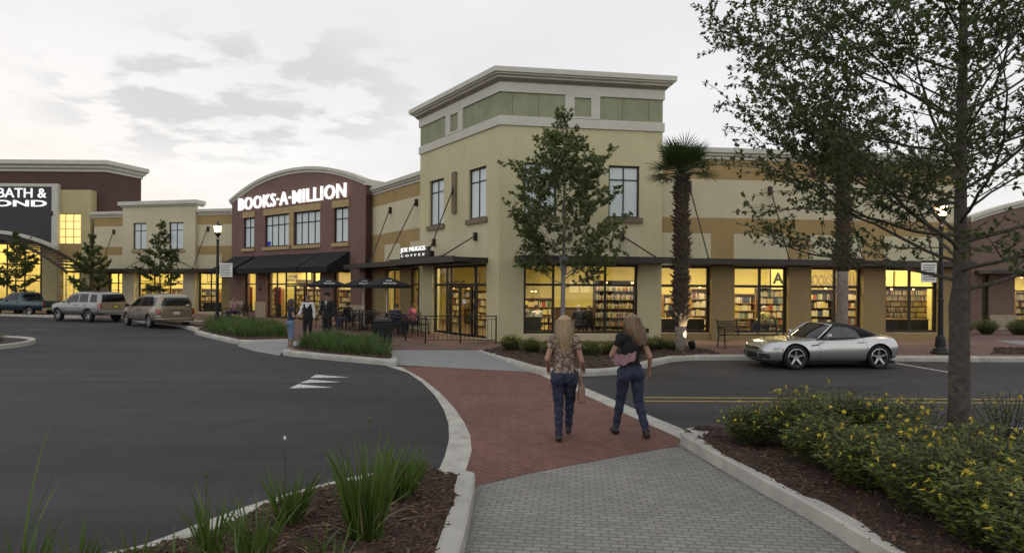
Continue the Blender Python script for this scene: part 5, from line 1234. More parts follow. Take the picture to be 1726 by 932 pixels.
# cafe umbrellas, tables and chairs
def cafe_umbrella(label, loc, rz=0):
    t = thing('cafe_umbrella', label, 'umbrella', loc, rz, 'black umbrellas on the cafe terrace')
    m = MB(); m.lathe([(.24, 0), (.24, .04), (.06, .09), (.03, .12)], seg=16); m.build('base', M_black, t)
    m = MB(); m.tube([(0, 0, .1), (0, 0, 2.36)], .02, 8); m.build('pole', M_white, t)
    m = MB(); r0_ = 1.02; V = [Vector((0, 0, 2.38))]
    for k in range(8):
        a = k*math.pi/4+math.pi/8; V.append(Vector((r0_*math.cos(a), r0_*math.sin(a), 2.02)))
    for k in range(8):
        a = k*math.pi/4+math.pi/8; V.append(Vector((r0_*1.0*math.cos(a), r0_*1.0*math.sin(a), 1.90)))
    m.add(V, [(0, 1+k, 1+(k+1) % 8) for k in range(8)]+[(1+k, 9+k, 9+(k+1) % 8, 1+(k+1) % 8) for k in range(8)]); m.build('canopy', M_blackfab, t)
    # lettering on the slope that faces the road
    al = math.atan2(.36, r0_*math.cos(math.pi/8))
    for s, z_, w_ in (('JOE', .60, .26), ('MUGGS', .86, .50)):
        o = text(s, 1, Matrix.Identity(4), M_white, t, bold=.012, ext=.002, fit=(w_, .15))
        d = z_; M_ = Matrix.Translation((0, -d*1.0, 2.38-d*math.tan(al)+.022)) @ Matrix.Rotation(al-R(90), 4, 'X') @ TR(-w_/2, 0, 0); o.data.transform(M_)
    return t
def cafe_table(label, loc):
    t = thing('cafe_table', label, 'table', loc, 0, 'black tables on the cafe terrace'); m = MB(); m.lathe([(0, .71), (.40, .71), (.41, .72), (.41, .735), (0, .74)], seg=20); m.build('table_top', M_black, t)
    m = MB(); m.tube([(0, 0, .03), (0, 0, .71)], .03, 8); m.build('column', M_black, t)
    for k in range(4): m = MB(); a = k*math.pi/2+.4; m.tube([(0, 0, .12), (.2*math.cos(a), .2*math.sin(a), .10), (.34*math.cos(a), .34*math.sin(a), 0)], .016, 6); m.build('leg', M_black, t)
    return t
def cafe_chair(label, loc, rz, group='black chairs on the cafe terrace'):
    t = thing('cafe_chair', label, 'chair', loc, rz, group)
    m = MB(); m.box(-.21, .21, -.22, .20, .43, .455); m.build('seat', M_black, t)
    m = MB(); m.tube([(-.2, .2, .44), (-.2, .26, .85), (0, .28, .92), (.2, .26, .85), (.2, .2, .44)], .014, 6)
    for x in (-.1, 0, .1): m.tube([(x, .2, .45), (x, .275, .89)], .009, 5)
    m.build('backrest', M_black, t)
    for x in (-.2, .2):
        for y in (-.2, .2): m = MB(); m.tube([(x, y, .44), (x*1.12, y*1.15, 0)], .013, 6); m.build('leg', M_black, t)
    for x in (-.22, .22): m = MB(); m.tube([(x, .23, .66), (x, -.15, .67), (x, -.2, .45)], .012, 6); m.build('armrest', M_black, t)
    return t
us = [(652, 25.6, 'nearest black cafe umbrella, in front of the ochre wing', 20), (612, 28.6, 'middle black cafe umbrella of the three', 20), (551, 30.0, 'leftmost black cafe umbrella, above the man in the suit', 25)]
for i, (px, Y, lb, rz) in enumerate(us):
    p = atY(px, 485, Y); p.z = .148; cafe_umbrella(lb, tuple(p), R(rz)); q_ = p+Vector((.0, .0, 0))
    q_ = p+Vector((.48, -.1, 0)); cafe_table(lb.replace('umbrella', 'table').replace('nearest black cafe table, in', 'black cafe table under the nearest umbrella in').replace('leftmost black cafe table, above', 'black cafe table behind').replace('middle black cafe table of the three', 'black cafe table under the middle umbrella'), tuple(q_))
    for k, (dx_, dy_, a) in enumerate(((-.75, -.2, 90), (.1, -.85, 180), (1.15, .0, -90))):
        cafe_chair(['left', 'near', 'right'][k]+' black chair at the table under the '+['nearest', 'middle', 'leftmost'][i]+' umbrella', (q_.x+dx_*.9, q_.y+dy_*.9, .148), R(a+180+rnd.uniform(-15, 15)))
for i, (px, Y, a) in enumerate(((700, 24.6, 30), (595, 27.2, -40), (583, 29.4, 60), (630, 28.0, 160), (672, 24.0, 200))):
    p = atY(px, 485, Y); cafe_chair(['black chair by the tower door', 'empty chair behind the railing left of the bin', 'empty chair farthest left on the terrace', 'empty chair between two umbrellas', 'chair nearest the corner of the railing'][i], (p.x, p.y, .148), R(a))
# coffee shop sign on the canopy
t = thing('cafe_sign', 'black sign with lit letters JOE MUGGS COFFEE on the dark canopy', 'sign', tuple(FD.w(0, 0, 0)), FD.a)
ys_ = -1.62; a0, a1 = dxf(676, ys_), dxf(725, ys_); zb_, zt_ = FD.lz(700, 434.5, ys_), FD.lz(700, 416, ys_)
m = MB(); m.box(a0-.1, a1, ys_, ys_+.18, zb_, zb_+(zt_-zb_)*.52); m.box(a0+.02, a1-.25, ys_+.03, ys_+.15, zb_+(zt_-zb_)*.52, zt_-.03); m.build('backing', M_black, t)
m = MB(); m.box(a0-1.2, a1+1.0, ys_-.05, ys_+.25, zb_-.09, zb_-.003); m.build('sign_rail', M_canopy, t)
for s in (0, 1): m = MB(); m.tube([(a0+.3+s*(a1-a0-.6), ys_+.1, 3.2), (a0+.3+s*(a1-a0-.6), ys_+.1, zb_-.05)], .02, 6); m.build('strut', M_canopy, t)
text('JOE MUGGS', 1, TR(a0+.02, ys_-.03, zb_+(zt_-zb_)*.48), M_signw, t, bold=.0, ext=.02, fit=(a1-a0-.4, (zt_-zb_)*.52))
text('COFFEE', 1, TR(a0+.06, ys_-.03, zb_+(zt_-zb_)*.14), M_signw, t, bold=.0, ext=.01, fit=(a1-a0-.5, (zt_-zb_)*.22), spacing=1.9)
# ================================================================ VEHICLES
def paint(name, c, metal=.75, rough=.32):
    return pmat(name, c, rough=rough, metal=metal, var=.03, scale=1, coat=.8)
M_tyre = pmat('tyre_rubber', (.012, .012, .012), rough=.85); M_rim = pmat('alloy_rim', (.55, .55, .56), rough=.25, metal=.9, var=.03)
M_autoglass = pmat('auto_glass', (.008, .009, .011), rough=.05, var=.1, spec=.45); M_autolite = pmat('auto_glass_light', (.06, .065, .065), rough=.06, var=.3, spec=.6)
M_trimblk = pmat('black_trim', (.012, .012, .012), rough=.6); M_chrome = pmat('chrome', (.7, .7, .7), rough=.12, metal=1, var=.02)
M_tail = pmat('tail_lens', (.22, .012, .008), rough=.2, coat=1); M_amber = pmat('amber_lens', (.45, .14, .02), rough=.2); M_head = pmat('head_lens', (.55, .57, .58), rough=.12, coat=1, metal=.3)
M_plate = pmat('licence_plate', (.45, .47, .42), rough=.5, var=.2, scale=30)
def lathe_wheel(parent, x, y, r, wd, spokes, side, rimr=.7, name='wheel'):
    """wheel centred at (x, y, r); side = +1 when the outside faces +y"""
    w_ = bpy.data.objects.new(name, None); COL.objects.link(w_); w_.parent = parent; w_.location = (x, y, r); w_.rotation_euler = (0, 0, 0 if side > 0 else math.pi)
    m = MB(); h = wd/2; m.lathe([(r*rimr, -h*.85), (r*.92, -h), (r*.985, -h*.8), (r, -h*.4), (r, h*.4), (r*.985, h*.8), (r*.92, h), (r*rimr, h*.85), (r*rimr*.97, h*.3), (r*rimr*.97, -h*.3), (r*rimr, -h*.85)], seg=36, axis='Y', cap=False); m.build('tyre', M_tyre, w_, smooth=True)
    q = r*rimr; m = MB(); m.lathe([(q*1.0, h*.80), (q*.93, h*.84), (q*.90, h*.4), (q*.90, -h*.6)], seg=36, axis='Y', cap=False)
    m.lathe([(0, h*.62), (q*.2, h*.62), (q*.24, h*.5), (0, h*.4)], seg=14, axis='Y')
    for k in range(spokes):
        a = 2*math.pi*k/spokes+.3; ca, sa = math.cos(a), math.sin(a); t_ = q*.085 if spokes > 5 else q*.12
        p0, p1 = q*.12, q*.94
        P = [(p0*ca-sa*t_*1.2, h*.56, p0*sa+ca*t_*1.2), (p1*ca-sa*t_*.75, h*.70, p1*sa+ca*t_*.75), (p1*ca+sa*t_*.75, h*.70, p1*sa-ca*t_*.75), (p0*ca+sa*t_*1.2, h*.56, p0*sa-ca*t_*1.2)]
        Q = [(a_, b_-h*.35, c_) for a_, b_, c_ in P]; m.add(P+Q, [(0, 1, 2, 3), (7, 6, 5, 4), (0, 4, 5, 1), (1, 5, 6, 2), (2, 6, 7, 3), (3, 7, 4, 0)])
    finish(m.build('rim', M_rim, w_))
    m = MB(); m.lathe([(0, -h*.1), (q*.9, -h*.1), (q*.9, -h*.2), (0, -h*.2)], seg=24, axis='Y'); m.build('brake_disc', M_trimblk, w_)
    return w_
def car_shell(stations, mat, parent, arches, sub=2, arch_w=.34, name='body'):
    """stations: (x, [(y,z) x n]) from bottom centre to top centre of one half; a closed smooth shell with wheel openings"""
    V = []; n = len(stations[0][1]); rings = []
    for x, prof in stations:
        ring = []
        for (y, z) in prof: ring.append(len(V)); V.append((x, y, z))
        for (y, z) in prof[::-1][1:-1]: ring.append(len(V)); V.append((x, -y, z))
        rings.append(ring)
    k = len(rings[0]); Fc = []
    for a, b in zip(rings[:-1], rings[1:]):
        for i in range(k): j = (i+1) % k; Fc.append((a[i], b[i], b[j], a[j]))
    Fc.append(tuple(rings[0])); Fc.append(tuple(rings[-1][::-1]))
    o = raw(name, V, Fc, [mat, M_trimblk], parent); finish(o, subsurf=sub); bake(o)
    if arches:
        bm = bmesh.new(); bm.from_mesh(o.data); bmesh.ops.recalc_face_normals(bm, faces=bm.faces); bm.to_mesh(o.data); bm.free()
        cuts = []
        for (x, z, r) in arches:
            for s in (1, -1):
                ymax = max(p[0] for _, pr_ in stations for p in pr_)+.1
                c = MB(); c.cur = 1; c.lathe([(r, (ymax-arch_w) if s > 0 else -ymax-.1), (r, ymax+.1 if s > 0 else -(ymax-arch_w))], (x, 0, z), 40, axis='Y'); co = c.build('cut', [mat, M_trimblk]); finish(co); co.data.materials.clear(); co.data.materials.append(M_trimblk)
                co.parent = parent; cuts.append(co)
                md = o.modifiers.new('c', 'BOOLEAN'); md.operation = 'DIFFERENCE'; md.object = co; md.solver = 'EXACT'
                try: md.material_mode = 'TRANSFER'
                except Exception: pass
        bake(o)
        for c in cuts: bpy.data.objects.remove(c)
    me = o.data
    me.polygons.foreach_set('use_smooth', [True]*len(me.polygons))
    try: me.set_sharp_from_angle(angle=R(38))
    except Exception: pass
    return o
def bvh_of(o):
    me = o.data; return BVHTree.FromPolygons([v.co.copy() for v in me.vertices], [tuple(p.vertices) for p in me.polygons])
def patch(bv, corners, axis, sign, mat, parent, name, nu=8, nv=5, off=.006, thick=0.0):
    """a panel laid on the body: corners (a,b)x4 in the plane across the axis, cast back onto the shell"""
    V = []; Fc = []; ok = True
    for j in range(nv+1):
        for i in range(nu+1):
            u, v = i/nu, j/nv
            p = [corners[0][q]*(1-u)*(1-v)+corners[1][q]*u*(1-v)+corners[2][q]*u*v+corners[3][q]*(1-u)*v for q in (0, 1)]
            if axis == 'y': o_, d = Vector((p[0], 3*sign, p[1])), Vector((0, -sign, 0))
            elif axis == 'x': o_, d = Vector((4*sign+2, p[0], p[1])), Vector((-sign, 0, 0))
            else: o_, d = Vector((p[0], p[1], 4)), Vector((0, 0, -1))
            h = bv.ray_cast(o_, d)
            if h[0] is None: ok = False; V.append(V[-1].copy() if V else o_)
            else: V.append(h[0]-d*off)
    for j in range(nv):
        for i in range(nu): a = j*(nu+1)+i; Fc.append((a, a+1, a+nu+2, a+nu+1))
    o = raw(name, V, Fc, mat, parent, smooth=True); finish(o)
    if thick: md = o.modifiers.new('t', 'SOLIDIFY'); md.thickness = thick; md.offset = 0; bake(o)
    return o
def seam(bv, pts, axis, sign, parent, name='door_seam', w_=.010, mat=None):
    P = []
    for a, b in zip(pts[:-1], pts[1:]):
        for i in range(6):
            u = i/6; p = (a[0]*(1-u)+b[0]*u, a[1]*(1-u)+b[1]*u); P.append(p)
    P.append(pts[-1]); out_ = []
    for p in P:
        o_, d = (Vector((p[0], 3*sign, p[1])), Vector((0, -sign, 0))) if axis == 'y' else ((Vector((4*sign+2, p[0], p[1])), Vector((-sign, 0, 0))) if axis == 'x' else (Vector((p[0], p[1], 4)), Vector((0, 0, -1))))
        h = bv.ray_cast(o_, d)
        if h[0] is not None: out_.append(h[0])
    if len(out_) > 1: m = MB(); m.tube(out_, w_*.5, 4); return m.build(name, mat or M_trimblk, parent)
# ---- silver convertible. local x runs from nose (0) to tail, y: +left side
def convertible(loc, rz):
    t = thing('parked_car', 'silver two seat convertible with black soft top parked at the kerb', 'car', loc, rz)
    P = paint('silver_paint', (.52, .52, .505), .8, .26)
    S = []
    def st(x, w_, zb, zm, zs, ys, zc, yt=.6):   # half width, bottom, widest height, shoulder height, shoulder y, centre height
        S.append((x, [(0, zb), (w_*.72, zb), (w_*.97, zb+.07), (w_, zm), (w_*.985, (zm+zs)/2), (ys, zs), (ys*yt, (zs+zc)/2+.01), (0, zc)]))
    st(.00, .42, .30, .44, .58, .36, .61); st(.04, .59, .22, .44, .62, .49, .65); st(.14, .73, .17, .45, .665, .62, .70); st(.32, .82, .15, .46, .715, .70, .745)
    st(.58, .875, .15, .48, .77, .745, .78); st(.90, .905, .15, .48, .81, .76, .785); st(1.25, .895, .15, .48, .825, .755, .83); st(1.55, .875, .15, .48, .835, .765, .87)
    st(1.85, .868, .15, .50, .84, .79, .865); st(2.30, .87, .15, .50, .845, .80, .86); st(2.75, .885, .15, .52, .865, .80, .88); st(3.10, .91, .16, .54, .905, .79, .91)
    st(3.45, .905, .18, .56, .905, .76, .935); st(3.75, .86, .22, .57, .875, .71, .945); st(3.92, .76, .27, .57, .82, .63, .91); st(3.99, .62, .33, .56, .70, .50, .76); st(4.01, .46, .40, .54, .62, .38, .64)
    wb0, wb1 = .83, 3.245
    b = car_shell(S, P, t, [(wb0, .335, .385), (wb1, .335, .385)], sub=2); bv = bvh_of(b)
    for x in (wb0, wb1):
        for s in (1, -1): lathe_wheel(t, x, s*.775, .33, .23, 5, s, .74)
    # soft top and screen
    def sec(x, w_, z0, z1, r_=.55): return (x, [(0, z0), (w_*.98, z0), (w_, z0+(z1-z0)*.35), (w_*.90, z0+(z1-z0)*.72), (w_*.66, z1-(z1-z0)*.06), (w_*.34, z1), (0, z1+.004)])
    top = [sec(1.93, .66, 1.14, 1.215), sec(2.05, .68, .95, 1.245), sec(2.35, .70, .84, 1.265), sec(2.65, .705, .84, 1.245), sec(2.95, .70, .85, 1.165), sec(3.25, .66, .86, 1.02), sec(3.45, .58, .86, .94)]
    so_ = car_shell(top, M_blackfab, t, None, sub=2, name='soft_top'); sv = bvh_of(so_)
    m = MB()   # windscreen: bent sheet
    V = []; nU, nV = 12, 6
    for j in range(nV+1):
        for i in range(nU+1):
            u = i/nU*2-1; v = j/nV; hw = .735*(1-v)+.60*v; x = (1.36+.17*abs(u)**2.2)*(1-v)+(1.93+.06*abs(u)**2)*v; z = (.865-.03*u*u)*(1-v)+(1.225-.03*u*u)*v
            V.append((x, u*hw, z+.018*math.sin(v*math.pi)))
    m.add(V, [(j*(nU+1)+i, j*(nU+1)+i+1, (j+1)*(nU+1)+i+1, (j+1)*(nU+1)+i) for j in range(nV) for i in range(nU)]); ws = m.build('windshield', M_autoglass, t, smooth=True)
    m = MB()
    for s in (1, -1): m.tube([(1.52, s*.745, .84), (1.75, s*.69, 1.03), (1.98, s*.612, 1.20), (2.03, s*.56, 1.225)], [.028, .024, .022, .02], 8)
    m.tube([(1.99, .61, 1.20), (1.94, .3, 1.235), (1.935, 0, 1.24), (1.94, -.3, 1.235), (1.99, -.61, 1.20)], .02, 8); m.build('windshield_frame', P, t, smooth=True)
    for s in (1, -1):
        V = [(1.62, s*.775, .852), (2.0, s*.80, .86), (2.72, s*.80, .875), (2.62, s*.735, 1.06), (2.40, s*.69, 1.155), (2.06, s*.655, 1.175), (1.96, s*.665, 1.12)]
        o = raw('side_window', V, [(0, 1, 2, 3, 4, 5, 6)], M_autolite, t); md = o.modifiers.new('t', 'SOLIDIFY'); md.thickness = .008; bake(o)
        # mirror
        m = MB(); m.ball((1.70, s*.96, .93), .1, 12, sc=(.55, 1.0, .62)); m.tube([(1.74, s*.83, .86), (1.72, s*.92, .90)], .022, 6); m.build('mirror', P, t, smooth=True)
        m = MB(); m.tube([(2.62, s*.875, .755), (2.66, s*.905, .765), (2.78, s*.905, .768), (2.82, s*.88, .762)], .014, 8); m.build('door_handle', M_chrome, t, smooth=True)
        seam(bv, [(1.50, .82), (1.50, .45), (1.56, .22), (2.75, .22), (2.88, .45), (2.86, .70), (2.80, .86)], 'y', s, t)
        seam(bv, [(1.50, .835), (2.86, .865)], 'y', s, t, 'belt_seal', .014)
        patch(bv, [(1.24, .64), (1.49, .665), (1.49, .69), (1.27, .675)], 'y', s, M_trimblk, t, 'fender_vent', 4, 2, .004)
        patch(bv, [(1.30, .255), (2.70, .285), (2.60, .315), (1.36, .275)], 'y', s, P, t, 'sill_blade', 12, 2, .02)
        patch(bv, [(.42, .52), (.50, .50), (.52, .545), (.46, .57)], 'y', s, M_amber, t, 'side_marker', 2, 2, .006)
        patch(bv, [(3.84, .64), (3.93, .62), (3.92, .73), (3.82, .79)], 'y', s, M_tail, t, 'taillight', 4, 4, .006)
        m = MB(); m.lathe([(0, 0), (.07, 0), (.075, .004), (0, .006)], (3.0, s*.893, .72), 20, axis='Y'); 
        if s > 0: m.build('fuel_cap', P, t)
        # headlights wrap the nose corner
        patch(bv, [(s*.42, .555), (s*.79, .585), (s*.765, .70), (s*.50, .655)], 'x', -1, M_head, t, 'headlight', 6, 4, .008)
        patch(bv, [(s*.37, .26), (s*.70, .29), (s*.71, .41), (s*.36, .41)], 'x', -1, M_trimblk, t, 'fog_light_opening', 5, 3, .005)
        patch(bv, [(s*.38, .325), (s*.69, .34), (s*.69, .36), (s*.38, .345)], 'x', -1, M_chrome, t, 'vent_blade', 5, 1, .02)
        patch(bv, [(s*.56, .27), (s*.62, .275), (s*.62, .30), (s*.56, .30)], 'x', -1, M_head, t, 'fog_light', 2, 2, .026)
    patch(bv, [(-.37, .51), (.37, .51), (.34, .585), (-.34, .585)], 'x', -1, M_trimblk, t, 'grille', 8, 2, .006)
    patch(bv, [(-.31, .54), (.31, .54), (.31, .558), (-.31, .558)], 'x', -1, M_chrome, t, 'grille_bar', 8, 1, .016)
    m = MB(); m.lathe([(0, 0), (.035, 0), (.035, .012), (0, .012)], (-.02, 0, .55), 16, axis='X'); m.build('emblem', M_chrome, t)
    patch(bv, [(-.27, .22), (.27, .22), (.31, .42), (-.31, .42)], 'x', -1, M_trimblk, t, 'air_intake', 8, 3, .006)
    seam(bv, [(.20, .34), (.52, .60), (1.0, .70), (1.38, .72)], 'z', 1, t, 'hood_seam', .008); seam(bv, [(.20, -.34), (.52, -.60), (1.0, -.70), (1.38, -.72)], 'z', 1, t, 'hood_seam', .008)
    seam(bv, [(3.35, -.60), (3.35, .60)], 'z', 1, t, 'deck_seam', .008)
    m = MB(); m.box(.3, 3.9, -.6, .6, .12, .2); m.build('underbody', M_trimblk, t)
    return t
# place: front wheel at px 1344, rear wheel at px 1485 (near side), facing left
pf, pr_ = at(1344, 621, 0), at(1485, 622.5, 0)
d = Vector((pr_.x-pf.x, pr_.y-pf.y)); ang = math.atan2(d.y, d.x)+R(8)
fwd = Vector((math.cos(ang), math.sin(ang), 0)); lft = Vector((-fwd.y, fwd.x, 0))
mid_c = (pf+pr_)/2
org = mid_c-fwd*((.83+3.245)/2)+lft*.80
cv = convertible((org.x, org.y, 0), ang); cv.scale = (.975, .975, .955)

def boxy(name, label, loc, rz, P, L, W_, Hh, wb0, wb1, r, prof, win, rear=None, cat='car', sub=2, trims=None, spokes=5, zb=.28, tumble=.78, rimr=.68, lower=None):
    """prof: list of (x, belt z, roof z); greenhouse narrower than belt"""
    t = thing(name, label, cat, loc, rz); S = []
    for (x, zb_, bz, rz_, w_) in prof:
        w2 = W_/2*w_; gw = w2*tumble if rz_-bz > .12 else w2*.93
        S.append((x, [(0, zb_), (w2*.80, zb_), (w2*.97, zb_+.08), (w2, (zb_+bz)/2), (w2*.985, bz-.07), (w2*.955, bz), ((w2*.955+gw)/2, (bz+rz_)/2), (gw, rz_-min(.09, (rz_-bz)*.3)), (gw*.86, rz_-.01), (0, rz_+.015)]))
    b = car_shell(S, P, t, [(wb0, r, r*1.17), (wb1, r, r*1.17)], sub=sub, arch_w=.32); bv = bvh_of(b)
    for x in (wb0, wb1):
        for s in (1, -1): lathe_wheel(t, x, s*(W_/2-.13), r, .21, spokes, s, rimr)
    for s in (1, -1):
        for i, w4 in enumerate(win): patch(bv, w4, 'y', s, M_autoglass, t, 'side_window', 6, 5, .010)
    return t, bv
# minivan: local x=0 tail, increases toward the nose (so rear data are at x~0)
def minivan(loc, rz):
    P = paint('gold_paint', (.27, .225, .165), .7, .35)
    pf_ = [(.0, .40, .80, .95, .80), (.03, .34, .95, 1.20, .88), (.14, .30, 1.02, 1.60, .96), (.35, .28, 1.01, 1.66, 1.0), (1.0, .28, 1.0, 1.70, 1.0), (2.0, .28, .99, 1.69, 1.0), (2.7, .28, .98, 1.63, 1.0), (3.25, .28, .97, 1.46, 1.0), (3.70, .28, .95, 1.20, 1.0), (4.10, .28, .95, 1.06, .98), (4.55, .28, .86, .92, .95), (4.85, .30, .74, .78, .86), (5.0, .38, .58, .62, .70)]
    wn = [[(.30, 1.10), (1.12, 1.08), (1.12, 1.53), (.40, 1.50)], [(1.18, 1.08), (2.08, 1.06), (2.08, 1.51), (1.18, 1.53)], [(2.16, 1.05), (3.50, 1.03), (2.98, 1.38), (2.16, 1.50)]]
    t, bv = boxy('parked_minivan', 'gold minivan parked with its rear to the camera, nearest of the left parked cars', loc, rz, P, 5.0, 1.92, 1.75, 1.0, 4.05, .335, pf_, wn, spokes=7, cat='minivan', tumble=.73)
    patch(bv, [(-.70, 1.10), (.70, 1.10), (.56, 1.50), (-.56, 1.50)], 'x', -1, M_autoglass, t, 'rear_window', 10, 6, .010)
    patch(bv, [(-.92, .36), (.92, .36), (.92, .50), (-.92, .50)], 'x', -1, P, t, 'bumper', 14, 3, .05, .04)
    patch(bv, [(-.60, .50), (.60, .50), (.60, .515), (-.60, .515)], 'x', -1, M_trimblk, t, 'bumper_seam', 10, 1, .055)
    for s in (1, -1):
        patch(bv, [(s*.72, .68), (s*.90, .68), (s*.90, .95), (s*.74, .95)], 'x', -1, M_tail, t, 'taillight', 4, 5, .012)
        patch(bv, [(.06, .72), (.16, .72), (.16, .95), (.10, .95)], 'y', s, M_tail, t, 'taillight_side', 3, 3, .008)
        patch(bv, [(s*.72, .56), (s*.90, .56), (s*.90, .66), (s*.72, .66)], 'x', -1, M_head, t, 'reverse_light', 3, 3, .012)
        seam(bv, [(2.12, 1.0), (2.12, .40)], 'y', s, t); seam(bv, [(1.15, 1.0), (1.2, .78)], 'y', s, t); seam(bv, [(3.3, 1.0), (3.3, .40), (2.12, .38), (1.45, .38)], 'y', s, t); seam(bv, [(.45, .62), (4.7, .60)], 'y', s, t, 'rub_strip', .03, P)
        for x in (2.0, 2.32): m = MB(); m.rbox((x, s*.965, .88), (.13, .03, .04)); m.build('door_handle', M_trimblk, t)
        m = MB(); m.ball((3.45, s*1.06, 1.08), .11, 10, sc=(.6, 1, .75)); m.build('mirror', M_trimblk, t, smooth=True)
    patch(bv, [(-.30, .66), (.30, .66), (.30, .86), (-.30, .86)], 'x', -1, P, t, 'plate_recess', 6, 3, .012)
    patch(bv, [(-.16, .68), (.16, .68), (.16, .82), (-.16, .82)], 'x', -1, M_plate, t, 'licence_plate', 4, 2, .022)
    patch(bv, [(-.32, .875), (.32, .875), (.32, .905), (-.32, .905)], 'x', -1, M_trimblk, t, 'plate_garnish', 5, 1, .03)
    patch(bv, [(-.60, 1.12), (-.44, 1.12), (-.44, 1.16), (-.60, 1.16)], 'x', -1, M_white, t, 'sticker', 2, 1, .016)
    return t
def suv(loc, rz):
    P = paint('silver_grey_paint', (.28, .272, .26), .7, .35)
    pf_ = [(.0, .50, .85, 1.0, .84), (.03, .44, 1.02, 1.35, .92), (.12, .40, 1.06, 1.62, .97), (.35, .38, 1.06, 1.70, 1.0), (1.2, .38, 1.06, 1.73, 1.0), (2.0, .38, 1.05, 1.73, 1.0), (2.45, .38, 1.05, 1.68, 1.0), (2.95, .38, 1.04, 1.40, 1.0), (3.30, .38, 1.03, 1.12, 1.0), (3.9, .38, 1.0, 1.05, .98), (4.25, .42, .92, .97, .92), (4.42, .50, .78, .80, .84)]
    wn = [[(.24, 1.13), (.82, 1.13), (.78, 1.58), (.34, 1.56)], [(1.0, 1.13), (1.72, 1.12), (1.72, 1.59), (1.04, 1.59)], [(1.84, 1.12), (2.98, 1.11), (2.50, 1.50), (1.84, 1.58)]]
    t, bv = boxy('parked_suv', 'silver grey sport utility car parked between the pickup and the minivan', loc, rz, P, 4.45, 1.80, 1.75, .95, 3.62, .37, pf_, wn, spokes=6, cat='car', tumble=.82, rimr=.62)
    patch(bv, [(-.68, 1.14), (.68, 1.14), (.62, 1.58), (-.62, 1.58)], 'x', -1, M_autoglass, t, 'rear_window', 10, 6, .010)
    patch(bv, [(-.88, .46), (.88, .46), (.88, .64), (-.88, .64)], 'x', -1, P, t, 'bumper', 14, 3, .07, .05)
    for s in (1, -1):
        patch(bv, [(s*.70, .80), (s*.86, .80), (s*.86, 1.06), (s*.72, 1.06)], 'x', -1, M_tail, t, 'taillight', 3, 4, .012)
        patch(bv, [(.05, .80), (.16, .80), (.15, 1.04), (.09, 1.04)], 'y', s, M_tail, t, 'taillight_side', 3, 3, .008)
        seam(bv, [(1.78, 1.05), (1.78, .5), (2.85, .5), (2.95, 1.03)], 'y', s, t); seam(bv, [(.92, 1.05), (1.15, .85), (1.3, .55), (1.78, .5)], 'y', s, t)
        m = MB(); m.ball((2.85, s*1.0, 1.14), .10, 10, sc=(.6, 1, .75)); m.build('mirror', P, t, smooth=True)
        seam(bv, [(.4, .66), (4.2, .66)], 'y', s, t, 'rub_strip', .05, P)
        m = MB(); m.tube([(.4, s*.62, 1.77), (.5, s*.62, 1.80), (2.1, s*.62, 1.80), (2.2, s*.62, 1.76)], .018, 6); m.build('roof_rail', M_trimblk, t)
        for x in (1.22, 2.0): m = MB(); m.rbox((x, s*.905, .95), (.12, .03, .035)); m.build('door_handle', M_trimblk, t)
    patch(bv, [(-.30, .80), (.10, .80), (.10, .96), (-.30, .96)], 'x', -1, M_trimblk, t, 'plate_recess', 6, 3, .012)
    patch(bv, [(-.24, .81), (.06, .81), (.06, .94), (-.24, .94)], 'x', -1, pmat('plate_yellow', (.45, .42, .06)), t, 'licence_plate', 4, 2, .022)
    return t
def pickup(name, label, loc, rz, col):
    P = paint(name+'_paint_'+label[:4], col, .3, .4)
    pf_ = [(.0, .50, .96, .99, .94), (.06, .46, .98, 1.0, .98), (.9, .44, .98, 1.0, 1.0), (1.80, .42, .98, 1.0, 1.0), (1.86, .40, .99, 1.50, .99), (1.98, .40, 1.0, 1.60, 1.0), (2.5, .40, 1.0, 1.63, 1.0), (2.95, .40, 1.0, 1.57, 1.0), (3.45, .40, .99, 1.20, 1.0), (3.65, .40, .98, 1.06, 1.0), (4.3, .40, .92, .98, .98), (4.75, .42, .84, .88, .93), (4.92, .50, .70, .72, .86)]
    wn = [[(2.06, 1.08), (3.28, 1.07), (2.88, 1.46), (2.06, 1.49)]]
    t, bv = boxy('parked_pickup', label, loc, rz, P, 4.95, 1.70, 1.63, 1.10, 3.95, .335, pf_, wn, spokes=6, cat='pickup', tumble=.80, rimr=.62)
    patch(bv, [(-.55, 1.10), (.55, 1.10), (.52, 1.45), (-.52, 1.45)], 'x', -1, M_autoglass, t, 'rear_window', 8, 5, .010)
    m = MB(); m.box(.10, 1.74, -.66, .66, 1.02, 1.028); m.build('bed_shade_sheet', M_trimblk, t)  # black sheet above the closed bed top, imitates the shaded hollow inside
    m = MB(); m.box(-.12, .02, -.80, .80, .46, .60); m.build('bumper', M_chrome, t)
    for s in (1, -1):
        patch(bv, [(s*.66, .70), (s*.80, .70), (s*.80, .94), (s*.66, .94)], 'x', -1, M_tail, t, 'taillight', 3, 4, .012)
        seam(bv, [(2.0, .98), (2.0, .5), (3.1, .5), (3.3, .98)], 'y', s, t); m = MB(); m.ball((3.2, s*.96, 1.12), .10, 10, sc=(.6, 1, .75)); m.build('mirror', M_trimblk, t, smooth=True)
        m = MB(); m.rbox((2.15, s*.855, .92), (.12, .03, .035)); m.build('door_handle', M_chrome, t)
    return t
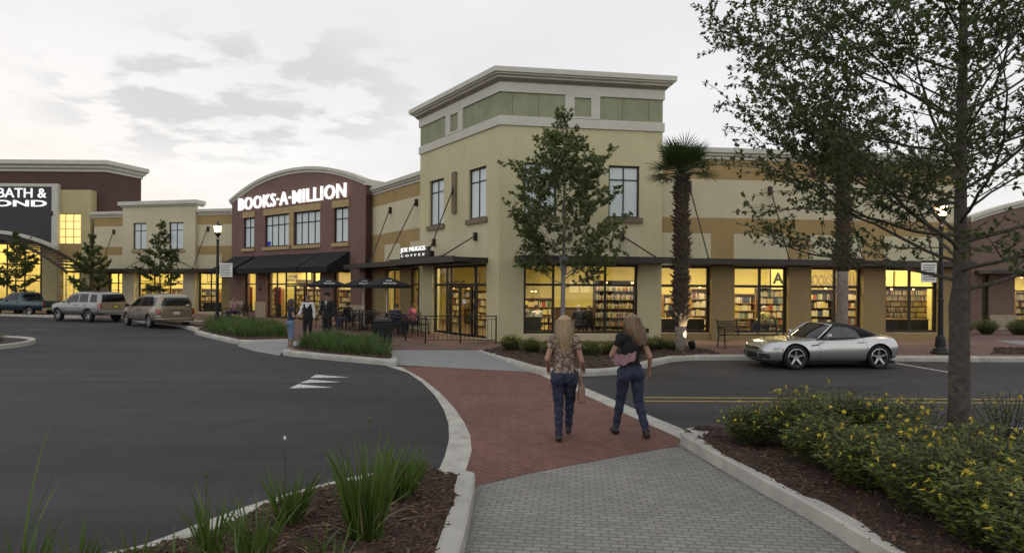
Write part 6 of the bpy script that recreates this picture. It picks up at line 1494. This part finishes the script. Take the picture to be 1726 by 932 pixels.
# left wheels (near side) of each: rear wheel pixel + heading
def place_car(fn, px, py, heading, xw, half, *a):
    """near-side rear wheel touches the road at pixel; heading = angle of local +x (tail to nose)"""
    p = at(px, py, 0); f = Vector((math.cos(heading), math.sin(heading), 0)); l = Vector((-f.y, f.x, 0))   # near side = local +y (left, toward the camera)
    o = p-f*xw-l*half; return fn((o.x, o.y, 0), heading) if not a else fn(*a[:2], (o.x, o.y, 0), heading, a[2])
place_car(minivan, 252, 553, R(139.5), 1.0, .86)
place_car(suv, 149.5, 543, R(157), .95, .80)
place_car(pickup, 50, 534, R(166), 1.1, .75, 'parked_pickup', 'dark teal pickup truck parked at the left edge of the photo', (.004, .035, .048))
place_car(pickup, 97, 536, R(157), 4.4, .60, 'parked_pickup', 'black pickup mostly hidden behind the silver sport utility car', (.012, .010, .010)) if False else None

# ================================================================ PEOPLE
SKIN = pmat('skin', (.34, .19, .13), rough=.6, var=.06, scale=9)
def capsule_mesh(parts):
    V = []; Fc = []
    for (a, b, r0, r1, fx_, fy_) in parts:
        a, b = Vector(a), Vector(b); d = b-a; L = d.length; d = d.normalized() if L > 1e-6 else Vector((0, 0, 1))
        ref = Vector((1, 0, 0)) if abs(d.x) < .8 else Vector((0, 1, 0)); u = (ref-d*ref.dot(d)).normalized(); v = d.cross(u); n = 12; rings = []
        for k in range(0, 4): th = math.pi/2*(1-k/3.); rings.append((a-d*r0*math.sin(th)*.98, r0*max(.02, math.cos(th))))
        for k in range(1, 4): th = math.pi/2*(k/3.); rings.append((b+d*r1*math.sin(th)*.98, r1*max(.02, math.cos(th))))
        rings.insert(4, (b, r1)); i0 = len(V)
        for (c, r_) in rings:
            for k in range(n): t_ = 2*math.pi*k/n; V.append(c+(u*math.cos(t_)*fx_+v*math.sin(t_)*fy_)*r_)
        m = len(rings)
        for i in range(m-1):
            for k in range(n): Fc.append((i0+i*n+k, i0+i*n+(k+1) % n, i0+(i+1)*n+(k+1) % n, i0+(i+1)*n+k))
        Fc.append(tuple(i0+k for k in range(n))[::-1]); Fc.append(tuple(i0+(m-1)*n+k for k in range(n)))
    return V, Fc
def person(label, loc, rz, J, clothes, hair=None, voxel=.011, h=1.0, female=False, fingers=True, group=None, extra=None, cat='person'):
    """J: joint positions, facing local +y; right side is +x"""
    t = thing('person', label, cat, loc, rz, group); t.scale = (h, h, h)
    j = dict(pel=(0, 0, .93), wai=(0, .0, 1.06), che=(0, .0, 1.26), nek=(0, -.01, 1.43), hea=(0, .02, 1.575), shR=(.175, -.01, 1.375), shL=(-.175, -.01, 1.375), elR=(.25, -.03, 1.10), elL=(-.25, -.03, 1.10), haR=(.26, .05, .86), haL=(-.26, .05, .86),
             hiR=(.09, 0, .90), hiL=(-.09, 0, .90), knR=(.10, .02, .49), knL=(-.10, .02, .49), anR=(.10, -.02, .085), anL=(-.10, -.02, .085), toR=(.12, .14, .03), toL=(-.12, .14, .03))
    j.update(J); j = {k: Vector(v) for k, v in j.items()}
    if female:
        for s, q in (('shR', -.02), ('shL', .02)): j[s] = j[s]+Vector((q, 0, 0))
    fl = 1.0
    head_dir = (j['hea']-j['nek']).normalized()
    B = []   # (a, b, r0, r1, zone)
    wW = .135 if not female else .115; cW = .155 if not female else .135; hW = .150 if not female else .155
    B += [(j['pel'], j['wai'], hW, wW, 'torso', 1, .68), (j['wai'], j['che'], wW, cW, 'torso', 1, .66), (j['che'], j['che'].lerp(j['nek'], .7), cW, .095, 'torso', 1, .66),
          (j['shR'], j['shL'], .062, .062, 'torso', 1, 1), (j['nek']-head_dir*.05, j['nek']+head_dir*.05, .058, .052, 'neck', 1, 1),
          (j['hea']-Vector((0, .005, -.02)), j['hea']+head_dir*.045, .076, .080, 'head', .95, 1.08), (j['hea']+Vector((0, .025, -.03)), j['hea']+Vector((0, .032, -.075)), .066, .044, 'head', .92, 1.0),
          (j['hea']+Vector((0, .095, .0)), j['hea']+Vector((0, .108, -.025)), .010, .014, 'head', 1, 1)]
    for s in (1, -1): B.append((j['hea']+Vector((s*.078, .0, .0)), j['hea']+Vector((s*.080, .0, -.03)), .013, .010, 'head', .5, 1))
    for S_ in 'RL':
        sh, el_, ha = j['sh'+S_], j['el'+S_], j['ha'+S_]; k = .9 if female else 1.0
        B += [(sh, el_, .052*k, .040*k, 'uparm', 1, 1), (el_, ha, .040*k, .026*k, 'foarm', 1, 1)]
        d = (ha-el_).normalized(); pe = ha+d*.075; B.append((ha, pe, .030, .036, 'hand', .9, .55))
        sd = d.cross(Vector((0, 1, 0))); sd = sd.normalized() if sd.length > .1 else Vector((1, 0, 0)); fw_ = d.cross(sd).normalized()
        if fingers:
            for q, L_ in ((-.027, .062), (-.009, .075), (.009, .071), (.026, .055)):
                f0 = pe+fw_*q+d*.01; f1 = f0+d*L_*.5; B.append((f0, f1, .0105, .010, 'hand', 1, 1)); B.append((f1, f1+d*L_*.42-sd*.018, .010, .0085, 'hand', 1, 1))
            th = ha+d*.02+fw_*-.03; B.append((th, th+d*.04-fw_*.028, .014, .011, 'hand', 1, 1)); B.append((th+d*.04-fw_*.028, th+d*.07-fw_*.034, .011, .009, 'hand', 1, 1))
        hi, kn, an, to = j['hi'+S_], j['kn'+S_], j['an'+S_], j['to'+S_]
        B += [(hi, kn, .092*(1.0 if not female else .97), .056, 'thigh', 1, 1), (kn, an, .056, .036, 'calf', 1, 1), (kn-(kn-an)*.15+Vector((0, -.015, 0)), kn-(kn-an)*.45+Vector((0, -.015, 0)), .05, .042, 'calf', 1, 1),
              (an+Vector((0, -.03, -.04)), to, .040, .032, 'foot', 1, .9)]
        B.append((j['pel'].lerp(hi, .8)+Vector((0, -.05, -.03)), hi+Vector((0, -.04, -.05)), .095, .09, 'thigh' if False else 'torso', 1, 1))
    V, Fc = capsule_mesh([(a, b, r0, r1, fx_, fy_) for a, b, r0, r1, z, fx_, fy_ in B])
    o = raw('body', V, Fc, SKIN, t); md = o.modifiers.new('r', 'REMESH'); md.mode = 'VOXEL'; md.voxel_size = voxel; md.adaptivity = 0
    md = o.modifiers.new('s', 'SMOOTH'); md.iterations = 4; md.factor = .5
    bake(o); me = o.data; me.polygons.foreach_set('use_smooth', [True]*len(me.polygons)); me.materials.clear(); me.materials.append(SKIN)
    # which bone is each vertex nearest to
    def zone(p):
        best = None
        for a, b, r0, r1, z, _, _ in B:
            ab = b-a; u = max(0, min(1, (p-a).dot(ab)/max(1e-9, ab.length_squared))); dd = (p-(a+ab*u)).length/(r0*(1-u)+r1*u)
            if best is None or dd < best[0]: best = (dd, z, u)
        return best
    co = [v.co.copy() for v in me.vertices]; nrm = [v.normal.copy() for v in me.vertices]; zn = [zone(p) for p in co]
    for (nm, zones, mat, off, cond) in clothes:
        use = [z[1] in zones and (cond is None or cond(p, z)) for p, z in zip(co, zn)]
        idx = {}; V2 = []; F2 = []; cnt = {}
        fs_ = [p for p in me.polygons if all(use[i] for i in p.vertices)]
        if not fs_: continue
        edge = {}
        for p in fs_:
            for a in range(len(p.vertices)):
                e = tuple(sorted((p.vertices[a], p.vertices[(a+1) % len(p.vertices)]))); edge[e] = edge.get(e, 0)+1
        bd = {i for e, c in edge.items() if c == 1 for i in e}
        rr = random.Random(3)
        for p in fs_:
            f = []
            for i in p.vertices:
                if i not in idx:
                    idx[i] = len(V2); c_ = co[i]; wr_ = .004*math.sin(c_.z*38+c_.x*17+c_.y*23)+.003*math.sin(c_.z*71-c_.x*40)
                    V2.append(c_+nrm[i]*((off+wr_) if i not in bd else off*.55))
                f.append(idx[i])
            F2.append(tuple(f))
        c = raw(nm, V2, F2, mat, t, smooth=True); md = c.modifiers.new('t', 'SOLIDIFY'); md.thickness = .004; md.offset = -1; bake(c)
    # eyes
    for s in (1, -1):
        m = MB(); m.ball(tuple(j['hea']+Vector((s*.031, .088, .012))), .011, 8); m.build('eye', M_trimblk, t)
    if hair: hair(t, j)
    if extra: extra(t, j)
    return t
def hair_long(mat, L=.36, vol=.098, seed=1, sway=(0, 0), n=420):
    def f(t, j):
        r2 = random.Random(seed); c = j['hea']+Vector((0, -.008, .035)); cap = MB(); V = []; Fc = []
        for i in range(9):
            a = math.pi*.60*i/8
            for k in range(20):
                th = 2*math.pi*k/20; rr = vol*math.sin(a); z = vol*1.10*math.cos(a); y = rr*math.sin(th)*1.12
                p = c+Vector((rr*math.cos(th), y, z)); 
                if p.y > c.y+.055 and p.z < c.z+.045: p.y = c.y+.055
                V.append(p)
        Fc = [(i*20+k, (i+1)*20+k, (i+1)*20+(k+1) % 20, i*20+(k+1) % 20) for i in range(8) for k in range(20)]
        # locks falling over back and shoulders
        for s in range(n):
            th = math.pi*(1.0+r2.uniform(-.12, 1.12)); q = vol*r2.uniform(.75, 1.08); st = c+Vector((math.cos(th)*q, math.sin(th)*q*1.05, r2.uniform(-.01, .06)))
            l_ = L*r2.uniform(.7, 1.05); w_ = r2.uniform(.006, .012); i0 = len(V); K = 6; u_ = Vector((-math.sin(th), math.cos(th), 0))
            for k in range(K+1):
                v = k/K; p = st+Vector((math.cos(th)*.025*math.sin(v*3)+sway[0]*v*v+.01*math.sin(s+v*6), math.sin(th)*.03*math.sin(v*2.5)+sway[1]*v*v-.015*v, -l_*v))
                p.x = c.x+sway[0]*v*v+(p.x-c.x-sway[0]*v*v)*(1+.25*v-.45*v*v); V += [p-u_*w_*(1-v*.6), p+u_*w_*(1-v*.6)]
            for k in range(K): Fc.append((i0+2*k, i0+2*k+1, i0+2*k+3, i0+2*k+2))
        raw('hair', V, Fc, mat, t, smooth=True)
    return f
def hair_short(mat, vol=.092, low=.50):
    def f(t, j):
        c = j['hea']+Vector((0, -.008, .03)); V = []
        for i in range(8):
            a = math.pi*low*i/7
            for k in range(20):
                th = 2*math.pi*k/20; rr = vol*math.sin(a)*(1+.03*math.sin(k*5+i*3)); V.append(c+Vector((rr*math.cos(th), rr*math.sin(th)*1.1, vol*1.08*math.cos(a)-(.03 if math.sin(th) < -.2 and i > 5 else 0)+(.03 if math.sin(th) > .3 and i > 5 else 0))))
        raw('hair', V, [(i*20+k, (i+1)*20+k, (i+1)*20+(k+1) % 20, i*20+(k+1) % 20) for i in range(7) for k in range(20)], mat, t, smooth=True)
    return f
H_blonde = leafmat('hair_blonde', (.20, .125, .06), (.46, .34, .19), .1, .45); H_lbrown = leafmat('hair_light_brown', (.10, .058, .032), (.27, .17, .10), .1, .45); H_brown = pmat('hair_brown', (.07, .032, .018), rough=.5, var=.4, scale=60); H_black = pmat('hair_black', (.015, .012, .010), rough=.5); H_grey = pmat('hair_grey', (.4, .39, .37), rough=.6, var=.2, scale=60)
C_jean = pmat('denim_dark', (.024, .030, .058), rough=.9, var=.35, scale=14, bump=.3, bscale=120); C_jeanl = pmat('denim_light', (.13, .18, .28), rough=.9, var=.3, scale=14); C_black = pmat('cloth_black', (.010, .010, .011), rough=.9, var=.2); C_whitec = pmat('cloth_white', (.62, .62, .64), rough=.9, var=.08, scale=12)
C_pattern = pmat('cloth_brown_pattern', (.30, .22, .17), rough=.9, var=.5, scale=22, col2=(.10, .07, .055), s2=28, f2=(.45, .55)); C_pink = pmat('cloth_dusty_pink', (.27, .155, .17), rough=.9, var=.2, scale=10); C_navy = pmat('cloth_navy', (.018, .026, .06), rough=.9, var=.2); C_shoe = pmat('shoe_dark', (.02, .018, .016), rough=.6); C_boot = pmat('boot_tan', (.22, .16, .10), rough=.8); C_purple = pmat('cloth_bright_pink', (.50, .14, .22), rough=.9); C_yel = pmat('cloth_pale_yellow', (.62, .58, .25), rough=.9)
C_bag = pmat('bag_leather', (.20, .12, .075), rough=.6, var=.2)
def above(z): return lambda p, q: p.z > z
def top_short(p, q): return q[1] != 'uparm' or q[2] < .45
# walking woman, blonde: seen from behind (faces away: local +y = world +y)
def bag(t, j):
    m = MB(); m.rbox((.24, -.02, .66), (.10, .26, .24), 0, None, 0, 0, .85); o = m.build('handbag', C_bag, t); finish(o, bevel=.03); bake(o)
    m = MB(); m.tube([(.24, -.12, .78), (.22, -.08, 1.05), (.175, -.02, 1.44), (.13, .04, 1.30), (.22, .07, .78)], .010, 6); m.build('strap', C_bag, o)
w1 = at(950, 742, .004)
person('woman with long blonde hair and brown patterned top walking away over the brick crossing', tuple(w1), R(-4),
       dict(haR=(.27, .16, .98), elR=(.24, -.05, 1.10), elL=(-.235, -.07, 1.12), haL=(-.22, .11, .98), knR=(.085, .16, .50), anR=(.07, .26, .13), toR=(.08, .40, .06), knL=(-.07, .03, .49), anL=(-.065, -.06, .085), toL=(-.08, .09, .03), hea=(.0, .04, 1.575)),
       [('jeans', ('thigh', 'calf', 'torso'), C_jean, .014, lambda p, q: p.z < 1.0), ('top', ('torso', 'uparm'), C_pattern, .016, lambda p, q: p.z > .93 and top_short(p, q)), ('shoe', ('foot',), C_shoe, .008, lambda p, q: p.x > 0), ('shoe', ('foot',), C_shoe, .008, lambda p, q: p.x <= 0)],
       hair=hair_long(H_blonde, .40, .104, 3, n=620), voxel=.0085, h=1.0, female=True, extra=bag)
w2 = at(1062, 734, .004)
def shawl(t, j):
    V = []; K = 26   # folded pink shawl hanging across the left arm and waist
    for i in range(K+1):
        u = i/K; a = R(150+150*u)
        for k in range(7):
            v = k/6; r_ = .155+.035*v+.014*math.sin(u*26+v*4); V.append((-.05+math.cos(a)*r_*1.1, math.sin(a)*r_*.75-.0, 1.20-.15*v*(.55+.45*math.sin(u*3.1))-.05*math.sin(u*3.1)+.010*math.sin(u*26)))
    o = raw('shawl', V, [(i*7+k, i*7+k+1, (i+1)*7+k+1, (i+1)*7+k) for i in range(K) for k in range(6)], C_pink, t, smooth=True); md = o.modifiers.new('t', 'SOLIDIFY'); md.thickness = .012; bake(o)
person('woman in black top and dark jeans striding away beside the blonde woman', tuple(w2), R(6),
       dict(knR=(.11, -.02, .49), anR=(.17, -.20, .10), toR=(.20, -.07, .03), knL=(-.10, .14, .50), anL=(-.17, .14, .09), toL=(-.19, .28, .04), elR=(.25, -.10, 1.12), haR=(.28, .03, .92), elL=(-.27, .03, 1.13), haL=(-.18, .20, 1.10), hea=(.02, .03, 1.575)),
       [('jeans', ('thigh', 'calf', 'torso'), C_jean, .015, lambda p, q: p.z < 1.0), ('top', ('torso', 'uparm'), C_black, .014, lambda p, q: p.z > .93 and top_short(p, q)), ('shoe', ('foot',), C_shoe, .008, lambda p, q: p.x > 0), ('shoe', ('foot',), C_shoe, .008, lambda p, q: p.x <= 0)],
       hair=hair_long(H_lbrown, .34, .104, 8, sway=(.12, -.02), n=620), voxel=.0085, h=1.01, female=True, extra=shawl)
# three people talking
g1 = at(490, 587.5, .06)
person('woman with long brown hair, navy top, light jeans and tan boots by the grass bed', tuple(g1), R(-55),
       dict(elR=(.22, .02, 1.10), haR=(.12, .22, 1.13), elL=(-.21, .0, 1.12), haL=(-.14, .20, 1.10)),
       [('jeans', ('thigh', 'calf', 'torso'), C_jeanl, .012, lambda p, q: .30 < p.z < .98), ('top', ('torso', 'uparm'), C_navy, .012, lambda p, q: p.z > .93 and top_short(p, q)), ('boot', ('foot', 'calf'), C_boot, .014, lambda p, q: p.z < .36 and p.x > 0), ('boot', ('foot', 'calf'), C_boot, .014, lambda p, q: p.z < .36 and p.x <= 0)],
       hair=hair_long(H_brown, .36, .10, 5), voxel=.012, h=.955, female=True)
def collar(t, j): m = MB(); m.tube([(-.055, .03, 1.44), (-.03, .085, 1.40), (0, .10, 1.33), (.03, .085, 1.40), (.055, .03, 1.44)], .012, 6); m.build('collar', C_whitec, t)
g2 = atY(519, 500, 22.0)
person('man in white shirt and black apron vest facing the camera, middle of the three talking', (g2.x, 22.0, .15), R(180),
       dict(elR=(.25, .02, 1.12), haR=(.30, .14, .96), elL=(-.24, .0, 1.10), haL=(-.25, .06, .86)),
       [('trousers', ('thigh', 'calf', 'torso'), C_black, .014, lambda p, q: p.z < 1.0), ('shirt', ('torso', 'uparm', 'foarm', 'neck'), C_whitec, .014, lambda p, q: .95 < p.z < 1.45 or q[1] in ('uparm', 'foarm')), ('vest', ('torso',), C_black, .024, lambda p, q: .80 < p.z < 1.40 and not (p.y > 0 and p.z > 1.24 and abs(p.x) < (p.z-1.24)*.6) and abs(p.x) < .15), ('shoe', ('foot',), C_shoe, .008, lambda p, q: p.x > 0), ('shoe', ('foot',), C_shoe, .008, lambda p, q: p.x <= 0)],
       hair=hair_short(H_brown, .096, .55), voxel=.012, h=.955, extra=collar)
def hat(t, j):
    c = j['hea']+Vector((0, 0, .075)); m = MB(); m.lathe([(.0, .0), (.135, .0), (.14, .008), (.088, .014), (.085, .09), (.07, .105), (0, .10)], tuple(c), 20); m.build('hat', C_black, t, smooth=False)
    m = MB(); m.add([(-.05, .105, 1.44), (.05, .105, 1.44), (.012, .125, 1.20), (-.012, .125, 1.20)], [(0, 1, 2, 3)]); m.build('shirt_front', C_whitec, t)
    m = MB(); m.tube([(0, .125, 1.42), (0, .135, 1.22)], [.012, .016], 5); m.build('tie', C_black, t)
g3 = atY(552, 500, 21.9)
person('man in black suit and hat standing at the right of the three talking', (g3.x, 21.9, .15), R(165),
       dict(elR=(.25, -.01, 1.12), haR=(.24, .08, .90), elL=(-.25, -.02, 1.10), haL=(-.26, .06, .86)),
       [('trousers', ('thigh', 'calf', 'torso'), C_black, .016, lambda p, q: p.z < 1.0), ('jacket', ('torso', 'uparm', 'foarm', 'thigh'), C_black, .022, lambda p, q: (.78 < p.z < 1.46 or q[1] in ('uparm', 'foarm')) and not (q[1] == 'foarm' and q[2] > .9)), ('shoe', ('foot',), C_shoe, .008, lambda p, q: p.x > 0), ('shoe', ('foot',), C_shoe, .008, lambda p, q: p.x <= 0)],
       hair=hair_short(H_black, .092, .5), voxel=.012, h=1.0, extra=hat)
SEAT = dict(pel=(0, 0, .50), wai=(0, .0, .64), che=(0, .02, .84), nek=(0, .04, 1.01), hea=(0, .08, 1.15), shR=(.17, .03, .955), shL=(-.17, .03, .955), elR=(.23, .10, .72), elL=(-.23, .10, .72), haR=(.15, .30, .72), haL=(-.15, .30, .72), hiR=(.09, .02, .48), hiL=(-.09, .02, .48), knR=(.12, .42, .50), knL=(-.12, .42, .50), anR=(.12, .42, .09), anL=(-.12, .42, .09), toR=(.13, .57, .03), toL=(-.13, .57, .03))
def seated(label, px, Y, rz, top, hair, trous=None, z=.15, dz=0, h=1.0, vx=.015):
    p = atY(px, 500, Y); trous = trous or C_navy
    return person(label, (p.x, Y, z+dz), R(rz), SEAT, [('trousers', ('thigh', 'calf', 'torso'), trous, .012, lambda p_, q: p_.z < .56), ('top', ('torso', 'uparm', 'foarm'), top, .014, lambda p_, q: p_.z > .52 and not (q[1] == 'foarm' and q[2] > .8)), ('shoe', ('foot',), C_shoe, .008, lambda p, q: p.x > 0), ('shoe', ('foot',), C_shoe, .008, lambda p, q: p.x <= 0)], hair=hair, voxel=vx, fingers=False, h=h)
for lb, px, Y, rz, top, hr in (('man in navy jacket sitting with his back to the road behind the railing', 667, 24.9, -20, C_navy, hair_short(H_black)),
                               ('person in bright pink sitting by the window beside the tower pillar', 697, 26.3, 60, C_purple, hair_short(H_brown)),
                               ('dark dressed person sitting under the middle umbrella', 587, 28.0, 70, C_black, hair_short(H_black)),):
    p = seated(lb, px, Y, rz, top, hr)
    a = R(rz); cafe_chair('black chair under the '+{667: 'man in navy', 697: 'person in pink by the tower', 587: 'dark dressed person'}[px], (p.location.x, p.location.y, .148), a+math.pi)
seated('person in pink sitting on the bench in front of the brick bookshop', 397, 34.9, 143, C_pink, hair_short(H_lbrown), vx=.018)
# readers inside the corner cafe window
for lb, px, Y, rz, top, hr in (('person in white shirt sitting inside the tower window, left group', 906, 24.6, 25, C_whitec, hair_short(H_black)), ('person in grey sitting low behind the armchair inside the tower window', 889, 24.9, 60, pmat('cloth_grey', (.12, .12, .12)), hair_short(H_black)),
                               ('grey haired person in dark jacket sitting inside the tower window', 976, 24.9, 10, C_navy, hair_short(H_grey)), ('fair haired person sitting inside the tower window beside the grey haired one', 992, 25.2, -15, C_black, hair_short(H_blonde))):
    p = seated(lb, px, Y, rz, top, hr, z=.17); a = R(rz)
    cafe_chair('cafe chair inside the tower under the '+lb.split(' sitting')[0], (p.location.x, p.location.y, .17), a+math.pi, group='chairs inside the tower window')
p = seated('person in pale yellow shirt sitting inside the second wing window behind the bench', 1290, 24.9, 30, C_yel, hair_short(H_grey), z=.17)
cafe_chair('chair inside the second wing window under the person in yellow', (p.location.x, p.location.y, .17), R(210), group='chair inside the wing')
# armchair and tables inside the tower
p = atY(893, 500, 23.7); t = thing('armchair', 'dark square armchair inside the lower left of the tower window', 'armchair', (p.x, 23.75, .17), R(8))
for nm, b_ in (('seat', (-.32, .32, -.0, .55, .05, .42)), ('backrest', (-.42, .42, -.18, .0, .05, .85)), ('armrest', (-.42, -.32, .0, .55, .05, .6)), ('armrest', (.32, .42, .0, .55, .05, .6))):
    m = MB(); m.box(*b_); o = m.build(nm, pmat('armchair_leather', (.02, .024, .022), rough=.5), t); finish(o, bevel=.03); bake(o)
for i, (px, Y) in enumerate(((925, 25.2), (1010, 25.0), (984, 25.9))):
    p = atY(px, 500, Y); cafe_table(['dark table inside the tower window by the person in white', 'dark table inside the tower window before the bookshelf', 'dark table inside the tower beyond the two older readers'][i], (p.x, Y, .17))
t = thing('counter', 'dark coffee counter deep inside the tower window', 'counter', tuple(FF.w(fx(905, 5.5), 5.5, .17)), FF.a)
m = MB(); m.box(0, 2.8, 0, .6, 0, 1.0); m.build('front', M_wood, t); m = MB(); m.box(-.03, 2.83, -.03, .63, 1.003, 1.04); m.build('top', M_dark, t)
t = thing('menu_board', 'pale menu boards on the wall inside the tower window', 'sign', tuple(FF.w(fx(960, 7.2), 7.2, 1.9)), FF.a)
for k in range(3): m = MB(); m.box(k*.55, k*.55+.48, 0, .03, 0, .6); m.build('panel', M_cream, t)
